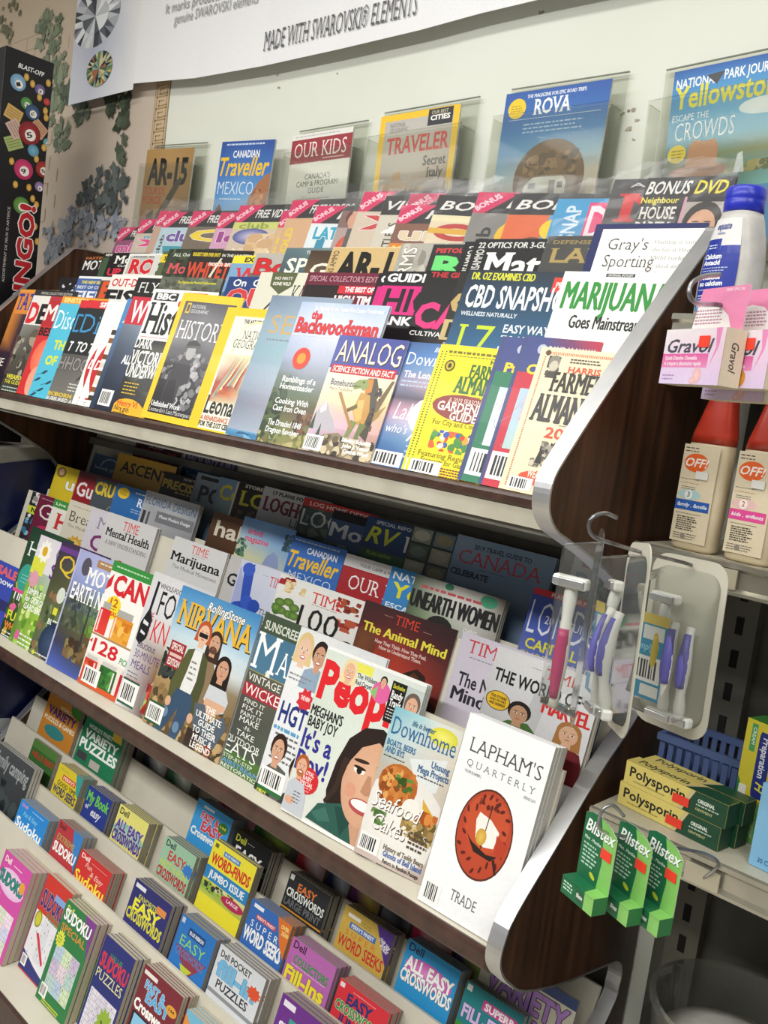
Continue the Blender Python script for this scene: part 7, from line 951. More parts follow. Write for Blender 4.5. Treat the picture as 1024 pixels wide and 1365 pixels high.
# ------------------------------------------------------------------ wall displays: magazines in clear holders
def wall_mag(tl, tr, hh, label, hlabel, art, bg, holder=True, y=0.328, ex=0.012):
    A0, B0 = P(tl[0], tl[1], 1, y), P(tr[0], tr[1], 1, y); w = float(B0[0]-A0[0]); ang = math.atan2(B0[2]-A0[2], w)
    base = Matrix.Translation((A0[0], y, A0[2])) @ Matrix.Rotation(-ang, 4, 'Y') @ Matrix.Translation((0, 0, -hh))
    r = empty('magazine', mw=base, label=label, cat='magazine')
    MB().box(0.0006, w-0.0006, -0.0045, 0, 0.0005, hh-0.0008).build('page_block', PAGES, r)
    a = Art(hh/w/0.78, int(tl[0])); a.R(0, 0, 1, a.H, bg); art(a); a.mesh('cover_print', w, hh, -0.005, GLOSSY, r, STEP, 0.78)
    if holder:
        h = empty('acrylic_holder', mw=base, label=hlabel, cat='display holder')
        t = 0.018
        MB().box(-ex, w+ex, 0.022, 0.0245, -0.012, hh+t).build('back_plate', ACRYLIC, h)
        MB().box(-ex-0.004, w+ex-0.004, -0.0145, -0.0125, -0.012, hh*0.86).build('front_plate', ACRYLIC, h)
        for x in (-ex-0.002, w+ex-0.002): MB().box(x-0.0014, x+0.0014, -0.012, 0.0215, -0.012, hh*0.84).build('side_plate', ACRYLIC, h)
        MB().box(-ex, w+ex, -0.012, 0.0215, -0.015, -0.0125).build('bottom_plate', ACRYLIC, h)
        MB().box(-ex, w+ex, 0.0215, 0.0250, hh+t, hh+t+0.0015).build('top_edge', EDGE, h)
    return r
wall_mag((199, 200.5), (262, 197), 0.27, 'brown rifle magazine in the holder nearest the mural on the wall', 'clear holder on the wall around the brown rifle magazine', lambda a: [a.X(0, 0, 1, 1.4, 'a8844e b08c58 a3804c/a07c50 a8845a 9c7a50/9a7050 a07a5a 967050'), a.T('AR-15', 0.08, 0.52, 0.36, '17150f', w=0.84, st='B'), a.T('TOUR DE', 0.04, 0.68, 0.11, 'b5503a', w=0.46, st='b'), a.T('FORCE', 0.04, 0.82, 0.11, 'b5503a', w=0.4, st='b'), a.L('4a4238', (0.28, 1.3), (0.36, 1.0), (0.72, 0.46), (0.82, 0.44), (0.80, 0.54), (0.50, 1.0), (0.38, 1.4)), a.L('3a342c', (0.16, 1.0), (0.30, 0.9), (0.30, 1.1), (0.2, 1.2)), a.N(0.5, 1.14, 0.8, 1, 0.05, '4a3f30', 0.7)], 'a8844e')
wall_mag((299, 190), (370, 186.5), 0.275, 'blue travel magazine with yellow script title and red desert rocks on the wall', '', lambda a: [a.X(0, 0, 1, 1.35, '274a9a 2a50a0 284c9c/3a6ab8 4a80c4 3f74bc/5f9ad0 78b0da 6aa3d4/8fc0e0 9fcbe4 8fc0de'), a.N(0.1, 0.035, 0.95, 1, 0.04, 'c9d6ec', 0.6), a.T('CANADIAN', 0.25, 0.24, 0.10, 'f2f4f6', w=0.5, st='b'), a.T('Traveller', 0.02, 0.50, 0.26, 'f2c22a', w=0.94, st='i'), a.T('MEXICO', 0.04, 0.78, 0.19, 'dfeaf4', w=0.68, st='l'), a.N(0.1, 0.84, 0.6, 1, 0.04, 'dfeaf4'), a.L('a8704a', (0.62, 1.35), (0.66, 0.84), (0.80, 0.60), (0.92, 0.5), (1, 0.46), (1, 1.35)), a.B(0.66, 0.7, 1, 1.33, 40, 0.06, 'b57f54 8a5a3a c9976a 7a4c30'), a.L('6a4630', (0, 1.35), (0.02, 1.05), (0.12, 0.92), (0.22, 1.1), (0.26, 1.35))], '3a6ab8', holder=False)
wall_mag((393, 182), (474, 169), 0.275, 'white family guide with crimson title band on the wall', 'clear holder on the wall around the white family guide', lambda a: [a.N(0.06, 0.03, 0.94, 1, 0.04, 'b9b5b2', 0.4), a.R(0, 0.08, 1, 0.42, '9c2a33'), a.T('OUR KIDS', 0.06, 0.34, 0.21, 'f0e6e4', w=0.86, st='s'), a.N(0.55, 0.37, 0.92, 1, 0.03, 'e0c9c9', 0.5), a.T("CANADA'S", 0.5, 0.66, 0.075, '4a4a4c', w=0.42, st='n', al='c'), a.T('CAMP & PROGRAM', 0.5, 0.76, 0.075, '4a4a4c', w=0.68, st='n', al='c'), a.T('GUIDE', 0.5, 0.86, 0.075, '4a4a4c', w=0.26, st='n', al='c'), a.N(0.18, 0.93, 0.8, 1, 0.035, '9a9a9a', 0.5), a.E(0.5, 1.1, 0.06, 0.06, '5a5a5e')], 'e6e4de')
wall_mag((511, 157), (617, 139), 0.275, 'yellow framed travel magazine with red title over a rocky church on the wall', 'clear holder on the wall around the yellow framed travel magazine', lambda a: [a.R(0, 0, 1, 1.4, 'f0c428'), a.X(0.07, 0.08, 0.93, 1.4, 'b9b4ae bdb8b2 b5b0aa/bfb9b2 c6c0b8 bbb5ac/b5aaa0 c2b5a8 b09a88/a8927c b59a80 9a7f68/8a7a5c 8f7a5c 7a6a50'), a.T('NATIONAL', 0.14, 0.16, 0.05, '5a5a52', w=0.2, st='n'), a.T('GEOGRAPHIC', 0.14, 0.22, 0.05, '5a5a52', w=0.24, st='n'), a.R(0.62, 0.01, 0.92, 0.2, '2c2c34'), a.T('OUR BEST', 0.66, 0.07, 0.04, 'd9d2b0', w=0.2, st='n'), a.T('CITIES', 0.65, 0.14, 0.055, 'f0ede4', w=0.24, st='B'), a.T('TRAVELER', 0.12, 0.48, 0.19, 'cf4a44', w=0.8, st='S'), a.T('Secret', 0.62, 0.66, 0.11, '4a4a4c', w=0.28, st='S'), a.T('Italy', 0.68, 0.80, 0.11, '4a4a4c', w=0.2, st='S'), a.N(0.7, 0.86, 0.88, 3, 0.04, '6a6a66'), a.L('c2a07a', (0.10, 1.2), (0.12, 0.86), (0.24, 0.84), (0.26, 0.72), (0.34, 0.70), (0.36, 0.82), (0.46, 0.86), (0.48, 1.2)), a.B(0.4, 0.92, 0.7, 1.3, 40, 0.06, 'b08040 c99a58 8a6838 6a5a38 d0a868'), a.B(0.08, 1.08, 0.9, 1.4, 40, 0.06, '7a6a48 8f7a50 5f5a3c a38a5c')]+[a.R(u, d, u+0.03, d+0.06, '6f5540') for u in (0.15, 0.21, 0.29, 0.37, 0.42) for d in (0.92, 1.04)], 'f0c428', ex=0.02)
wall_mag((678, 127), (819, 106), 0.275, 'blue road trip magazine with round camper trailer photo on the wall', 'clear holder on the wall around the blue road trip magazine', lambda a: [a.X(0, 0, 1, 1.3, '2f5aa8 2f5cac 2c58a6/2f64b0 3a70b8 3468b2/3a7abc 4a86c2 4a84be/5a94c6 78aacc 8fb4c8/9fbccc c9c6be d0c4b2/cbbfae d2c6b4 c9b8a2/bfb09c c9bba6 b9a88f'), a.T('THE MAGAZINE FOR EPIC ROAD TRIPS', 0.22, 0.075, 0.036, 'e3eaf2', w=0.56, st='b'), a.E(0.13, 0.17, 0.09, 0.105, 'f0cd2c'), a.N(0.07, 0.14, 0.19, 3, 0.025, '9a801c'), a.T('ROVA', 0.30, 0.25, 0.15, 'f4f6f8', w=0.36, st='S'), a.R(0.06, 0.285, 0.94, 0.29, 'cfdcec'), a.N(0.22, 0.34, 0.82, 3, 0.04, 'b5cbe4'), a.E(0.54, 0.92, 0.34, 0.40, '7a6048', '86694c', n=32), a.B(0.28, 0.64, 0.80, 0.9, 70, 0.05, '6a5440 8a6a4c 5a4836 9a7a58 77604a'), a.B(0.3, 0.95, 0.8, 1.25, 30, 0.06, '8f7a58 a08a68 75664c'), a.L('d6d2c8', (0.30, 1.16), (0.32, 0.98), (0.40, 0.90), (0.68, 0.90), (0.72, 0.96), (0.72, 1.16)), a.R(0.36, 0.96, 0.43, 1.02, '4a4a4c'), a.R(0.56, 0.94, 0.62, 1.14, '8a8a88'), a.R(0.64, 0.96, 0.69, 1.02, '3a3a3e'), a.R(0.30, 1.1, 0.72, 1.115, 'b0aca2'), a.E(0.40, 1.17, 0.05, 0.05, '2a2826'), a.E(0.64, 1.17, 0.05, 0.05, '2a2826')], '2f64b0')
wall_mag((902, 98), (1058, 66), 0.285, 'sky blue park magazine with a tan felt hat on the wall', 'clear holder on the wall around the park magazine with the hat', lambda a: [a.X(0, 0, 1, 1.35, '2f5ea8 2f62ae 2a5aa4/3f84c0 4a92ca 4a90c8/4a94ca 5aa2d2 5aa0d0/62a8d2 74b4d8 7ab8da/7ab0cc 8ac0d8 8fc4da/6a7a5a 7a8a60 9a9a68/4a4a38 5f6a4c 6aa0a0/4a5a4c 5aa0a8 7ac0c0'), a.T('NATIONAL', 0.03, 0.20, 0.10, 'eef2f4', w=0.38, st='b'), a.T('PARK JOURNAL', 0.46, 0.18, 0.10, 'eef2f4', w=0.52, st='b'), a.L('4a4a4e', (0.30, 0.1), (0.46, 0.09), (0.40, 0.22)), a.T('Yellowstone', 0.03, 0.42, 0.23, 'e3d93a', w=0.94*1.05, st='b'), a.T('ESCAPE THE', 0.03, 0.56, 0.07, 'e6eef2', w=0.33, st='n'), a.T('CROWDS', 0.07, 0.78, 0.2, 'f0f4f6', w=0.53, st='l'), a.E(0.82, 0.52, 0.2, 0.09, 'dfe9ee', 'f0f4f6'), a.E(0.11, 0.92, 0.085, 0.10, 'ecd02c'), a.N(0.06, 0.88, 0.17, 3, 0.035, '8a7a2c'), a.B(0.5, 1.08, 1, 1.2, 40, 0.05, '7a8a4a a39a58 5f6a3c b9a268'), a.L('dfe6e8', (0.64, 1.2), (0.66, 1.0), (0.70, 0.98), (0.73, 1.2)), a.E(0.32, 1.14, 0.26, 0.085, 'a8683f', 'c2855a', n=24), a.L('c58a5e', (0.20, 1.10), (0.22, 0.84), (0.27, 0.79), (0.36, 0.82), (0.44, 0.80), (0.48, 0.88), (0.48, 1.12)), a.L('a56c44', (0.195, 1.08), (0.485, 1.10), (0.48, 1.14), (0.195, 1.12)), a.L('3f3028', (0.22, 1.2), (0.45, 1.2), (0.44, 1.24), (0.24, 1.24))], '4a90c8', ex=0.03)

# ------------------------------------------------------------------ crystal banner on the wall
BX0, BX1, BZ1 = -2.115, 0.10, 2.70; BW = BX1-BX0; BY = WALLY-0.034
bn = Art(1.0, 21)
def bp(px, py): p = P(px, py, 1, BY); return (p[0]-BX0)/BW, (BZ1-p[2])/BW
bot = [bp(88, 123), bp(170, 112), bp(260, 104), bp(350, 88), bp(450, 66), bp(560, 40), bp(640, 18), bp(716, 0)]; bot += [(1.0, bot[-1][1]+0.004)]
bot[0] = (0.0, bot[0][1])
for (u0, d0), (u1, d1) in zip(bot[:-1], bot[1:]): bn._add([(u0, 0), (u1, 0), (u1, d1), (u0, d0)], [(0, 1, 2, 3)], [lin('f2f2f3'), lin('f2f2f3'), lin('f0f0f2'), lin('eeeef2')])
def crystal(px, py, r, cs, asp=1.0):
    u, d = bp(px, py); r = r/BW; g = bn.rng
    for k0, k1, n in ((0.55, 1.0, 16), (0.0, 0.55, 8)):
        for k in range(n):
            a0, a1 = 6.283*k/n, 6.283*(k+1)/n; am = (a0+a1)/2
            for pts in (((k0, a0), (k1, am), (k0, a1)), ((k0, a0), (k1, a0), (k1, am)), ((k0, a1), (k1, am), (k1, a1))):
                bn.L(g.choice(cs), *[(u+r*asp*q*math.cos(t), d+r*q*math.sin(t)) for q, t in pts])
bn.X(0.0, 0.16, 0.16, 0.30, 'e3e4ec c9cbdc dcdde6 ecebec/d6d8e4 b9bdd2 cfd2de ecebec/e0e1ea d3d6e2 e0e1e8 ecebec')
crystal(128, 22, 0.085, ['f2f3f6', 'c9ccd2', '8f949e', '5c626c', 'dfe2e6', 'aeb2ba', '3f444e'], 1.55)
crystal(133, 92, 0.048, ['2a3a34', '6a8a5c', 'd6c9a0', '4a6a64', 'a86a4a', '1f2a28', '8fb0a0', 'c4b06a'], 1.45)
def btext(s, p0, p1, h, c, st):
    (u0, d0), (u1, d1) = bp(*p0), bp(*p1); bn.T(s, u0, d0, h/BW, c, w=math.hypot(u1-u0, d1-d0), st=st, rot=math.atan2(d0-d1, u1-u0))
btext('It marks products made with', (222, 19), (345, -14), 0.024, '9a9a9e', 'n')
btext('genuine SWAROVSKI elements', (233, 33), (345, 4), 0.024, '9a9a9e', 'n')
btext('MADE WITH SWAROVSKI\u00ae ELEMENTS', (352, 69), (556, 20), 0.042, '5a5a5c', 's')
bo_ = bn.mesh('crystal_banner', BW, BW, 0.0, GLOSSY, None, 0.00002); bo_.location = (BX0, BY, BZ1-BW)
tag(bo_, 'white banner with faceted crystals hanging high on the cream wall', 'banner')
V_ = [(BX0+u*BW, BY+0.0004, BZ1-d*BW) for u, d in bot]; V_ = V_+[(x, y, BZ1) for x, y, z in V_]; k_ = len(bot)
obj('backing_sheet', [(x-BX0, y-BY, z-(BZ1-BW)) for x, y, z in V_+[(x, y+0.0006, z) for x, y, z in V_]], [(i, i+1, k_+i+1, k_+i) for i in range(k_-1)]+[(2*k_+i, 3*k_+i, 3*k_+i+1, 2*k_+i+1) for i in range(k_-1)]+[(i, 2*k_+i, 2*k_+i+1, i+1) for i in range(k_-1)], plain('banner_vinyl', 'e6e6e8', 'e0e0e4', 0.4), bo_)

# ------------------------------------------------------------------ tall firework box and navy bin beyond the far end panel
BXX = -1.90
pA, pB = P(8, 60, 0, BXX), P(72, 85, 0, BXX); by0, by1, bz1 = pA[1], pB[1], (pA[2]+pB[2])/2; bz0 = 1.054
bx = empty('firework_box', (BXX, by0, bz0), math.radians(90), label='tall black firework box with bingo balls beyond the far end of the rack', cat='box')
bw, bh = by1-by0, bz1-bz0
MB().box(0, bw, 0, 0.26, 0, bh).build('carton', plain('black_carton', '141316', '1a191c', 0.45), bx, bevel=0.002)
a = Art(bh/bw, 31); a.R(0, 0, 1, bh/bw, '151417')
def q(px, py): p = P(px, py, 0, BXX); return (p[1]-by0)/bw, (bz1-p[2])/bw
def ball(px, py, r, c, c2, num=None):
    u, d = q(px, py); a.E(u, d, r, r, c, c2, n=20)
    if num: a.E(u+0.02, d+0.03, r*0.5, r*0.5, 'e9e4dc', n=14); a.T(num, u+0.02, d+0.03+r*0.22, r*0.45, '2a2226', w=r*0.55, st='b', al='c', rot=0.4)
u, d = q(24, 88); a.T('BLAST-OFF', u, d+0.02, 0.085, 'e6e6e4', w=0.55, st='i', rot=-0.02)
for px, py, ang, c in ((18, 152, 0.3, 'c9a35c'), (18, 190, -0.5, '9aae6a'), (52, 172, 0.6, 'c99a7a'), (20, 172, 0.9, 'c9a9a0')):
    u, d = q(px, py); s = 0.17; pts = [(u+s*(x*math.cos(ang)-y*math.sin(ang)), d+s*(x*math.sin(ang)+y*math.cos(ang))) for x, y in ((-1, -0.8), (1, -0.8), (1, 0.8), (-1, 0.8))]; a.L(c, *pts)
    for i in range(4): a.L('7a6a4a', *[(u+s*(x*math.cos(ang)-y*math.sin(ang)), d+s*(x*math.sin(ang)+y*math.cos(ang))) for x, y in ((-0.8, -0.5+0.3*i), (0.8, -0.5+0.3*i), (0.8, -0.42+0.3*i), (-0.8, -0.42+0.3*i))])
for args in ((24, 110, 0.16, '6a93b5', '9ac0d8', '1'), (53, 120, 0.11, '5a4a7a', '8a7aa8', '3'), (35, 138, 0.12, '3f7a3a', '6aa85c', '2'), (43, 150, 0.15, '2a4468', '4a6a90', '47'), (62, 136, 0.07, 'a8302c', 'd2504a', None), (39, 178, 0.23, '7a1c20', 'a8343a', '5'), (44, 201, 0.12, '4a86a3', '7ab0c8', None), (62, 190, 0.08, '4a8a94', '7ab8bc', '6'), (31, 226, 0.20, 'b02a5c', 'd6487c', '9'), (57, 226, 0.16, '8a2424', 'b54440', '5'), (52, 249, 0.10, '7a6490', 'a590b8', '6'), (28, 274, 0.17, '4a7a34', '7aa85a', '21')): ball(*args)
for px, py in ((35, 103), (43, 112), (64, 111), (60, 148), (61, 157), (58, 197), (48, 212), (15, 215), (20, 246), (38, 250), (43, 265), (48, 273), (46, 302), (49, 322), (52, 130)):
    u, d = q(px, py); a.E(u, d, 0.055, 0.075, 'b58a34', 'e0bc6a', n=10)
u, d = q(36, 396); a.T('BINGO!', u, d+0.25, 0.30, 'b5242c', w=2.1, st='B', rot=1.5708, out=('e9e2de', 0.022))
u, d = q(10, 330); a.T('ASSORTIMENT DE FEUX D ARTIFICE', u-0.02, d+0.7, 0.05, 'c9c6c2', w=1.5, st='n', rot=1.5708)
cp = a.mesh('printed_face', bw, bh, -0.0006, GLOSSY, bx, 0.00003)
tb = empty('navy_bin', (-2.2, 0.0, FLOOR), label='navy display bin with pale top and white ring letters beyond the rack end', cat='bin')
m_navy = plain('navy_plastic', '141d4a', '101840', 0.35)
mb = MB(); mb.prism_x([(y, z-FLOOR) for y, z in ((-0.30, FLOOR), (0.33, FLOOR), (0.33, 1.02), (0.20, 1.015), (0.0, 0.985), (-0.2, 0.93), (-0.30, 0.88))], 0.0, 0.355); mb.build('bin_body', m_navy, tb)
mb = MB(); mb.prism_x([(y, z-FLOOR) for y, z in ((0.33, 1.0205), (0.20, 1.0155), (0.0, 0.9855), (-0.2, 0.9305), (-0.30, 0.8805), (-0.30, 0.93), (-0.2, 0.98), (0.0, 1.03), (0.2, 1.05), (0.33, 1.05))], -0.02, 0.35); mb.build('bin_top', plain('pale_grey_plastic', '8f8d86', '85837c', 0.5), tb)
a = Art(1.4, 9)
def ring(cu, cd, r0, r1, c, t0=0.0, t1=6.283, n=24):
    for k in range(n): p, s = t0+(t1-t0)*k/n, t0+(t1-t0)*(k+1)/n; a.L(c, *[(cu+r*math.cos(t), cd+r*math.sin(t)) for r, t in ((r0, p), (r1, p), (r1, s), (r0, s))])
ring(0.35, 0.40, 0.10, 0.16, 'b5b6ba', 0.6, 5.7); ring(0.72, 0.40, 0.09, 0.16, 'b5b6ba')
lg = a.mesh('logo_print', 0.6, 0.84, 0.0, GLOSSY, tb, 0.00005); lg.rotation_euler = (0, 0, math.radians(90)); lg.location = (0.3556, -0.28, -0.15+0.0)

# ------------------------------------------------------------------ goods on the steel shelving
def sticker(parent, x0, z0, w, h, y, mat): return MB().box(x0, x0+w, y-0.0004, y, z0, z0+h).build('price_sticker', mat, parent)
M_RED = plain('orange_red_sticker', 'f0402a', 'e83c28', 0.5); M_WHITE = plain('white_sticker', 'e4e3dd', 'dcdad2', 0.5)
M_CREAMBOX = plain('cream_carton', 'd9ccb2', 'd2c4a9', 0.6); M_WHITECARD = plain('white_carton', 'e6e3df', 'dfdcd6', 0.55)
def wire(name, pts, label, cat='display hook', plate=None, r=0.0021):
    o = pts[0]; e = empty(name, tuple(o), label=label, cat=cat)
    MB().tube([np.array(p)-np.array(o) for p in smooth_curve(pts, 6)], r, 8).build('hook_wire', STEEL, e, smooth=True)
    if plate is not None: MB().box(plate[0]-o[0]-0.022, plate[0]-o[0]+0.022, 0.0805-o[1], 0.0835-o[1], plate[1]-o[2]-0.012, plate[1]-o[2]+0.012).build('hook_clip', plain('hook_clip_plastic', 'b0a892', 'a69e88', 0.5), e)
    return e
# pink travel tablets on hang cards
GY = math.radians(-27.3); gx = np.array([math.cos(GY), math.sin(GY), 0]); gn = np.array([-math.sin(GY), math.cos(GY), 0])   # gn points away from the aisle
G0 = np.array([0.082, -0.050, 1.358])
def gravol(off, label, card, frame2=False):
    o = G0+off; e = empty('tablet_carton', tuple(o), GY, label=label, cat='medicine box'); w, dp, h = 0.099, 0.026, 0.0595
    MB().box(0, w, 0, dp, 0, h).build('carton', M_CREAMBOX, e, bevel=0.0006)
    a = Art(h/w, 3); H = h/w; a.X(0, 0, 1, H, 'e9e2e4 e6dfe2 e3d2da/e6d6e2 e4cfe0 dfc4d8/dcc4e4 dfc9e6 dcc0dc/dcc9ea dccae8 d6c0e0'); a.L('e08ab8', (0.84, 0), (0.94, 0), (0.92, 0.2), (0.8, 0.42), (0.88, 0.2)); a.R(0, 0.27, 0.78, 0.42, 'd9609f', 'e08ab8'); a.T('Gravol', 0.06, 0.255, 0.14, '4a4a55', w=0.78, st='i'); a.T('Quick Dissolve Chewable', 0.05, 0.335, 0.04, 'f4e4ee', w=0.55); a.T('A croquer a dissolution rapide', 0.04, 0.395, 0.04, 'f4e4ee', w=0.64)
    c1, c2 = ('d98a2c', 'e0a24a') if frame2 else ('e3b0b4', 'efc9c6'); a.E(0.64, 0.5, 0.07, 0.085, c1, c2); a.E(0.58, 0.56, 0.05, 0.04, c1, c2); a.N(0.05, 0.5, 0.3, 2, 0.04, 'a98ab0'); a.mesh('front_print', w, h, -0.0003, MATTE, e, 0.00002)
    b = Art(h/dp, 4); b.R(0, 0, 1, h/dp, 'dccfb4'); b.T('Gravol', 0.36, 0.55, 0.34, '5a5048', w=1.2, st='i', rot=-1.5708); bm = b.mesh('side_print', dp, h, -0.0003, MATTE, e, 0.00002); bm.rotation_euler = (0, 0, math.radians(90)); bm.location = (w, 0, 0)
    sticker(e, w*0.60, h*0.66, 0.017, 0.012, -0.0012, M_RED)
    if card:
        hh = 0.05; pr = [(0.012, h), (w-0.004, h), (w-0.002, h+0.047), (0.022, h+0.047), (0.018, h+0.03)]
        c = Art(1.0, 6); W_ = w
        def cc(x, z): return x/W_, (h+0.05-z)/W_
        c.L('e389b0', *[cc(*p) for p in pr]); c.L('eae4e6', *[cc(x, z) for x, z in ((0.012, h), (0.078, h), (0.070, h+0.016), (0.054, h+0.028), (0.036, h+0.031), (0.018, h+0.027))]); u, d = cc(0.016, h+0.024); c.N(u, d, 0.62, 5, 0.035, 'b58aa0', 0.5); u, d = cc(0.06, h+0.042); c.T('PRIX SPECIAL', u, d, 0.03, 'f4d6e4', w=0.3, st='i')
        MB().prism_y(pr, dp-0.004, dp-0.0034).build('hang_card', M_WHITECARD, e); cm = c.mesh('card_print', W_, h+0.05, 0.0, MATTE, e, 0.00003); cm.location = (0, dp-0.0041, 0)
    return e
gravol(np.zeros(3), 'pink and white travel tablet carton hanging in front on the upper hook', True)
gravol(gn*0.0285+gx*0.034+np.array([0, 0, 0.001]), 'travel tablet carton with orange tablet print behind the pink one', True, True)
gravol(gn*0.057+gx*0.004+np.array([0, 0, -0.010]), 'lower travel tablet carton peeping out under the first two', False)
wire('hook', [P(960, 366, 1, -0.085), P(940, 368, 1, -0.10), P(924, 376, 1, -0.115), P(919, 390, 1, -0.12), P(925, 402, 1, -0.113), P(940, 406, 1, -0.09), P(962, 407, 1, -0.055), (0.150, 0.02, 1.447), (0.163, 0.0815, 1.437)], 'grey wire hook with curled tip above the pink tablet cartons', plate=(0.163, 1.437), r=0.0026)
# flat bottles
def bottle_rings(spec, n=28, sq=3.2):
    out = []
    for z, a_, b_, dx in spec:
        r = []
        for k in range(n):
            t = 2*math.pi*k/n; c, s = math.cos(t), math.sin(t); r.append((dx+a_*math.copysign(abs(c)**(2/sq), c), b_*math.copysign(abs(s)**(2/sq), s), z))
        out.append(r)
    return out
M_OFF = plain('cream_translucent_bottle', 'ddcfb2', 'd6c6a6', 0.35); M_OFFCAP = plain('orange_red_cap', 'c8442a', '9c2822', 0.28, scale=12, coat=0.3)
def bug_spray(x, y, rz, label, band, txt, num, numc):
    e = empty('insect_repellent', (x, y, S1), rz, label=label, cat='insect repellent')
    MB().loft(bottle_rings([(0, 0.026, 0.014, 0), (0.004, 0.0295, 0.0175, 0), (0.05, 0.0305, 0.0185, 0), (0.10, 0.030, 0.0185, 0.001), (0.135, 0.0285, 0.0175, 0.002), (0.146, 0.026, 0.016, 0.003)])).build('bottle', M_OFF, e, smooth=True)
    MB().loft(bottle_rings([(0.138, 0.0287, 0.0178, 0.002), (0.15, 0.0275, 0.0173, 0.003), (0.175, 0.0215, 0.0155, 0.005), (0.20, 0.0165, 0.013, 0.007), (0.215, 0.014, 0.011, 0.008)])).build('cap', M_OFFCAP, e, smooth=True)
    w = 0.050; a = Art(2.5, 5); a.R(0, 0, 1, 2.5, 'd9cbae'); a.N(0.05, 0.08, 0.45, 2, 0.08, '55504a'); a.E(0.40, 0.46, 0.34, 0.24, 'e2642a', n=22); a.T('OFF!', 0.10, 0.56, 0.21, 'f4ece2', w=0.64, st='i'); a.N(0.05, 0.88, 0.6, 1, 0.05, '6a6458'); a.N(0.05, 0.98, 0.6, 1, 0.05, 'b58a6c'); a.N(0.1, 1.08, 0.6, 2, 0.05, '6a6458'); a.E(0.35, 1.28, 0.32, 0.13, band[1]); a.E(0.33, 1.28, 0.11, 0.12, 'e9e4dc'); a.T(num, 0.33, 1.34, 0.13, numc, w=0.08, st='b', al='c'); a.R(0, 1.42, 0.95, 1.68, band[0]); a.T(txt, 0.06, 1.59, 0.09, 'e9ecf0', w=0.84, st='i'); a.N(0.06, 1.76, 0.9, 1, 0.05, '6a6458'); a.N(0.12, 1.84, 0.7, 7, 0.055, '4a463e', 0.55); a.N(0.08, 2.28, 0.75, 3, 0.06, '6a6458'); a.E(0.36, 2.36, 0.07, 0.07, '8a8478')
    a.mesh('front_label', w, w*2.5, -0.0188, MATTE, e, 0.00002).location = (-0.0265, 0, 0.010)
    sticker(e, -0.004, 0.092, 0.017, 0.010, -0.0198, M_WHITE)
    return e
bug_spray(0.078, 0.128, math.radians(-6), 'insect repellent bottle with blue family band, nearest the wood side panel', ('2a5aa8', 'a9c9c9'), 'family . famille', '3', '3a7a8a')
bug_spray(0.152, 0.122, math.radians(-6), 'insect repellent bottle with pink band beside the blue banded one', ('d94a90', 'e0b8b4'), 'kids . enfants', '2', 'd2504a')
M_TUMS = clear_mat('frosted_bottle', 'f0eee8', 0.3, 0.25, 0.75, 'cfccc6'); M_BLUECAP = plain('royal_blue_cap', '2a35c0', '2430b0', 0.3)
M_FROST = plain('frosted_white_bottle', 'c9c6c0', 'b9b6b2', 0.35, scale=35)
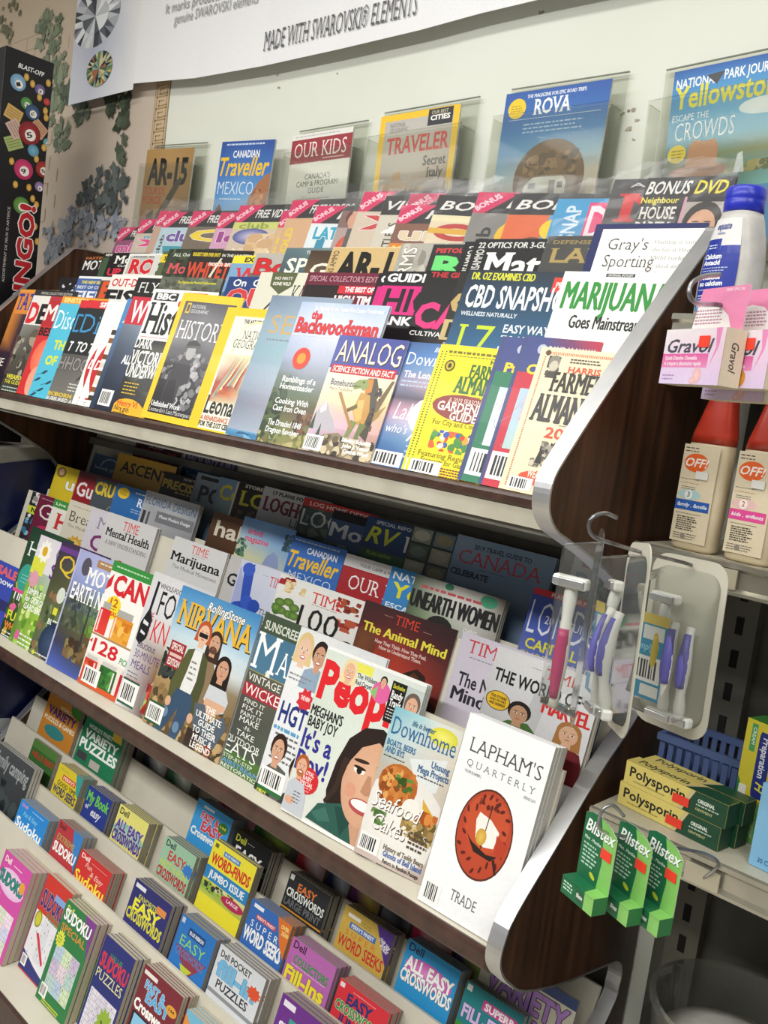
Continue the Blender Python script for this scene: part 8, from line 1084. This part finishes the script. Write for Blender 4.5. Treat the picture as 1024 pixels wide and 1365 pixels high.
def antacid(x, y, rz, label):
    e = empty('antacid_bottle', (x, y, S0), rz, label=label, cat='antacid bottle')
    MB().loft(bottle_rings([(0, 0.037, 0.026, 0), (0.005, 0.0405, 0.0295, 0), (0.04, 0.0415, 0.030, 0), (0.075, 0.039, 0.029, 0.001), (0.105, 0.033, 0.0265, 0.001), (0.122, 0.0275, 0.024, 0.002), (0.132, 0.0235, 0.0225, 0.002)], sq=2.4)).build('bottle', M_FROST, e, smooth=True)
    MB().loft(bottle_rings([(0.1325, 0.0235, 0.0225, 0.002), (0.134, 0.025, 0.024, 0.002), (0.145, 0.0255, 0.0245, 0.002), (0.147, 0.0248, 0.0238, 0.002), (0.149, 0.0255, 0.0245, 0.002), (0.161, 0.025, 0.024, 0.002), (0.164, 0.022, 0.021, 0.002)], sq=2.0)).build('cap', M_BLUECAP, e, smooth=True)
    w = 0.056; H = 2.05; a = Art(H, 8); a.RS(0.0, 0, 1, 0.47, 'e0dedd'); a.RS(0.5, 0.46, 1, 0.62, 'e0dedd', 5); a.RS(0.0, 0.46, 0.5, 0.62, '26379a', 5); 
    for q_ in range(8): a.RS(0, 0.62+(H-0.62)*q_/8, 1, 0.62+(H-0.62)*(q_+1)/8, '26379a'); a.hold = True
    a.hold = False; a.T('equate', 0.22, 0.25, 0.15, '2c3f8a', w=0.5, st='i'); a.E(0.42, 0.34, 0.14, 0.02, '8a94b8'); a.R(0.08, 0.55, 0.5, 0.72, '6fa8d8'); a.N(0.12, 0.59, 0.46, 2, 0.06, 'e6eef6')
    for s, d, ww, h in (('Calcium', 0.90, 0.52, 0.10), ('Antacid', 1.04, 0.50, 0.10), ('Antiacide', 1.36, 0.58, 0.10), ('au calcium', 1.50, 0.66, 0.10)): a.T(s, 0.07, d, h, 'eef0f6', w=ww, st='B')
    a.N(0.07, 1.10, 0.9, 2, 0.06, 'b9c2e0'); a.N(0.06, 1.58, 0.85, 1, 0.06, 'b9c2e0'); a.N(0.06, 1.70, 0.6, 5, 0.06, 'c9d0e8', 0.5); a.RS(0, H-0.08, 1, H, '5a9ad0'); a.L('5a9ac8', (0.62, 1.9), (0.7, 1.74), (0.78, 1.82), (0.9, 1.7), (0.92, 1.86), (0.8, 1.96))
    cm = a.mesh('front_label', w, w*H, 0.0, GLOSSY, e, 0.00002)
    for v in cm.data.vertices:                   # wrapped onto the bottle
        x_ = v.co.x-w/2; k = v.co.y; z = v.co.z+0.008; aa = float(np.interp(z, [0, 0.04, 0.075, 0.105, 0.122, 0.132], [0.0405, 0.0415, 0.039, 0.033, 0.0275, 0.0235])); bb = float(np.interp(z, [0, 0.04, 0.075, 0.105, 0.122, 0.132], [0.0295, 0.030, 0.029, 0.0265, 0.024, 0.0225]))
        x_ *= min(1.0, aa/0.0405); v.co = (x_+0.001, -bb*(max(0.0, 1-abs(x_/aa)**2.4))**(1/2.4)+k-0.0012, z)
    return e
antacid(0.062, 0.133, math.radians(-16), 'frosted antacid bottle with blue cap and navy label on the top steel shelf')
antacid(0.158, 0.150, math.radians(-10), 'second frosted antacid bottle, half out of the picture on the top steel shelf')
# ointment cartons, stacked two and two
pa, pb_ = P(813, 1068, 2, S2+0.001), P(948, 1136, 2, S2+0.001); PW = 0.152; PYAW = math.atan2(pb_[1]-pa[1], pb_[0]-pa[0]); PYAW = max(min(PYAW, 0.02), math.radians(-16))
PO = np.array([max(pa[0], 0.03), max(pa[1], 0.115+PW*abs(math.sin(PYAW))), S2])
def ointment(o, label, front=True):
    e = empty('ointment_carton', tuple(o), PYAW, label=label, cat='medicine box'); h, dp = 0.031, 0.028
    MB().box(0, PW, 0, dp, 0, h).build('carton', plain('yellow_carton', 'e0cf7a', 'd9c76c', 0.5), e, bevel=0.0006)
    def face(a, H):
        a.R(0, 0, 1, H, 'ddcb72'); a.L('1f4a34', (0.70, 0), (1, 0), (1, H), (0.60, H)); a.L('d0be8a', (0.66, 0), (0.70, 0), (0.60, H), (0.56, H))
    a = Art(h/PW, 3); face(a, h/PW); a.T('Polysporin', 0.05, 0.125, 0.085, '2a2824', w=0.56, st='b'); a.N(0.1, 0.155, 0.5, 1, 0.02, '9a8a4a', 0.6); a.T('ORIGINAL', 0.73, 0.085, 0.03, 'e0e6da', w=0.16, st='B'); a.N(0.72, 0.1, 0.95, 1, 0.02, 'b9c9ba', 0.6); a.T('OINTMENT', 0.72, 0.155, 0.022, 'c9c48a', w=0.16); a.mesh('front_print', PW, h, -0.0003, GLOSSY, e, 0.00002)
    b = Art(dp/PW, 3); face(b, dp/PW); b.T('Polysporin', 0.08, 0.13, 0.09, '4a4638', w=0.5, st='b'); bm = b.mesh('top_print', PW, dp, 0, GLOSSY, e, 0.00002); bm.rotation_euler = (math.radians(-90), 0, 0); bm.location = (0, 0, h+0.0003)
    MB().box(PW, PW+0.0006, 0.0005, dp-0.0005, 0.0005, h-0.0005).build('end_flap', plain('dark_green_carton', '1f4a34', '1a402d', 0.5), e)
    if front: sticker(e, PW*0.50, h*0.18, 0.024, 0.0115, -0.0011, M_RED)
    return e
pn = np.array([-math.sin(PYAW), math.cos(PYAW), 0])
ointment(PO, 'yellow and green ointment carton at the bottom of the front stack of two')
ointment(PO+np.array([0.004, 0, 0.0315]), 'yellow and green ointment carton lying on top of the front stack of two')
ointment(PO+pn*0.030+np.array([0.006, 0, 0]), 'ointment carton low on the shelf behind the front stack', False)
ointment(PO+pn*0.030+np.array([0.010, 0, 0.0315]), 'ointment carton on top of the stack behind the front one', False)
# upright cream carton, pale blue carton, basket
e = empty('cream_carton', (0.163, 0.191, S2), math.radians(-14), label='upright yellow and green cream carton with its lettering running downward', cat='medicine box'); w, dp, h = 0.046, 0.036, 0.158
MB().box(0, w, 0, dp, 0, h).build('carton', plain('green_yellow_carton', '3f7a34', '478a3a', 0.5), e, bevel=0.0006)
a = Art(h/w, 4); a.R(0, 0, 1, h/w, '2f7a3c'); a.L('d2c43a', (0, 0), (1, 0), (1, 2.3), (0.35, 2.3), (0, 1.7)); a.L('7ab85a', (0.4, 2.3), (1, 2.3), (1, h/w), (0.4, h/w)); a.R(0.18, 0.1, 0.36, 0.9, '4a9a5c'); a.L('232f7a', *[(0.46+0.42*x, 0.25+1.9*y) for x, y in rrect(0, 1, 0, 1, 0.12)]); a.T('Preparation', 0.58, 0.40, 0.2, 'dfe0e9', w=1.15, st='b', rot=-1.5708); a.T('H', 0.58, 1.68, 0.26, 'e3d94a', w=0.28, st='i', rot=-1.5708); a.T('CREAM', 0.23, 0.2, 0.1, 'dff0dc', w=0.5, rot=-1.5708); a.T('MULTI-SYMPTOM', 0.66, 2.42, 0.09, 'eaf4e2', w=0.86, st='B', rot=-1.5708); a.T('RELIEF', 0.5, 2.42, 0.09, 'eaf4e2', w=0.4, st='B', rot=-1.5708)
a.mesh('front_print', w, h, -0.0003, GLOSSY, e, 0.00002); MB().box(0.004, 0.015, -0.0009, -0.0005, 0.040, 0.070).build('price_sticker', M_WHITE, e)
e = empty('blue_carton', (0.218, 0.122, S2), math.radians(-6), label='pale blue carton at the front of the shelf beside the yellow and green one', cat='medicine box')
MB().box(0, 0.10, 0, 0.05, 0, 0.105).build('carton', plain('pale_blue_carton', '7ab4dc', '86bde2', 0.5), e, bevel=0.0006)
a = Art(1.05, 4); a.X(0, 0, 1, 1.05, '8ac0e4 7ab4dc/86bde2 6aa8d6'); a.T('allergy relief', 0.55, 0.2, 0.1, '2a4a8a', w=0.75, st='i', rot=-1.5708); a.T('30 Comprimes', 0.1, 0.98, 0.06, '3a5f9a', w=0.42); a.mesh('front_print', 0.10, 0.105, -0.0003, GLOSSY, e, 0.00002)
e = empty('plastic_basket', (0.034, 0.2285, S2), label='translucent blue plastic basket behind the ointment cartons', cat='basket')
mb = MB(); t = 0.002
for x0, x1, y0, y1 in ((0, 0.12, 0, t), (0, 0.12, 0.09-t, 0.09), (0, t, t, 0.09-t), (0.12-t, 0.12, t, 0.09-t)):
    nb = 9
    for k in range(nb):
        if x1-x0 > 0.05: mb.box(x0+(x1-x0)*k/nb, x0+(x1-x0)*(k+0.6)/nb, y0, y1, 0, 0.075)
        else: mb.box(x0, x1, y0+(y1-y0)*k/nb, y0+(y1-y0)*(k+0.6)/nb, 0, 0.075)
mb.build('slatted_wall', BASKETBLUE, e)
MB().box(0.0, 0.12, 0.0, 0.09, -0.0, 0.0022).build('basket_floor', BASKETBLUE, e)
mb = MB(); mb.box(-0.004, 0.124, -0.004, 0.003, 0.0752, 0.085).box(-0.004, 0.124, 0.087, 0.094, 0.0752, 0.085).box(-0.004, 0.003, 0.003, 0.087, 0.0752, 0.085).box(0.117, 0.124, 0.003, 0.087, 0.0752, 0.085); mb.build('basket_rim', BASKETBLUE, e)
# lip balm cards on the lower hook
BY_ = math.radians(-20); bxv = np.array([math.cos(BY_), math.sin(BY_), 0]); b0 = P(750, 1172, 1, -0.115)+np.array([0, 0, -0.014])
def balm(off, label):
    o = b0+off; e = empty('lip_balm_card', tuple(o), BY_, label=label, cat='lip balm'); w, dp, th, hh = 0.054, 0.020, 0.020, 0.079
    MB().box(0, w, 0, dp, 0, th).build('tray_box', plain('green_tray', '2f7a44', '347f49', 0.45), e, bevel=0.0005)
    a = Art(th/w, 3); H = th/w; a.R(0, 0, 1, H, '1f6a44'); a.L('8ac46a', (0.72, 0), (1, 0), (1, H), (0.72, H)); a.N(0.06, 0.08, 0.4, 3, 0.07, 'bfe0cc', 0.5); a.R(0.46, 0.08, 0.70, 0.3, '2a5a3c'); a.T('Blistex', 0.48, 0.22, 0.09, 'eef4ee', w=0.2, st='i'); a.mesh('tray_print', w, th, -0.0003, GLOSSY, e, 0.00002)
    a = Art(dp/w, 3); a.R(0, 0, 1, dp/w, '1f6a44'); a.L('84c264', (0.66, 0), (1, 0), (1, dp/w), (0.72, dp/w)); tm = a.mesh('tray_top_print', w, dp-0.0015, 0, GLOSSY, e, 0.00002); tm.rotation_euler = (math.radians(-90), 0, 0); tm.location = (0, 0, th+0.0003)
    a = Art(hh/w, 4); H = hh/w
    pr = [(0, H), (0, 0.10), (0.2, 0.02), (0.45, 0.0), (0.8, 0.10), (1.0, 0.26), (1.0, H)]
    a.L('1f6a44', *pr); a.L('84c264', (0.62, H), (0.68, 0.9), (0.62, 0.5), (0.48, 0.03), (0.8, 0.10), (1.0, 0.26), (1.0, H)); a.T('Blistex', 0.06, 0.44, 0.25, 'f2f6f2', w=0.9, st='i', sh=('1a3a2a', 0.012)); a.T('Mint . Menthe', 0.08, 0.62, 0.07, 'd9ecdf', w=0.5); a.N(0.08, 0.70, 0.55, 6, 0.085, 'b5d6c2', 0.45); a.E(0.46, 1.3, 0.10, 0.05, 'c9cf3c', rot=0.5)
    MB().prism_y([(u*w, th+hh-d*w) for u, d in pr], dp-0.001, dp-0.0005).build('hang_card', M_WHITECARD, e); cm = a.mesh('card_print', w, hh, 0.0, GLOSSY, e, 0.00002); cm.location = (0, dp-0.0011, th)
    MB().box(w*0.62, w*0.92, dp-0.0022, dp-0.0017, th+hh*0.46, th+hh*0.60).build('price_sticker', M_RED, e)
    return e
balm(np.array([0.0, 0.0, 0.0]), 'green lip balm card hanging foremost on the lower hook, nearest the aluminium edge')
balm(np.array([0.031, 0.022, -0.004]), 'green lip balm card half hidden between two others on the lower hook')
balm(np.array([0.060, 0.036, -0.006]), 'green lip balm card hanging nearest the slotted upright')
wire('hook', [P(832, 1088, 1, -0.10), P(818, 1074, 1, -0.115), P(805, 1078, 1, -0.125), P(799, 1092, 1, -0.125), P(804, 1108, 1, -0.118), P(850, 1118, 1, -0.06), P(900, 1130, 1, 0.0), P(940, 1138, 1, 0.045), P(958, 1152, 1, 0.07), (0.183, 0.0815, 0.772)], 'grey wire hook clipped to the lower shelf rail, holding the green cards', plate=(0.180, 0.772), r=0.0019)
# razors in blister packs on the middle hook
M_PURPLE = plain('violet_rubber', '6a66b8', '6360ae', 0.45); M_WHITEP = plain('white_plastic', 'e3e2dc', 'dcdbd4', 0.3); M_YELLOW = plain('yellow_plastic', 'd9bf3a', 'd2b834', 0.35); M_MAG = plain('magenta_rubber', 'b52a66', 'a8265e', 0.4); M_TEAL = print_mat('insert_card_print', 0.4, 0.1)
def razor(parent, x, y, z0, z1, grip, flip=False, bow=0.008):
    n = 14; L = z1-z0; s = -1 if flip else 1; pts = []; rr = []; rg = []
    for k in range(n+1):
        t = k/n; z = (z0+L*t) if not flip else (z1-L*t)
        pts.append((x+bow*math.sin(t*math.pi)*0.5, y-bow*math.sin(t*math.pi), z)); rr.append(0.0048+0.0030*math.sin(t*math.pi*1.2)**2 if t < 0.78 else 0.0058+0.0012*math.sin((t-0.78)/0.22*math.pi)); rg.append(rr[-1]*0.86)
    e = MB().tube(pts, rr, 10).build('razor', M_WHITEP, parent, smooth=True)
    MB().tube([(p[0], p[1]-0.0028, p[2]) for p in pts[1:10]], [r*0.9 for r in rr[1:10]], 10).build('grip', grip, e, smooth=True)
    hx, hy, hz = pts[-1]; MB().box(hx-0.019, hx+0.019, hy-0.009, hy+0.003, hz-0.004 if not flip else hz-0.008, hz+0.008 if not flip else hz+0.004).build('razor_head', M_WHITEP, e, bevel=0.003)
    MB().box(hx-0.017, hx+0.017, hy-0.0125, hy-0.0092, hz-0.002 if not flip else hz-0.006, hz+0.006 if not flip else hz+0.002).build('blade', ALU, e, bevel=0.001)
    return e
def rpack(o, rz, ry, label, kind):
    e = empty('razor_pack', tuple(o), label=label, cat='razor pack'); e.rotation_euler = (0, ry, rz)
    w, h = 0.105, 0.205
    if kind == 'single': w, h = 0.07, 0.20
    pr = rrect(-w/2, w/2, -h+0.012, 0.012, 0.022)
    MB().prism_y(pr, 0.0, 0.0014).build('backing', BLISTER if kind == 'single' else MILKY, e)
    dp = 0.034; r0 = [(x*0.86, -0.0002, z*0.88-0.012) for x, z in rrect(-w/2, w/2, -h+0.012, 0.012, 0.022)]; r1 = [(x*0.74, -dp, z*0.80-0.018) for x, z in rrect(-w/2, w/2, -h+0.012, 0.012, 0.022)]
    MB().loft([r0, r1]).build('blister', BLISTER, e, smooth=False)
    if kind == 'single':
        rz_ = razor(e, 0.0, 0.0, -0.172, -0.046, M_MAG, bow=0.004); rz_.rotation_euler = (0, 0, math.radians(62)); rz_.location = (0.0, -0.020, 0)
    else:
        razor(e, 0.008, -0.022, -0.168, -0.062, M_PURPLE, True, 0.010); razor(e, 0.026, -0.017, -0.168, -0.064, M_PURPLE, True, 0.010); razor(e, -0.014, -0.014, -0.150, -0.040, M_YELLOW)
        a = Art(2.0, 3); a.R(0, 0, 1, 2.0, '2a8fb5'); a.R(0, 0, 1, 0.24, 'd9c05c'); a.R(0.3, 0.28, 0.9, 0.6, 'e3e4e0'); a.T('Simply 3', 0.1, 0.86, 0.16, '8fd0e6', w=0.7, st='i'); a.bar(0.12, 1.0, 0.8, 0.6); a.R(0.4, 1.66, 0.92, 1.92, 'e6e6e2'); a.mesh('insert_card', 0.050, 0.100, 0.0, M_TEAL, e, 0.00002).location = (-0.044, -0.029, -0.158)
    return e
hk = [P(822, 690, 1, -0.205), P(806, 684, 1, -0.225), P(790, 690, 1, -0.24), P(785, 702, 1, -0.24), P(793, 716, 1, -0.23), P(822, 726, 1, -0.18), P(855, 736, 1, -0.11), P(922, 753, 1, 0.0), (0.135, 0.0815, 1.141)]
wire('hook', hk, 'grey wire hook with curled tip carrying the razor packs', plate=(0.135, 1.141), r=0.0021)
rpack(P(800, 722, 1, -0.205), math.radians(-56), 0.0, 'clear razor pack with a single pink razor at the tip of the hook', 'single')
rpack(P(852, 738, 1, -0.105), math.radians(-50), math.radians(-7), 'cloudy razor pack with two violet razors seen edge on, middle of the hook', 'multi')
rpack(P(920, 757, 1, 0.0), math.radians(-13), math.radians(-2), 'cloudy razor pack with teal insert card facing the aisle', 'multi')
# clear tub low on the shelving
e = empty('plastic_tub', (0.22, 0.20, S3+0.001), label='clear round plastic tub with pale contents at the foot of the shelving', cat='tub')
def circ(r, z, n=40): return [(r*math.cos(2*math.pi*k/n), r*math.sin(2*math.pi*k/n), z) for k in range(n)]
TUB = clear_mat('clear_tub_plastic', 'dedfda', 0.2, 0.1, 0.14, 'a9a9a0')
MB().loft([circ(0.095, 0.0), circ(0.112, 0.22), circ(0.118, 0.225), circ(0.118, 0.232), circ(0.110, 0.232), circ(0.109, 0.22), circ(0.092, 0.004)], cap=False).build('tub_wall', TUB, e, smooth=False)
MB().loft([circ(0.090, 0.004), circ(0.100, 0.17), circ(0.06, 0.185), circ(0.01, 0.19)]).build('contents', plain('pale_contents', 'cfcdc6', 'bdbbb4', 0.6, scale=40), e, smooth=True)
